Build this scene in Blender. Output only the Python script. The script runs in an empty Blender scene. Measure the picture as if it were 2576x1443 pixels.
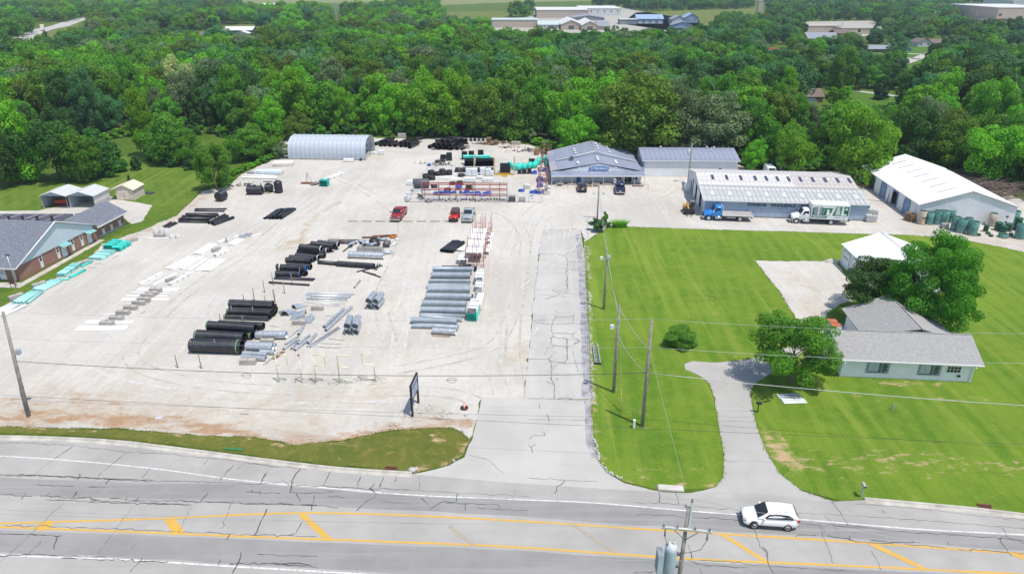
import bpy,bmesh,math,random
from mathutils import Vector,Matrix,noise
from mathutils.geometry import delaunay_2d_cdt
random.seed(7)
R_=math.radians
sc=bpy.context.scene
COL=sc.collection
# ------------------------------------------------------------------ camera
F,XC,YC,H=1755.0,1288.0,721.5,41.4
TH=math.atan((YC+70.0)/F)
cam_d=bpy.data.cameras.new('camera');cam=bpy.data.objects.new('camera',cam_d);COL.objects.link(cam)
cam.location=(0,0,H);cam.rotation_euler=(math.pi/2-TH,0,0)
cam_d.sensor_width=36;cam_d.lens=36*F/2576;cam_d.clip_start=0.5;cam_d.clip_end=6000
sc.camera=cam
# ------------------------------------------------------------------ sky, sun, exposure
SUN_EL,SUN_DIR=R_(70),Vector((0.76,-0.65))
w=bpy.data.worlds.new('World');sc.world=w;w.use_nodes=True
nt=w.node_tree;nt.nodes.clear()
sky=nt.nodes.new('ShaderNodeTexSky');sky.sky_type='NISHITA';sky.sun_disc=False
sky.sun_elevation=SUN_EL;sky.sun_rotation=math.atan2(SUN_DIR.x,SUN_DIR.y);sky.altitude=200
bg=nt.nodes.new('ShaderNodeBackground');bg.inputs[1].default_value=0.15
wo=nt.nodes.new('ShaderNodeOutputWorld')
nt.links.new(sky.outputs[0],bg.inputs[0]);nt.links.new(bg.outputs[0],wo.inputs[0])
sun_d=bpy.data.lights.new('sun','SUN');sun_d.energy=3.5;sun_d.angle=R_(0.53);sun_d.color=(1.0,0.95,0.865)
sun=bpy.data.objects.new('sun',sun_d);COL.objects.link(sun);sun.location=(60,-60,150)
sd=Vector((SUN_DIR.x*math.cos(SUN_EL),SUN_DIR.y*math.cos(SUN_EL),math.sin(SUN_EL)))
sun.rotation_euler=sd.to_track_quat('Z','Y').to_euler()
sc.view_settings.view_transform='Standard';sc.view_settings.look='None'
sc.view_settings.exposure=0.34;sc.view_settings.gamma=1.0;sc.view_settings.use_curve_mapping=False
sc.render.engine='CYCLES'
sc.cycles.max_bounces=6;sc.cycles.diffuse_bounces=3;sc.cycles.glossy_bounces=2;sc.cycles.transmission_bounces=3
sc.cycles.transparent_max_bounces=6;sc.cycles.volume_bounces=0;sc.cycles.use_denoising=True
sc.cycles.sample_clamp_indirect=4
# ------------------------------------------------------------------ from the photograph to the ground
def G(x,y,z=0.0):
 """world point at height z seen at overview pixel (x, y)"""
 u=(x-XC)/F;v=(y-YC)/F
 c,s=math.cos(TH),math.sin(TH)
 d=Vector((u,c-v*s,-(s+v*c)))
 return Vector((0,0,H))+d*((z-H)/d.z)
def ZT(Y,y):
 """height of a point at distance Y that shows on pixel row y"""
 v=(y-YC)/F;c,s=math.cos(TH),math.sin(TH)
 return H-Y*(s+v*c)/(c-v*s)
def FR(x0,y0,k):
 """an enlarged view of the photograph: returns its pixel -> overview pixel"""
 q=2576/2906
 return lambda x,y:((x0+x/k)*q,(y0+y/k)*q)
zA=FR(200,640,4.243);zB=FR(700,640,5.152);zC=FR(500,820,4.243);zD=FR(1100,640,4.0075)
zE=FR(700,360,3.206);zF=FR(1150,380,5.152);zG=FR(0,460,3.206);zH=FR(1500,380,3.607)
zI=FR(1906,420,4.243);zJ=FR(2306,420,4.243);zK=FR(2050,640,3.006);zL=FR(0,1000,2.298)
zM=FR(700,1000,3.206);zN=FR(1350,600,3.607);zO=FR(1500,950,3.206);zP=FR(1800,1350,3.963)
zQ=FR(2100,1080,2.633);zR=FR(0,900,3.607);zS=FR(0,560,5.345);zT=FR(1550,400,8.05);zU=FR(1050,640,6.0125)
# ------------------------------------------------------------------ mesh helpers
class MB:
 def __init__(s):s.v=[];s.f=[];s.sm=[]
 def add(s,vs,fs,smooth=False):
  b=len(s.v);s.v+=[tuple(p)for p in vs]
  for f in fs:s.f.append([i+b for i in f]);s.sm.append(smooth)
  return s
 def box(s,c,d,rz=0.0,rx=0.0,ry=0.0,taper=1.0):
  M=Matrix.Translation(c)@Matrix.Rotation(rz,4,'Z')@Matrix.Rotation(ry,4,'Y')@Matrix.Rotation(rx,4,'X')
  vs=[]
  for k in(-1,1):
   t=taper if k>0 else 1.0
   for(i,j)in((-1,-1),(1,-1),(1,1),(-1,1)):
    vs.append(M@Vector((i*d[0]/2*t,j*d[1]/2*t,k*d[2]/2)))
  return s.add(vs,[(3,2,1,0),(4,5,6,7),(0,1,5,4),(1,2,6,5),(2,3,7,6),(3,0,4,7)])
 def bx(s,x0,x1,y0,y1,z0,z1):return s.box(((x0+x1)/2,(y0+y1)/2,(z0+z1)/2),(x1-x0,y1-y0,z1-z0))
 def quad(s,a,b,c,d):return s.add([a,b,c,d],[(0,1,2,3)])
 def poly(s,ps):return s.add(ps,[tuple(range(len(ps)))])
 def slab(s,ps,t):
  """a polygon with thickness t, below its plane"""
  ps=[Vector(p)for p in ps];n=Vector((0,0,0))
  for i in range(len(ps)):n+=ps[i].cross(ps[(i+1)%len(ps)])
  n.normalize()
  k=len(ps);vs=ps+[p-n*t for p in ps]
  fs=[tuple(range(k)),tuple(range(2*k-1,k-1,-1))]+[(i,k+i,k+(i+1)%k,(i+1)%k)for i in range(k)]
  return s.add(vs,fs)
 def tube(s,pts,r,n=8,cap=True,smooth=True,rs=None):
  pts=[Vector(p)for p in pts];base=len(s.v);vs=[]
  up=None
  for i,p in enumerate(pts):
   t=(pts[min(i+1,len(pts)-1)]-pts[max(i-1,0)])
   t=t.normalized()if t.length>1e-9 else Vector((0,0,1))
   if up is None:up=t.orthogonal().normalized()
   a=up-t*up.dot(t)
   a=a.normalized()if a.length>1e-6 else t.orthogonal().normalized()
   up=a;b=t.cross(a);rr=rs[i]if rs else r
   for k in range(n):
    g=2*math.pi*k/n
    vs.append(p+a*(rr*math.cos(g))+b*(rr*math.sin(g)))
  fs=[]
  for i in range(len(pts)-1):
   for k in range(n):
    fs.append((i*n+k,i*n+(k+1)%n,(i+1)*n+(k+1)%n,(i+1)*n+k))
  s.add(vs,fs,smooth)
  if cap:
   e=(len(pts)-1)*n
   s.add([],[]);s.f.append([base+k for k in range(n-1,-1,-1)]);s.sm.append(False)
   s.f.append([base+e+k for k in range(n)]);s.sm.append(False)
  return s
 def lathe(s,prof,n=16,M=None,smooth=True,close=False):
  """prof: (radius, z) list round local Z"""
  M=M or Matrix.Identity(4);vs=[]
  for(r,z)in prof:
   for k in range(n):
    g=2*math.pi*k/n;vs.append(M@Vector((r*math.cos(g),r*math.sin(g),z)))
  fs=[(i*n+k,i*n+(k+1)%n,(i+1)*n+(k+1)%n,(i+1)*n+k)for i in range(len(prof)-1)for k in range(n)]
  s.add(vs,fs,smooth)
  if close:
   b=len(s.v)-len(vs)
   s.f.append([b+k for k in range(n-1,-1,-1)]);s.sm.append(False)
   e=b+(len(prof)-1)*n
   s.f.append([e+k for k in range(n)]);s.sm.append(False)
  return s
 def mesh(s,name='mesh'):
  m=bpy.data.meshes.new(name);m.from_pydata(s.v,[],s.f)
  if any(s.sm):m.polygons.foreach_set('use_smooth',s.sm)
  m.update();return m
def link(name,mesh,mat=None,parent=None,loc=None,rz=None):
 o=bpy.data.objects.new(name,mesh);COL.objects.link(o)
 if mat is not None and mesh is not None:
  if len(mesh.materials)==0:mesh.materials.append(mat)
  elif mesh.materials[0]is not mat:
   o.material_slots[0].link='OBJECT';o.material_slots[0].material=mat
 if parent is not None:o.parent=parent
 if loc is not None:o.location=loc
 if rz is not None:o.rotation_euler=(0,0,rz)
 return o
def thing(name,label,cat,loc=(0,0,0),rz=0.0,group=None):
 o=link(name,None,None,None,loc,rz);o['label']=label;o['category']=cat
 if group:o['group']=group
 return o
def part(root,name,mb,mat,label=None):
 o=link(name,mb if isinstance(mb,bpy.types.Mesh)else mb.mesh(name),mat,root)
 if label:o['label']=label
 return o
def solo(name,mb,mat,label,cat,loc=(0,0,0),rz=0.0,group=None):
 o=link(name,mb if isinstance(mb,bpy.types.Mesh)else mb.mesh(name),mat,None,loc,rz)
 o['label']=label;o['category']=cat
 if group:o['group']=group
 return o
def struct(name,mb,mat,parent=None):
 o=link(name,mb if isinstance(mb,bpy.types.Mesh)else mb.mesh(name),mat,parent)
 if parent is None:o['kind']='structure'
 return o
def copytree(o,parent=None,loc=None,rz=None,label=None):
 c=o.copy();COL.objects.link(c)
 if parent is not None:c.parent=parent
 if loc is not None:c.location=loc
 if rz is not None:c.rotation_euler=(0,0,rz)
 if label:c['label']=label
 for ch in list(o.children):copytree(ch,c)
 return c
ONES='zeroth first second third fourth fifth sixth seventh eighth ninth tenth eleventh twelfth thirteenth fourteenth fifteenth sixteenth seventeenth eighteenth nineteenth'.split()
TENS={2:'twenty',3:'thirty',4:'forty',5:'fifty',6:'sixty',7:'seventy',8:'eighty',9:'ninety'}
def ORD(n):
 if n<20:return ONES[n]
 t,u=divmod(n,10)
 return(TENS[t][:-1]+'ieth')if u==0 else TENS[t]+'-'+ONES[u]
 # ------------------------------------------------------------------ materials
class NT:
 def __init__(s,name):
  s.m=bpy.data.materials.new(name);s.m.use_nodes=True;s.t=s.m.node_tree;s.t.nodes.clear()
  s.out=s.t.nodes.new('ShaderNodeOutputMaterial');s.b=s.n('ShaderNodeBsdfPrincipled');s.l(s.b,s.out.inputs[0])
 def n(s,typ,**k):
  x=s.t.nodes.new(typ)
  for a,v in k.items():
   if hasattr(x,a):setattr(x,a,v)
   else:s.put(x.inputs[a],v)
  return x
 def put(s,inp,v):
  if isinstance(v,bpy.types.Node):s.t.links.new(v.outputs[0],inp)
  elif isinstance(v,bpy.types.NodeSocket):s.t.links.new(v,inp)
  else:
   if isinstance(v,tuple)and len(v)==3 and inp.type=='RGBA':v=v+(1,)
   inp.default_value=v
 def l(s,a,b):s.t.links.new(a.outputs[0]if isinstance(a,bpy.types.Node)else a,b)
 def set(s,**k):
  for a,v in k.items():s.put(s.b.inputs[a.replace('_',' ')],v)
 def math(s,op,a,b=0.0,c=0.0):
  x=s.n('ShaderNodeMath',operation=op);s.put(x.inputs[0],a);s.put(x.inputs[1],b)
  if op=='MULTIPLY_ADD'or op=='COMPARE':s.put(x.inputs[2],c)
  return x
 def noise(s,vec,scale,detail=4.0,rough=0.55,dist=0.0):
  x=s.n('ShaderNodeTexNoise');s.put(x.inputs['Scale'],scale);x.inputs['Detail'].default_value=detail
  x.inputs['Roughness'].default_value=rough;x.inputs['Distortion'].default_value=dist
  if vec is not None:s.put(x.inputs['Vector'],vec)
  return x
 def ramp(s,fac,a,b):
  x=s.n('ShaderNodeMapRange');s.put(x.inputs[0],fac);x.inputs[1].default_value=a;x.inputs[2].default_value=b
  x.interpolation_type='SMOOTHSTEP';return x
 def mix(s,fac,a,b,mode='MIX'):
  x=s.n('ShaderNodeMix',data_type='RGBA',blend_type=mode)
  s.put(x.inputs[0],fac);s.put(x.inputs[6],a);s.put(x.inputs[7],b)
  return x.outputs[2]
 def pos(s):return s.n('ShaderNodeNewGeometry').outputs['Position']
 def obj(s):return s.n('ShaderNodeTexCoord').outputs['Object']
 def scaled(s,vec,sx,sy,sz=1.0,rot=0.0):
  x=s.n('ShaderNodeMapping');s.put(x.inputs['Vector'],vec)
  x.inputs['Scale'].default_value=(sx,sy,sz);x.inputs['Rotation'].default_value=(0,0,rot);return x
 def bump(s,h,strength=0.3,dist=0.05):
  x=s.n('ShaderNodeBump');s.put(x.inputs['Height'],h);x.inputs['Strength'].default_value=strength
  x.inputs['Distance'].default_value=dist;s.l(x,s.b.inputs['Normal']);return x
MATS={}
def mat(name,col,rough=0.6,metal=0.0,var=0.12,scale=1.5,bump=0.0,bscale=20.0,dirt=None,damt=0.35,dscale=1.2,rnd=0.0,world=False,streak=0.0,spec=0.5):
 if name in MATS:return MATS[name]
 t=NT(name);v=t.pos()if world else t.obj()
 n1=t.noise(v,scale,5);dark=tuple(c*(1-var*1.3)for c in col);lite=tuple(min(1,c*(1+var))for c in col)
 c=t.mix(t.ramp(n1,0.3,0.7),dark,lite)
 if dirt:
  n2=t.noise(v,dscale,7,0.65);c=t.mix(t.math('MULTIPLY',t.ramp(n2,0.48,0.72),damt),c,dirt)
 if streak:
  n3=t.noise(t.scaled(v,6,6,0.35),1.0,4);c=t.mix(t.math('MULTIPLY',t.ramp(n3,0.5,0.75),streak),c,tuple(x*0.55 for x in col))
 if rnd:
  oi=t.n('ShaderNodeObjectInfo');k=t.math('MULTIPLY_ADD',oi.outputs['Random'],2*rnd,1-rnd)
  hs=t.n('ShaderNodeHueSaturation');t.put(hs.inputs['Value'],k);t.put(hs.inputs['Color'],c);c=hs
 t.set(Base_Color=c,Roughness=rough,Metallic=metal)
 t.b.inputs['Specular IOR Level'].default_value=spec
 if bump:t.bump(t.noise(v,bscale,3),bump,0.02)
 MATS[name]=t.m;return t.m
def gray(v,**k):return(v,v,v)
# ================================================================== ground
def seg_d(p,a,b):
 ab=b-a;L=ab.length_squared
 t=max(0,min(1,(p-a).dot(ab)/L))if L>0 else 0
 return(p-(a+ab*t)).length
def line_d(p,pl):return min(seg_d(p,pl[i],pl[i+1])for i in range(len(pl)-1))if len(pl)>1 else(p-pl[0]).length
def GP(pts,fr=None):
 return[Vector(G(*(fr(*p)if fr else p))[:2])for p in pts]
def inside(p,poly):
 r=False;n=len(poly)
 for i in range(n):
  a,b=poly[i],poly[(i+1)%n]
  if(a.y>p.y)!=(b.y>p.y)and p.x<(b.x-a.x)*(p.y-a.y)/(b.y-a.y)+a.x:r=not r
 return r
def rough_edge(poly,step,jit,seed=0):
 out=[]
 for i in range(len(poly)):
  a,b=poly[i],poly[(i+1)%len(poly)];n=max(1,int((b-a).length/step))
  for k in range(n):
   p=a.lerp(b,k/n)
   if jit:
    q=Vector((p.x*0.9,p.y*0.9,seed*7.3))
    p=p+Vector((noise.noise(q),noise.noise(q+Vector((31,7,2)))))*jit+Vector((random.uniform(-1,1),random.uniform(-1,1)))*jit*0.25
   out.append(p)
 return out
def sheet(name,poly,m,z,step=2.0,jit=0.15,estep=0.7,mask=None,parent=None,world=False):
 bd=rough_edge(poly if world else GP(poly),estep,jit,z*1000);vs=[v.copy()for v in bd];n=len(bd)
 if step:
  xs=[p.x for p in bd];ys=[p.y for p in bd]
  y=min(ys)
  while y<max(ys):
   x=min(xs)
   while x<max(xs):
    p=Vector((x+random.uniform(-.3,.3)*step,y+random.uniform(-.3,.3)*step))
    if inside(p,bd):vs.append(p)
    x+=step
   y+=step
 r=delaunay_2d_cdt(vs,[(i,(i+1)%n)for i in range(n)],[],1,1e-4)
 me=bpy.data.meshes.new(name);me.from_pydata([(p.x,p.y,z)for p in r[0]],[],[f if(r[0][f[1]]-r[0][f[0]]).cross(r[0][f[2]]-r[0][f[0]])>0 else f[::-1]for f in r[2]])
 if mask:
  at=me.color_attributes.new('mask','FLOAT_COLOR','POINT');buf=[]
  for p in r[0]:buf+=list(mask(p))+[1.0]
  at.data.foreach_set('color',buf)
 me.update();return struct(name,me,m,parent)
def sstep(a,b,x):
 t=max(0,min(1,(x-a)/(b-a)));return t*t*(3-2*t)
def grass_mat(name,base=(0.085,0.165,0.012),stripe=0.0,sdir=0.0,sw=1.25,dry=0.25):
 t=NT(name);p=t.pos();at=t.n('ShaderNodeAttribute',attribute_name='mask');sep=t.n('ShaderNodeSeparateColor');t.l(at.outputs['Color'],sep.inputs[0])
 b=base
 c=t.mix(t.ramp(t.noise(p,0.11,6,0.65),0.3,0.7),(b[0]*.62,b[1]*.76,b[2]*.7),(b[0]*1.35,b[1]*1.17,b[2]*1.2))
 c=t.mix(t.math('MULTIPLY',t.ramp(t.noise(p,0.7,7,0.75),0.42,0.68),0.7),c,(b[0]*1.6,b[1]*1.2,b[2]*1.6))
 if stripe:
  sp=t.n('ShaderNodeSeparateXYZ');t.l(t.scaled(p,1,1,1,sdir),sp.inputs[0])
  wob=t.noise(p,0.25,2)
  s=t.math('SINE',t.math('MULTIPLY',t.math('MULTIPLY_ADD',wob,0.9,sp.outputs[0]),math.pi/sw))
  amt=t.math('MULTIPLY',t.math('MULTIPLY',t.ramp(s,-0.7,0.7),stripe),t.ramp(t.noise(p,0.05,3),0.25,0.6))
  c=t.mix(amt,c,(b[0]*1.55,b[1]*1.25,b[2]*1.8))
  stk=t.noise(t.scaled(p,.75,.022,1,sdir),1.0,5,.6,.15)
  c=t.mix(t.math('MULTIPLY',t.ramp(stk,.5,.68),stripe*1.6),c,(b[0]*1.9,b[1]*1.36,b[2]*2.4))
  c=t.mix(t.math('MULTIPLY',t.ramp(stk,.46,.3),stripe*1.3),c,(b[0]*.62,b[1]*.78,b[2]*.6))
 fine=t.noise(p,9,4,0.7)
 c=t.mix(t.math('MULTIPLY',t.ramp(fine,0.35,0.65),0.45),c,(b[0]*.45,b[1]*.55,b[2]*.5))
 dn=t.noise(t.scaled(p,.5,1.1),1.3,8,0.7)
 d=t.ramp(t.math('ADD',sep.outputs[0],t.math('MULTIPLY_ADD',dn,2.4,-1.2)),0.42,0.85)
 soil=t.mix(t.noise(p,5,5,.7),(0.42,0.27,0.15),(0.5,0.38,0.22))
 c=t.mix(t.math('MULTIPLY',t.ramp(t.noise(p,0.9,6,.7),0.5,0.75),dry),c,(0.27,0.21,0.06))
 c=t.mix(d,c,soil)
 wht=t.ramp(t.math('ADD',t.math('MULTIPLY',sep.outputs[1],0.6),t.noise(p,2.2,6,.7)),0.75,0.95)
 c=t.mix(wht,c,(0.46,0.44,0.40))
 t.set(Base_Color=c,Roughness=0.9);t.b.inputs['Specular IOR Level'].default_value=0.1
 t.bump(t.noise(p,14,4,.7),0.9,0.08)
 return t.m
def gravel_mat(name,base=(0.50,0.472,0.425)):
 t=NT(name);p=t.pos();at=t.n('ShaderNodeAttribute',attribute_name='mask');sep=t.n('ShaderNodeSeparateColor');t.l(at.outputs['Color'],sep.inputs[0])
 b=base
 c=t.mix(t.ramp(t.noise(p,0.06,6,.6,.6),0.32,0.68),tuple(x*.86 for x in b),tuple(x*1.08 for x in b))
 st=t.noise(t.scaled(p,0.75,0.06,1,0.1),1.0,6,.65,.8)
 c=t.mix(t.math('MULTIPLY',t.ramp(st,0.46,0.7),0.5),c,tuple(x*1.15 for x in b))
 st2=t.noise(t.scaled(p,0.5,0.07,1,-0.25),1.0,6,.65,1.2)
 c=t.mix(t.math('MULTIPLY',t.ramp(st2,0.5,0.7),0.5),c,(b[0]*.86,b[1]*.80,b[2]*.71))
 sand=t.ramp(t.math('ADD',sep.outputs[1],t.math('MULTIPLY_ADD',t.noise(p,.45,8,.7,.5),2.2,-1.1)),0.15,1.25)
 c=t.mix(sand,c,(0.40,0.325,0.235))
 on=t.noise(t.scaled(p,.35,1.0),.9,8,.72)
 org=t.ramp(t.math('ADD',sep.outputs[0],t.math('MULTIPLY_ADD',on,2.6,-1.3)),0.4,0.95)
 oc=t.mix(t.noise(p,1.7,6,.7),(0.22,0.125,0.065),(0.47,0.30,0.17))
 c=t.mix(org,c,oc)
 dn=t.noise(p,2.6,7,.75)
 deb=t.ramp(t.math('ADD',t.math('MULTIPLY',sep.outputs[2],0.5),dn),0.72,0.92)
 c=t.mix(t.math('MULTIPLY',deb,.85),c,(0.055,0.05,0.04))
 md=t.noise(p,1.9,9,.78,.4)
 c=t.mix(t.math('MULTIPLY',t.ramp(md,.5,.68),.6),c,(b[0]*.74,b[1]*.72,b[2]*.68));c=t.mix(t.math('MULTIPLY',t.ramp(md,.46,.32),.6),c,tuple(min(.75,x*1.22)for x in b))
 pb=t.noise(p,.16,7,.7,1.0)
 c=t.mix(t.math('MULTIPLY',t.ramp(pb,.52,.7),.55),c,(b[0]*.90,b[1]*.84,b[2]*.75));c=t.mix(t.math('MULTIPLY',t.ramp(pb,.46,.3),.5),c,(b[0]*.88,b[1]*.89,b[2]*.90))
 sp=t.noise(p,13,4,.8)
 c=t.mix(t.math('MULTIPLY',t.ramp(sp,0.55,0.8),0.4),c,tuple(x*.55 for x in b))
 t.set(Base_Color=c,Roughness=0.95);t.b.inputs['Specular IOR Level'].default_value=0.15
 t.bump(t.noise(p,11,5,.75),0.6,0.05)
 return t.m
def paved_mat(name,base,crack=0.0,patch=0.12,worn=0.0,tint=(1,1,1),stretch=None):
 t=NT(name);p=t.pos();b=base
 c=t.mix(t.ramp(t.noise(p,.15,6,.65),.3,.7),tuple(x*(1-patch)for x in b),tuple(x*(1+patch)for x in b))
 if stretch:
  st=t.noise(t.scaled(p,stretch[0],stretch[1],1,stretch[2]),1.0,6,.6,.4)
  c=t.mix(t.math('MULTIPLY',t.ramp(st,.42,.7),stretch[3]),c,tuple(x*stretch[4]for x in b))
 c=t.mix(t.math('MULTIPLY',t.ramp(t.noise(p,1.1,8,.7),.56,.78),.3),c,tuple(x*1.25 for x in b))
 c=t.mix(t.math('MULTIPLY',t.ramp(t.noise(p,18,3,.8),.5,.8),.35),c,tuple(x*.6 for x in b))
 if crack:
  vo=t.n('ShaderNodeTexVoronoi',feature='DISTANCE_TO_EDGE');t.put(vo.inputs['Vector'],t.noise(p,.5,3).outputs['Color']);
  vo.inputs['Scale'].default_value=1.0
  q=t.n('ShaderNodeVectorMath',operation='ADD');t.l(p,q.inputs[0])
  wv=t.n('ShaderNodeVectorMath',operation='SCALE');t.l(t.noise(p,.8,4).outputs['Color'],wv.inputs[0]);wv.inputs['Scale'].default_value=1.6
  t.l(wv,q.inputs[1]);t.put(vo.inputs['Vector'],q);vo.inputs['Scale'].default_value=.22
  k=t.math('MULTIPLY',t.ramp(vo.outputs['Distance'],.007,.0),crack)
  c=t.mix(t.math('MULTIPLY',k,t.ramp(t.noise(p,.3,3),.45,.6)),c,tuple(x*.35 for x in b))
 t.set(Base_Color=c,Roughness=.9);t.b.inputs['Specular IOR Level'].default_value=0.2
 t.bump(t.noise(p,25,3,.7),.25,.02)
 return t.m
def worn_paint(name,col,wear=0.35,under=(0.28,0.28,0.28)):
 t=NT(name);p=t.pos()
 n=t.ramp(t.noise(p,2.8,8,.75),.62-wear*.3,.85-wear*.3)
 c=t.mix(t.ramp(t.noise(p,.8,4),.3,.7),tuple(x*.9 for x in col),col)
 t.set(Base_Color=t.mix(t.math('MULTIPLY',n,.85),c,under),Roughness=.8);return t.m
M_ground=grass_mat('meadow_grass',(0.075,0.14,0.016),dry=.4)
M_lawn=grass_mat('mown_lawn',(0.128,0.228,0.020),stripe=.38,sdir=R_(7.5),sw=.95,dry=.22)
M_lawn2=grass_mat('mown_lawn_left',(0.098,0.178,0.020),stripe=.55,sdir=R_(-32),sw=1.1,dry=.2)
M_verge=grass_mat('verge_grass',(0.125,0.15,0.028),dry=.9)
M_gravel=gravel_mat('crushed_limestone')
M_road=paved_mat('weathered_road_asphalt',(0.352,0.338,0.312),stretch=(.05,.9,.03,.35,.85))
M_lane=paved_mat('driven_lane_asphalt',(0.252,0.244,0.232),stretch=(.03,1.1,.03,.7,1.25))
M_drive=paved_mat('old_driveway_asphalt',(0.43,0.409,0.38),patch=.09,stretch=(.7,.05,.06,.45,1.18))
M_apron=paved_mat('pale_apron_asphalt',(0.435,0.415,0.384),patch=.08)
M_drive2=paved_mat('house_drive_asphalt',(0.375,0.358,0.33),patch=.10)
M_conc=mat('concrete',(0.46,0.43,0.375),.9,var=.14,scale=.8,bump=.3,dirt=(.24,.2,.15),damt=.4,world=True)
M_tar=mat('crack_sealing_tar',(0.055,0.053,0.052),.8,var=.4,scale=.7,world=True)
M_yellow=worn_paint('yellow_road_paint',(0.60,0.35,0.055))
M_yelfaint=worn_paint('faded_yellow_road_paint',(0.42,0.33,0.16),.9)
M_whiteline=worn_paint('white_road_paint',(0.68,0.68,0.66),.6)
big=MB();S=4200
big.add([(-S,-400,0),(S,-400,0),(S,S,0),(-S,S,0)],[(0,1,2,3)])
struct('ground',big,M_ground)
verge_top=[(-260,1070),(0,1072),(150,1076),(330,1080),(500,1095),(640,1100),(740,1118),(860,1108),(960,1085),(1040,1078),(1130,1075),(1165,1085),(1180,1110)]
verge_bot=[(1165,1145),(1130,1165),(1090,1178),(1040,1190),(1000,1183),(960,1178),(850,1171),(700,1155),(500,1128),(300,1104),(150,1094),(0,1090),(-260,1086)]
lawn_edge=[(1470,610),(1500,590),(1530,572),(1575,570),(1800,578),(2000,583),(2150,588),(2300,592),(2420,603),(2520,622),(2576,634),(2760,660)]
yard=verge_top+[(1190,1095),(1200,1060),(1212,1002),(1318,1003),(1355,660),(1364,577),(1462,577)]+lawn_edge+[(2760,560),(2576,505),(2500,470),(2300,398),(2160,430),(1900,432),(1860,415),(1640,400),(1390,392),(1340,366),(1200,350),(1090,350),(940,347),(720,347),(690,400),(610,437),(575,470)]+[zG(*q)for q in((1840,262),(1600,482),(1280,618),(930,738),(800,878),(520,1038),(300,1168),(0,1308),(-400,1458),(-900,1700))]
ORNG=[(GP([(-200,1058),(0,1052),(200,1050),(360,1062),(520,1075),(650,1095),(760,1108),(900,1100),(1060,1066),(1160,1062)]),2.0,.78),(GP([(0,1010),(160,1005),(330,1015)]),2.0,.52)]
LEDGE=GP([(1870,300),(1640,500),(1330,640),(1100,720)],zG)
ORNG.append((LEDGE,1.6,.55));ORNG.append((GP([(1100,700),(830,870),(560,1030),(200,1230)],zG),.7,.4))
SAND=[(LEDGE,2.2,.5),(GP([(-100,1040),(150,1030),(380,1040),(620,1065),(800,1075)]),3.4,.7),(GP([(90,985),(240,995),(420,1010),(700,1015),(960,995),(1000,960)]),3.2,.55),(GP([(700,622),(755,598),(775,560),(800,540),(860,505)]),.7,1.0),(GP([(690,630),(750,620),(760,598)]),1.0,.95),(GP([(1270,440),(1340,452)]),6,.5),(GP([(880,540),(1000,560),(1200,545)]),5,.28),(GP([(2420,610),(2576,600)]),7,.6),(GP([(2290,590),(2360,560)]),4,.5),(GP([(1180,640),(1240,700),(1220,800)]),3,.32),(GP([(960,880),(1180,880),(1290,930)]),4,.3),(GP([(620,560),(560,600),(480,640)]),3,.2),(GP([(780,720),(900,720),(960,770)]),4,.25),(GP([(1000,800),(960,700),(1040,640)]),2.5,.3),(GP([(1290,900),(1330,870)]),2.5,.6)]
DEB=[(GP([(740,945),(850,960),(945,950),(980,958)]),.8,.62),(GP([(730,965),(860,968),(950,965)]),.7,.55),(GP([(1020,1040),(1080,1030),(1130,1048)]),1.8,.55),(GP([(60,1010),(70,1040)]),1.2,.5),(GP([(300,905),(330,900)]),1.0,.2),(GP([(760,1090),(960,1062),(1100,1050)]),.9,.38),(GP([(690,1090),(800,1095)]),1.2,.4),(GP([(660,910),(740,900)]),.6,.35),(GP([(870,810),(900,830)]),2,.2),(GP([(330,680),(360,665)]),1.5,.4),(GP([(300,725),(360,700)]),1,.35)]
def yard_mask(p):
 f=lambda L:max(a*(1-sstep(.25*wd,wd*1.25,line_d(p,pl)))for pl,wd,a in L)
 return(f(ORNG),f(SAND),f(DEB))
sheet('gravel_yard',yard,M_gravel,.012,1.1,.35,.8,yard_mask)
VDRY=[GP([(-200,1074),(330,1084),(640,1104),(740,1122),(860,1112)]),GP([(1090,1098),(1105,1112)]),GP([(1180,1105),(1165,1145),(1110,1172),(1030,1187)]),GP([(845,1125),(880,1120)])]
sheet('verge',verge_top+verge_bot,M_verge,.022,.8,.22,.4,lambda p:(max(a*(1-sstep(.15,1.2,line_d(p,l)))for a,l in zip((.42,.7,.62,.5),VDRY)),0,0))
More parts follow.
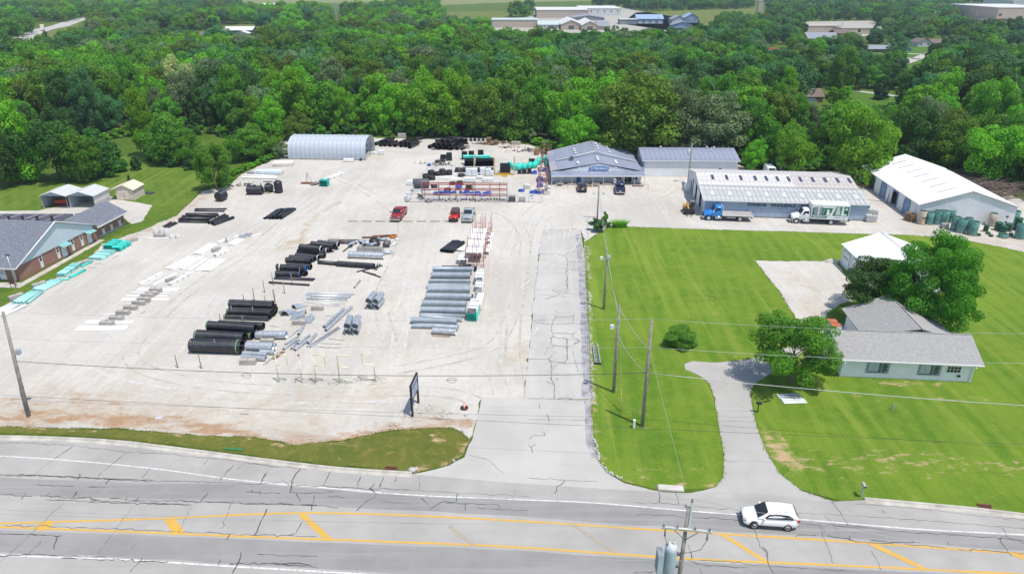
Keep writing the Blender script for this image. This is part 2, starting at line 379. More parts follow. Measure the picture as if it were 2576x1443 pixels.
# lawn between the driveways and round the house
drive2_l=[(1725,930),(1760,945),(1785,965),(1797,1000),(1810,1080),(1822,1140),(1820,1200),(1800,1225)]
drive2_r=[(1990,905),(1900,965),(1887,985),(1895,1040),(1910,1090),(1925,1130),(1960,1190),(2020,1235),(2100,1262)]
lawn=lawn_edge[::-1]+[(1466,640),(1474,800),(1481,1003),(1488,1105),(1500,1150),(1524,1185),(1570,1210),(1640,1228),(1700,1233),(1800,1226),(1900,1180),(2000,1226),(2040,1240),(2120,1259),(2175,1252),(2460,1278),(2576,1292),(2900,1330),(2980,900)]
LD=[(GP([(1475,620),(1484,860),(1490,1010)]),.9,.55,.6),(GP([(1490,1010),(1495,1110),(1530,1190),(1620,1222),(1790,1222)]),.8,.5,0),(GP([(1545,985),(1560,1010)]),.6,.75,0),(GP([(1580,1050),(1620,1072)]),.7,.55,0),(GP([(1590,1030),(1615,1035)]),.6,.6,0),(GP([(1705,878),(1725,872)]),.5,.7,0),(GP([(1610,1180),(1660,1195),(1760,1190)]),1.6,.42,.1),(GP([(1940,1100),(1960,1140),(2000,1165)]),2.0,.68,0),(GP([(2020,1160),(2130,1165),(2260,1170),(2400,1165),(2576,1180)]),2.6,.42,.05),(GP([(2200,1150),(2320,1150)]),1.6,.48,.2),(GP([(2130,995),(2300,1000),(2500,1005)]),.7,.5,0),(GP([(1740,905),(1880,900)]),.35,.6,0),(GP([(1795,770),(1805,800)]),1.5,.3,0),(GP([(1910,612),(1930,625)]),1.6,.32,0),(GP([(2060,605),(2180,606)]),1.0,.32,0),(GP([(1760,715),(1790,760)]),1.2,.35,0),(GP([(2440,960),(2470,975)]),.7,.5,0),(GP([(2110,958),(2440,972)]),.4,.7,.0),(GP([(1700,830),(1720,850)]),2,.18,0),(GP([(1660,700),(1680,760)]),2,.2,0)]
def lawn_mask(p):
 r=gk=0
 for pl,wd,a,b in LD:
  k=1-sstep(.2*wd,wd*1.3,line_d(p,pl));r=max(r,a*k);gk=max(gk,b*k)
 return(r,gk,0)
sheet('lawn',lawn,M_lawn,.018,1.0,.15,.5,lawn_mask)
sheet('house_drive',[(1722,915),(1740,908),(1800,912),(1880,905),(1930,890),(2060,850),(2080,845)]+drive2_r+[(2060,1275),(1900,1275),(1720,1245)]+drive2_l[::-1],M_drive2,.024,3,.08,.6)
GPK=GP([(1990,690),(2040,720),(2050,790)])
sheet('gravel_parking',[(1900,655),(2100,658),(2135,700),(2160,745),(2085,780),(2060,830),(2010,815),(1960,730),(1925,690)],M_gravel,.026,1.0,.35,.5,lambda p:(0,.5*(1-sstep(.5,4,line_d(p,GPK))),.2*(1-sstep(.5,3,line_d(p,GPK)))))
sheet('patio',[(2085,812),(2110,812),(2175,838),(2150,845),(2110,850),(2060,835),(2063,820)],M_conc,.031,0,.0,2)
# yard driveway
sheet('driveway',[(1318,1003),(1355,660),(1364,577),(1460,577),(1469,640),(1477,800),(1485,1003)],M_drive,.020,3,.05,1)
sheet('driveway_apron',[(1212,1000),(1318,1002),(1485,1005),(1490,1105),(1500,1150),(1522,1185),(1570,1213),(1640,1233),(1740,1248),(1730,1290),(1030,1250),(1030,1194),(1090,1182),(1130,1170),(1168,1150),(1188,1105),(1200,1060)],M_apron,.0235,3,.12,.8)
# road
kerb_l=[(-320,1096),(0,1100),(150,1104),(300,1113),(500,1137),(700,1163),(850,1180),(965,1188),(1036,1192)]
kerb_r=[(2175,1257),(2300,1268),(2460,1283),(2576,1297),(2950,1340)]
road_far=kerb_l+[(1120,1200),(1300,1215),(1500,1228),(1640,1236),(1725,1240),(1830,1236),(1960,1245),(2080,1262)]+kerb_r
def wide(pts,dx=0):return pts
rp=GP(road_far);near=[Vector((rp[-1].x+40,31.0)),Vector((-75,36.5))]
rp=[Vector((-110,rp[0].y+5))]+rp+[Vector((rp[-1].x+45,rp[-1].y-6)),Vector((rp[-1].x+45,27.5)),Vector((0,34.2)),Vector((-110,39.0))]
road=sheet('road',rp,M_road,.028,3,.0,3,world=True)
def ribbon(mb,pts,wd,z,wj=0.0):
 L=[];R=[]
 for i,p in enumerate(pts):
  t=(pts[min(i+1,len(pts)-1)]-pts[max(i-1,0)]).normalized();nn=Vector((-t.y,t.x))
  k=wd/2*(1+random.uniform(-wj,wj));L.append(p+nn*k);R.append(p-nn*k)
 n=len(pts);vs=[(p.x,p.y,z)for p in L+R]
 mb.add(vs,[(n+i,n+i+1,i+1,i)for i in range(n-1)])
def smooth_line(pts,step=1.0):
 out=[]
 for i in range(len(pts)-1):
  p0,p1,p2,p3=pts[max(i-1,0)],pts[i],pts[i+1],pts[min(i+2,len(pts)-1)]
  n=max(1,int((p2-p1).length/step))
  for k in range(n):
   t=k/n
   out.append(.5*((2*p1)+(p2-p0)*t+(2*p0-5*p1+4*p2-p3)*t*t+(3*p1-p0-3*p2+p3)*t**3))
 return out+[pts[-1]]
white_far=[(-300,1135),(0,1147),(200,1160),(400,1180),(600,1207),(800,1225),(1040,1245),(1300,1256),(1500,1265),(1760,1287),(2000,1305),(2300,1330),(2576,1345),(2900,1368)]
yel1=[(-300,1322),(0,1316),(150,1312),(430,1303),(640,1293),(800,1290),(1000,1295),(1300,1310),(1800,1342),(2100,1360),(2576,1393),(2900,1417)]
yel2=[(-300,1310),(0,1325),(300,1336),(640,1350),(1000,1363),(1300,1376),(1730,1405),(2100,1421),(2576,1444),(2900,1462)]
white_near=[(-300,1380),(0,1396),(300,1407),(600,1425),(900,1443),(1300,1468),(1800,1500),(2500,1545),(2900,1570)]
lane_far=[(-300,1195),(0,1201),(200,1209),(400,1216),(600,1216),(800,1228),(1040,1248),(1300,1258),(1500,1267),(1760,1289),(2000,1308),(2300,1333),(2576,1348),(2900,1372)]
lane_mid=[(-300,1240),(0,1246),(300,1252),(640,1268),(800,1272),(1000,1282),(1300,1298),(1800,1334),(2100,1352),(2576,1385),(2900,1408)]
near_lane_a=[(-300,1322),(0,1334),(300,1343),(640,1357),(1000,1371),(1300,1384),(1730,1412),(2100,1428),(2576,1452),(2900,1470)]
near_lane_b=[(-300,1372),(0,1389),(300,1400),(600,1418),(900,1436),(1300,1461),(1800,1493),(2500,1538),(2900,1562)]
for nm,a,b in(('lane',lane_far,lane_mid),('lane',near_lane_a,near_lane_b)):
 A=smooth_line(GP(a),2);B=smooth_line(GP(b),2);sheet(nm,A+B[::-1],M_lane,.032,3,.12,1.5,world=True,parent=road)
def mark(name,pts,wd,m,z=.036,px=True,wj=.06):
 mb=MB();ribbon(mb,smooth_line(GP(pts)if px else pts,.8),wd,z,wj);struct(name,mb,m,road)
mark('edge_line',white_far,.13,M_whiteline);mark('edge_line',white_near,.16,M_whiteline)
mark('yellow_line',yel1,.21,M_yellow);mark('yellow_line',yel2,.21,M_yellow)
for a,b,wd in(((108,1315),(118,1329),1.0),((425,1304),(452,1342),.75),((757,1292),(828,1357),.5),((1815,1343),(1930,1414),.36),((2190,1367),(2328,1432),.45),((2545,1391),(2690,1450),.45)):
 mark('chevron_stripe',[a,b],wd,M_yellow,.040)
for a,b in(((1130,1322),(1190,1370)),((1440,1319),(1552,1392))):mark('chevron_stripe',[a,b],.3,M_yelfaint,.040)
# tar-sealed cracks, each one a ribbon
CR=[(zL,.07,[[(0,797),(240,803),(500,812),(850,835),(1170,840),(1400,845),(1700,858),(1850,835)],[(0,803),(300,806),(640,822),(900,838)],[(120,795),(420,812),(760,826),(1000,832)],[(245,862),(400,870),(480,873)],[(570,880),(690,882)],[(0,925),(210,938)],[(265,935),(480,950),(580,945),(630,962)],[(715,950),(930,965),(1250,972),(1320,975),(1520,980),(1680,990),(1880,992),(2068,995)],[(300,960),(760,982),(1250,992)],[(590,968),(880,975),(1180,990)],[(475,612),(352,697)],[(825,655),(670,775)],[(1520,735),(1437,835)],[(1600,720),(1545,765)],[(1735,785),(1690,860)],[(1960,755),(1900,840),(1905,880),(1895,915)],[(1360,695),(1325,730)],[(1355,915),(1310,975)],[(1740,1020),(1660,1190)],[(1975,1100),(1925,1180),(1880,1195)],[(1570,1300),(1555,1370),(1515,1443)],[(930,1340),(850,1430)],[(270,1230),(190,1310)],[(35,1128),(300,1133),(500,1141),(850,1156),(1000,1161),(1270,1172),(1640,1187),(2068,1200)],[(0,1180),(150,1187),(400,1195)],[(375,1200),(350,1280)],[(0,1325),(190,1318),(380,1322),(510,1330)],[(600,1335),(690,1335)],[(400,1340),(640,1350),(1100,1365)],[(1420,1385),(1440,1350)],[(1680,1315),(1850,1320),(2068,1330)],[(1780,1375),(1950,1375),(2068,1400)],[(1500,1378),(1780,1380),(2000,1392)],[(880,1250),(855,1280)],[(1500,1185),(1475,1220)],[(520,790),(505,830)],[(720,825),(690,860)],[(170,915),(140,955)],[(325,915),(300,940)],[(500,910),(475,950)],[(830,935),(820,965)],[(905,945),(880,970)],[(1525,960),(1490,1030)]]),(zL,.035,[[(0,590),(170,590),(480,608),(830,650),(1050,660),(1400,690),(1800,740),(2000,760)],[(350,700),(230,790)],[(660,780),(640,810)],[(980,755),(920,820)],[(420,980),(0,1370)],[(870,1000),(640,1310)],[(1250,1010),(1160,1180)],[(1490,1040),(1440,1150)],[(1700,900),(1690,940)]]),(zM,.07,[[(10,1010),(290,1045)],[(490,1055),(415,1160),(400,1275),(700,1280),(780,1265)],[(180,1095),(120,1195)],[(755,1090),(690,1215)],[(1035,1130),(1005,1230)],[(1245,1130),(1205,1230)],[(1360,1125),(1350,1175)],[(1160,1180),(1130,1235),(1165,1290),(1160,1325),(1090,1350),(1000,1440)],[(340,1170),(400,1210),(690,1215),(1000,1235),(1200,1240),(1480,1250)],[(0,1270),(300,1282)],[(750,1305),(900,1315)],[(1590,1325),(1650,1390)],[(1920,1280),(1905,1360),(1760,1365),(1660,1440)],[(1810,1370),(2290,1385),(2300,1410)],[(2100,1410),(2200,1425),(2565,1440)],[(0,1370),(230,1372),(450,1380),(600,1388),(830,1412)],[(620,1290),(605,1385),(590,1440)],[(455,1285),(490,1355)],[(1990,1375),(1995,1443)],[(50,1250),(45,1275)],[(1165,1270),(1110,1240)]]),(zM,.03,[[(1575,1130),(1565,1250)],[(2450,1240),(2420,1300)],[(2010,925),(2200,980),(2340,1100)],[(1170,1345),(1500,1380)],[(1480,1252),(1800,1270),(2565,1310)]]),(zP,.055,[[(265,165),(270,240),(285,305)],[(460,180),(490,260),(500,325)],[(0,440),(240,440),(440,448),(560,470)],[(650,465),(930,480),(1200,497)],[(1340,600),(1385,700),(1420,800),(1490,870),(1490,970),(1570,1102)],[(1440,790),(1500,880),(1490,910)],[(2220,285),(2300,380),(2400,560)],[(1810,535),(2100,550),(2400,570),(2576,600)],[(1815,690),(1850,665),(2040,670)],[(2170,670),(2300,705),(2430,710)],[(610,780),(650,930)],[(610,950),(720,1000),(1000,1015),(1250,1030)],[(740,1035),(760,1102)],[(0,1085),(180,1085),(270,1060)],[(590,935),(1000,960),(1350,995),(1900,1040),(2576,1085)]]),(zP,.03,[[(0,300),(280,305),(560,330),(900,360),(1200,380)],[(2080,555),(2240,990)],[(2130,430),(2300,620)]]),(zQ,.06,[[(650,1155),(830,1190),(1000,1215),(1150,1220)],[(970,1195),(1280,1210),(1350,1210)],[(1230,1225),(1430,1230),(1540,1250)],[(1550,1200),(1560,1225)],[(1630,1260),(1720,1265),(2122,1290)],[(860,1090),(1130,1120),(1300,1135),(1600,1150),(1900,1175),(2122,1195)],[(1960,1100),(1995,1165),(1930,1175),(1970,1230),(2030,1310)],[(1990,1165),(2080,1190),(2122,1220)],[(1065,970),(1085,992)],[(820,1160),(825,1190)],[(1280,1190),(1290,1215)]]),(zQ,.03,[[(860,920),(1200,945),(1500,975),(1780,1010),(2122,1040)],[(400,985),(860,1010),(1400,1045),(2122,1105)],[(590,1080),(640,1130)],[(980,1270),(1050,1410)]]),(zN,.06,[[(650,433),(800,438),(910,455),(940,430),(1000,410),(1060,410)],[(910,455),(935,480),(938,560),(920,630),(945,680),(935,780),(930,835)],[(930,600),(948,650),(928,720),(940,790)],[(938,520),(1090,515)],[(1010,510),(1005,575),(1050,610)],[(880,580),(1000,600),(1095,600)],[(605,800),(780,800),(850,805),(935,795),(1100,787)],[(780,800),(860,845),(960,840),(1110,860)],[(710,900),(860,850)],[(590,1125),(700,1145),(790,1155),(900,1150),(1000,1145),(1110,1158)],[(600,1120),(720,1110)],[(790,1155),(770,1200),(780,1240),(800,1280),(770,1300),(770,1360),(830,1375),(930,1385)],[(800,1245),(990,1255),(1030,1235)],[(990,1255),(1000,1300),(1050,1310),(1070,1330),(1000,1355)],[(800,1290),(935,1300),(935,1440)],[(750,1040),(830,1080),(980,1080),(1005,1060),(1000,1140)],[(830,1080),(790,1110),(790,1150)],[(805,1010),(855,1040)],[(850,815),(930,830)]]),(zN,.03,[[(850,535),(920,540)],[(625,628),(800,630),(920,632)],[(670,297),(930,297),(935,275),(1000,265),(1075,270)],[(610,848),(860,870),(1050,890)],[(745,965),(775,970),(780,985)],[(940,790),(970,830)],[(690,1160),(790,1155)],[(650,440),(625,640),(605,800),(585,1000),(570,1200)]]),(zO,.06,[[(200,35),(215,20),(350,40),(470,60),(410,95),(350,105),(250,100),(180,120),(140,180)],[(350,40),(355,220),(330,255),(200,240),(180,220),(250,150)],[(0,222),(180,222)],[(180,222),(205,260),(210,370),(190,390),(235,460),(235,580)],[(270,260),(430,262),(525,260)],[(430,262),(450,335)],[(405,150),(425,250)],[(265,262),(210,320)],[(0,582),(230,583),(570,600)],[(270,580),(340,570),(400,585)],[(100,630),(97,670)],[(165,720),(190,770),(185,825)],[(10,945),(50,920),(145,915),(135,885)],[(0,1000),(20,1020),(35,1080)],[(20,1020),(60,995)],[(330,1325),(260,1380),(240,1443)],[(240,400),(270,405)],[(165,430),(240,460)]]),(zO,.03,[[(0,1300),(300,1320),(620,1335)],[(0,770),(580,775)],[(1720,785),(2060,792)],[(1690,522),(1745,524)],[(150,335),(280,360)],[(1790,1155),(1900,1157)]])]
for fr,wd,Ls in CR:
 for L in Ls:
  base=GP(L,fr);pts=[]
  for i in range(len(base)-1):
   n=max(2,int((base[i+1]-base[i]).length/.35))
   for k in range(n):
    p=base[i].lerp(base[i+1],k/n)
    if k or i:p=p+Vector((random.gauss(0,1),random.gauss(0,1)))*.055
    pts.append(p)
  pts.append(base[-1]);mb=MB();ribbon(mb,pts,wd*random.uniform(.55,.95),.0445 if wd>.04 else.0435,.65);struct('crack_seal',mb,M_tar,road)
  # dusty tyre tracks where trucks turn
M_dust=mat('pale_limestone_dust',(0.5,0.48,0.45),.95,var=.12,world=True)
def track(fr,pts,wd=.28,m=None):
 base=smooth_line(GP(pts,fr),.8);mb=MB();ribbon(mb,base,wd,.0295,.45);struct('tyre_track',mb,m or M_dust,YARD)
YARD=bpy.data.objects['gravel_yard']
for L in([(480,630),(640,575),(760,500),(860,400),(930,300),(965,200),(950,120)],[(560,650),(640,640),(800,560),(920,460),(1000,380),(1060,300),(1075,240)],[(720,180),(750,230),(765,300)],[(905,170),(915,230),(900,300)],[(455,780),(560,700),(640,640)],[(590,1265),(620,1215),(640,1170)]):track(zN,L,.16)
M_rutd=mat('compacted_rut',(.42,.385,.33),.95,var=.14,scale=.8,world=True);M_rutg=mat('grey_rut',(.435,.425,.40),.95,var=.12,scale=.8,world=True)
rq=random.Random(77)
RUTS=[[(1300,980),(1290,850),(1310,700),(1320,600),(1270,540),(1150,515),(950,520),(800,560),(700,620)],[(1260,990),(1240,880),(1260,700),(1290,600),(1350,520),(1440,500),(1600,510),(1700,530)],[(1180,1030),(1000,1000),(700,1000),(400,985),(200,930),(150,860),(250,780),(420,690),(560,610),(700,540),(850,480),(950,430)],[(1200,1010),(1100,985),(800,985),(480,960),(330,900),(400,800),(520,700),(640,620),(760,520),(900,440)],[(1340,640),(1380,540),(1480,520),(1650,540),(1900,570),(2200,575),(2350,585)],[(1000,880),(1020,760),(1050,650),(1100,570),(1180,520),(1300,510)],[(980,860),(960,740),(1010,620),(1000,540),(900,470),(800,430)],[(700,900),(600,850),(540,780),(600,700),(680,620),(720,560)],[(1660,500),(1600,480),(1450,495),(1350,560),(1330,640)],[(1700,470),(1650,500),(1560,530),(1480,560)],[(2160,480),(2200,530),(2260,570),(2400,590)],[(880,420),(1000,470),(1010,520),(900,560),(780,600)],[(1000,930),(1150,900),(1250,860),(1300,760)]]
for i,L_ in enumerate(RUTS):
 c=smooth_line(GP(L_),1.0)
 for s_ in(-.85,.85):
  pts_=[]
  for j,q in enumerate(c):
   t_=(c[min(j+1,len(c)-1)]-c[max(j-1,0)]).normalized();pts_.append(q+Vector((-t_.y,t_.x))*(s_+.12*noise.noise(Vector((q.x*.3,q.y*.3,i)))))
  mb=MB();k=0
  while k<len(pts_)-2:
   n_=rq.randint(5,16)
   if rq.random()<.72:ribbon(mb,pts_[k:k+n_+1],rq.uniform(.14,.34),.0155+.0004*(i%8),.5)
   k+=n_+rq.randint(0,3)
  struct('tyre_track',mb,(M_rutd,M_rutg,M_dust)[i%3],YARD)
mb=MB();ribbon(mb,smooth_line(GP([(1455,590),(1463,680),(1469,800),(1474,900),(1477,1000)]),.8),.95,.0222,.25);struct('damp_edge',mb,mat('damp_asphalt',(.31,.302,.305),.7,var=.25,scale=.9,world=True),bpy.data.objects['driveway'])
mb=MB();ribbon(mb,smooth_line(GP([(1478,1008),(1481,1060),(1484,1110),(1496,1150)]),.8),.7,.0262,.3);struct('damp_edge',mb,mat('damp_asphalt',(.25,.25,.275),.7),bpy.data.objects['driveway_apron'])
# ================================================================== kerbs and drains
def kerb(pts):
 P=smooth_line(GP(pts),1.0);fb_=MB();ribbon(fb_,P,.62,.031);root=struct('kerb',fb_,M_conc)
 prof=[(-.46,.034),(-.03,.040),(.02,.15),(.2,.155),(.22,.0)]
 i=0
 while i<len(P)-1:
  seg=P[i:i+4];mb=MB();vs=[]
  for j,p in enumerate(seg):
   t=(P[min(i+j+1,len(P)-1)]-P[max(i+j-1,0)]).normalized();nn=Vector((-t.y,t.x))
   if j==len(seg)-1 and i+3<len(P)-1:p=p-t*.018
   for(o,z)in prof:q=p+nn*o;vs.append((q.x,q.y,z))
  k=len(prof)
  fs=[(j*k+a,(j+1)*k+a,(j+1)*k+a+1,j*k+a+1)for j in range(len(seg)-1)for a in range(k-1)]+[tuple(range(k)),tuple((len(seg)-1)*k+a for a in range(k-1,-1,-1))]
  mb.add(vs,fs);link('kerb_segment',mb.mesh(),M_conc,root);i+=3
kerb(kerb_l);kerb(kerb_r)
M_rust=mat('rusty_cast_iron',(0.17,0.065,0.04),.8,.3,var=.3,scale=6)
M_inlet=mat('pale_inlet_concrete',(0.5,0.48,0.43),.9,var=.1)
def drain(px,rz,label):
 p=G(*px);r=thing('storm_drain',label,'storm drain',(p.x,p.y,.046),rz)
 fr=MB();
 for s in(-1,1):fr.box((0,s*.28,.01),(1.0,.06,.03));fr.box((s*.47,0,.01),(.06,.5,.03))
 part(r,'frame',fr,M_rust)
 for k in range(11):part(r,'grate_bar',MB().box((-.4+k*.08,0,.008),(.035,.5,.022)),M_rust)
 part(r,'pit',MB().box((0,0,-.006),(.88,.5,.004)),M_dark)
 part(r,'kerb_hood',MB().box((0,.38,.05),(1.1,.16,.12)),M_rust)
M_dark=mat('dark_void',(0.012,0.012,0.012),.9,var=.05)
drain((982,1183),R_(-8),'rusty iron storm drain grate in the kerb beside the grass island')
drain((2480,1279),R_(-9),'rusty iron storm drain grate at the foot of the house lawn')
p=G(1687,1229)
solo('inlet_slab',MB().box((0,0,.08),(2.3,.7,.15),taper=.93),M_inlet,'pale concrete inlet slab at the roadside between the two drives','slab',(p.x,p.y,.03),R_(-5))
# ================================================================== buildings
M_glass=mat('window_glass',(0.02,0.025,0.03),.08,var=.2)
M_white=mat('white_painted_metal',(0.78,0.79,0.79),.45,var=.05,scale=.6,dirt=(.5,.5,.48),damt=.25)
M_whitewall=mat('white_siding',(0.70,0.715,0.72),.55,var=.05,scale=.5,streak=.15)
M_barnroof=mat('white_metal_roof',(0.80,0.80,0.79),.45,var=.03,scale=.3)
M_blueroof=mat('slate_blue_metal_roof',(0.235,0.26,0.335),.5,.0,var=.08,scale=.35,dirt=(.32,.32,.36),damt=.35,dscale=.4)
M_greyroof=mat('dusty_grey_metal_roof',(0.33,0.325,0.34),.6,var=.08,scale=.4)
M_asph=mat('asphalt_shingle_blue_grey',(0.155,0.165,0.20),.95,var=.22,scale=5,bump=.6,bscale=9,dirt=(.27,.28,.31),damt=.6,dscale=3)
M_shing=mat('grey_shingle',(0.315,0.308,0.298),.95,var=.10,scale=4,bump=.3,bscale=8,dirt=(.36,.36,.365),damt=.4,dscale=2.2)
M_galv=mat('weathered_galvanised_roof',(0.47,0.468,0.45),.55,.08,var=.14,scale=.9,dirt=(.36,.35,.34),damt=.5,dscale=.8)
M_oldroof=mat('old_whitewashed_roof',(0.56,0.545,0.525),.8,var=.14,scale=1.1,dirt=(.36,.31,.28),damt=.65,dscale=.7)
M_rustroof=mat('rust_stained_roof',(0.47,0.44,0.42),.85,var=.16,scale=1.3,dirt=(.30,.19,.15),damt=.6,dscale=1.0)
M_bluewall=mat('faded_blue_siding',(0.30,0.375,0.50),.6,var=.08,scale=.4,streak=.25)
M_bluedoor=mat('blue_door_paint',(0.035,0.13,0.40),.5,var=.08)
M_door2=mat('steel_blue_sliding_door',(0.16,0.27,0.42),.55,var=.08,streak=.2)
M_trim=mat('white_trim',(0.76,0.76,0.74),.5,var=.04)
M_skyl=mat('skylight_panel',(0.55,0.57,0.57),.35,var=.08)
M_skyld=mat('dark_skylight_panel',(0.05,0.055,0.10),.3,var=.2)
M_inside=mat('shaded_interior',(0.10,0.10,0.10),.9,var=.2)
M_signblue=mat('sign_blue',(0.05,0.19,0.47),.4,var=.05)
M_black=mat('black_paint',(0.018,0.018,0.02),.5,var=.2)
M_block=mat('concrete_block_base',(0.34,0.33,0.31),.9,var=.15)
def brick_mat():
 t=NT('red_brick');v=t.obj()
 br=t.n('ShaderNodeTexBrick');m=t.n('ShaderNodeMapping');sp=t.n('ShaderNodeSeparateXYZ');t.l(v,sp.inputs[0])
 cb=t.n('ShaderNodeCombineXYZ');t.l(t.math('ADD',sp.outputs[0],sp.outputs[1]),cb.inputs[0]);t.l(sp.outputs[2],cb.inputs[1]);t.l(cb,br.inputs['Vector'])
 br.inputs['Scale'].default_value=1.0;br.inputs['Brick Width'].default_value=.22;br.inputs['Row Height'].default_value=.075;br.inputs['Mortar Size'].default_value=.006
 for i,c in enumerate(((.30,.12,.075,1),(.24,.10,.07,1),(.36,.30,.26,1))):br.inputs[i+1].default_value=c
 c=t.mix(t.math('MULTIPLY',t.ramp(t.noise(v,.7,5),.5,.75),.45),br.outputs[0],(.38,.22,.16))
 t.set(Base_Color=c,Roughness=.9);t.bump(br.outputs['Fac'],.4,.01).invert=True
 return t.m
M_brick=brick_mat()
def ribwall(mb,a,b,z0,top,pitch=.3,dep=.025):
 a,b=Vector(a),Vector(b);L=(b-a).length;n=max(1,round(L/pitch));d=(b-a)/L;nn=Vector((d.y,-d.x));pts=[]
 for i in range(n):
  for f,o in((0,0),(.62,0),(.72,dep),(.9,dep)):pts.append(((i+f)/n,o))
 pts.append((1,0));vs=[]
 tf=top if callable(top)else(lambda t:top)
 zf=z0 if callable(z0)else(lambda t:z0)
 for t,o in pts:
  p=a+d*(L*t)+nn*o;vs+=[(p.x,p.y,zf(t)),(p.x,p.y,tf(t))]
 mb.add(vs,[(2*i,2*i+2,2*i+3,2*i+1)for i in range(len(pts)-1)]);return mb
def flatwall(mb,a,b,z0,z1,t=.15):
 a,b=Vector(a),Vector(b);d=(b-a).normalized();nn=Vector((d.y,-d.x));i0,i1=a-nn*t,b-nn*t
 mb.add([(a.x,a.y,z0),(b.x,b.y,z0),(b.x,b.y,z1),(a.x,a.y,z1),(i0 .x,i0 .y,z0),(i1 .x,i1 .y,z0),(i1 .x,i1 .y,z1),(i0 .x,i0 .y,z1)],[(0,1,2,3),(5,4,7,6),(3,2,6,7),(1,5,6,2),(4,0,3,7)]);return mb
def gable(mb,a,b,z0,pk,f=.5,t=.12):
 """triangular wall above z0 from a to b"""
 a,b=Vector(a),Vector(b);c=a.lerp(b,f);d=(b-a).normalized();nn=Vector((d.y,-d.x))*t
 vs=[(a.x,a.y,z0),(b.x,b.y,z0),(c.x,c.y,pk)];vs+=[(x-nn.x,y-nn.y,z)for x,y,z in vs]
 mb.add(vs,[(0,1,2),(5,4,3),(0,3,4,1),(1,4,5,2),(2,5,3,0)]);return mb
def roof_panels(root,A,B,C,D,n,m,name='roof_panel',rib=.05,t=.03):
 """A,B at the eave, C,D at the ridge (A under D); one object for each sheet of metal"""
 A,B,C,D=map(Vector,(A,B,C,D));w=(B-A)/n;up=D-A;nn=w.cross(up).normalized()
 mb=MB();g=w*.985
 mb.slab([Vector((0,0,0)),g,g+up,up],t)
 if rib:
  e=w*.09
  vs=[Vector((0,0,0)),e,e*.72+nn*rib,e*.28+nn*rib]
  mb.add([v for v in vs]+[v+up for v in vs],[(0,1,2,3),(7,6,5,4),(1,5,6,2),(2,6,7,3),(3,7,4,0)])
 me=mb.mesh(name)
 for i in range(n):o=link(name,me,m,root);o.location=A+w*i
def window(root,loc,rz,w,h,nx=1,ny=1,fm=None,pm=None,name='window',fw=.07,d=.05):
 fm=fm or M_trim;pm=pm or M_glass;mb=MB()
 mb.bx(-w/2,w/2,-d,0,h-fw,h);mb.bx(-w/2,w/2,-d-.03,0,0,fw);mb.bx(-w/2,-w/2+fw,-d+.003,0,fw,h-fw);mb.bx(w/2-fw,w/2,-d+.003,0,fw,h-fw)
 for i in range(1,nx):x=-w/2+w*i/nx;mb.bx(x-.02,x+.02,-d+.008,0,fw,h-fw)
 for i in range(1,ny):z=h*i/ny;mb.bx(-w/2+fw,w/2-fw,-d+.012,0,z-.02,z+.02)
 o=link(name,mb.mesh(),fm,root,loc,rz)
 link('pane',MB().bx(-w/2+fw*.9,w/2-fw*.9,-.02,-.004,fw*.9,h-fw*.9).mesh(),pm,o);return o
def door(root,loc,rz,w,h,m,name='door',handle=True,fm=None):
 o=link(name,MB().bx(-w/2,w/2,-.06,0,0,h).mesh(),m,root,loc,rz)
 mb=MB();mb.bx(-w/2-.08,-w/2,-.075,0,0,h+.08);mb.bx(w/2,w/2+.08,-.075,0,0,h+.08);mb.bx(-w/2,w/2,-.075,0,h,h+.08)
 link('door_frame',mb.mesh(),fm or M_trim,o)
 if handle:link('handle',MB().box((w/2-.12,-.1,h*.48),(.05,.08,.14)).mesh(),M_black,o)
 return o
def text_mesh(s,size,ext=.02,bold=0.0):
 cu=bpy.data.curves.new('t','FONT');cu.body=s;cu.size=size;cu.extrude=ext;cu.align_x='CENTER';cu.align_y='CENTER';cu.offset=bold;cu.resolution_u=3
 o=bpy.data.objects.new('t',cu);COL.objects.link(o);dg=bpy.context.evaluated_depsgraph_get();me=bpy.data.meshes.new_from_object(o.evaluated_get(dg))
 bpy.data.objects.remove(o);bpy.data.curves.remove(cu);me.materials.clear();return me
def lettering(root,s,size,loc,rz,m,ext=.02,bold=0.0,name='lettering',sx=1.0,width=None):
 me=text_mesh(s,size,ext,bold)
 if width:xs_=[v.co.x for v in me.vertices];sx=width/(max(xs_)-min(xs_))
 o=link(name,me,m,root,loc);o.rotation_euler=(math.pi/2,0,rz);o.scale=(sx,1,1);return o
 # ---- the sales office with its long porch
S=thing('store_building','pale sales office with stepped slate blue roofs and a long front porch','building',(8.4,144.4,0),0)
W,PZ=19.8,2.1
GY,GZ,GP1=2.7,2.42,4.2;CX=10.2;Y2,GP2,YB=10.0,5.05,19.6
w1=MB();flatwall(w1,(.25,2.4),(W-.25,2.4),0,GZ-.1);flatwall(w1,(.25,YB),(.25,2.55),0,GZ-.1);flatwall(w1,(W-.25,2.55),(W-.25,YB),0,GZ-.1);flatwall(w1,(W-.4,YB),(.4,YB),0,GZ-.1)
part(S,'wall',w1,M_whitewall)
part(S,'gable_wall',gable(MB(),(2.3,GY),(17.9,GY),GZ,GP1-.16,(CX-2.3)/15.6),M_white)
g2=MB();gable(g2,(.3,Y2),(W-.3,Y2),GZ+.1,GP2-.05,(CX-.3)/(W-.6));part(S,'upper_gable_wall',g2,M_whitewall)
part(S,'porch_roof',MB().slab([(-.05,-.25,PZ),(W+.05,-.25,PZ),(W+.05,GY,GZ+.02),(-.05,GY,GZ+.02)],.12),M_blueroof)
part(S,'porch_fascia',MB().bx(-.08,W+.08,-.31,-.255,PZ-.17,PZ+.01),M_trim)
zl=lambda x,pk:GZ+(pk-GZ)*(x/CX if x<CX else(W-x)/(W-CX))
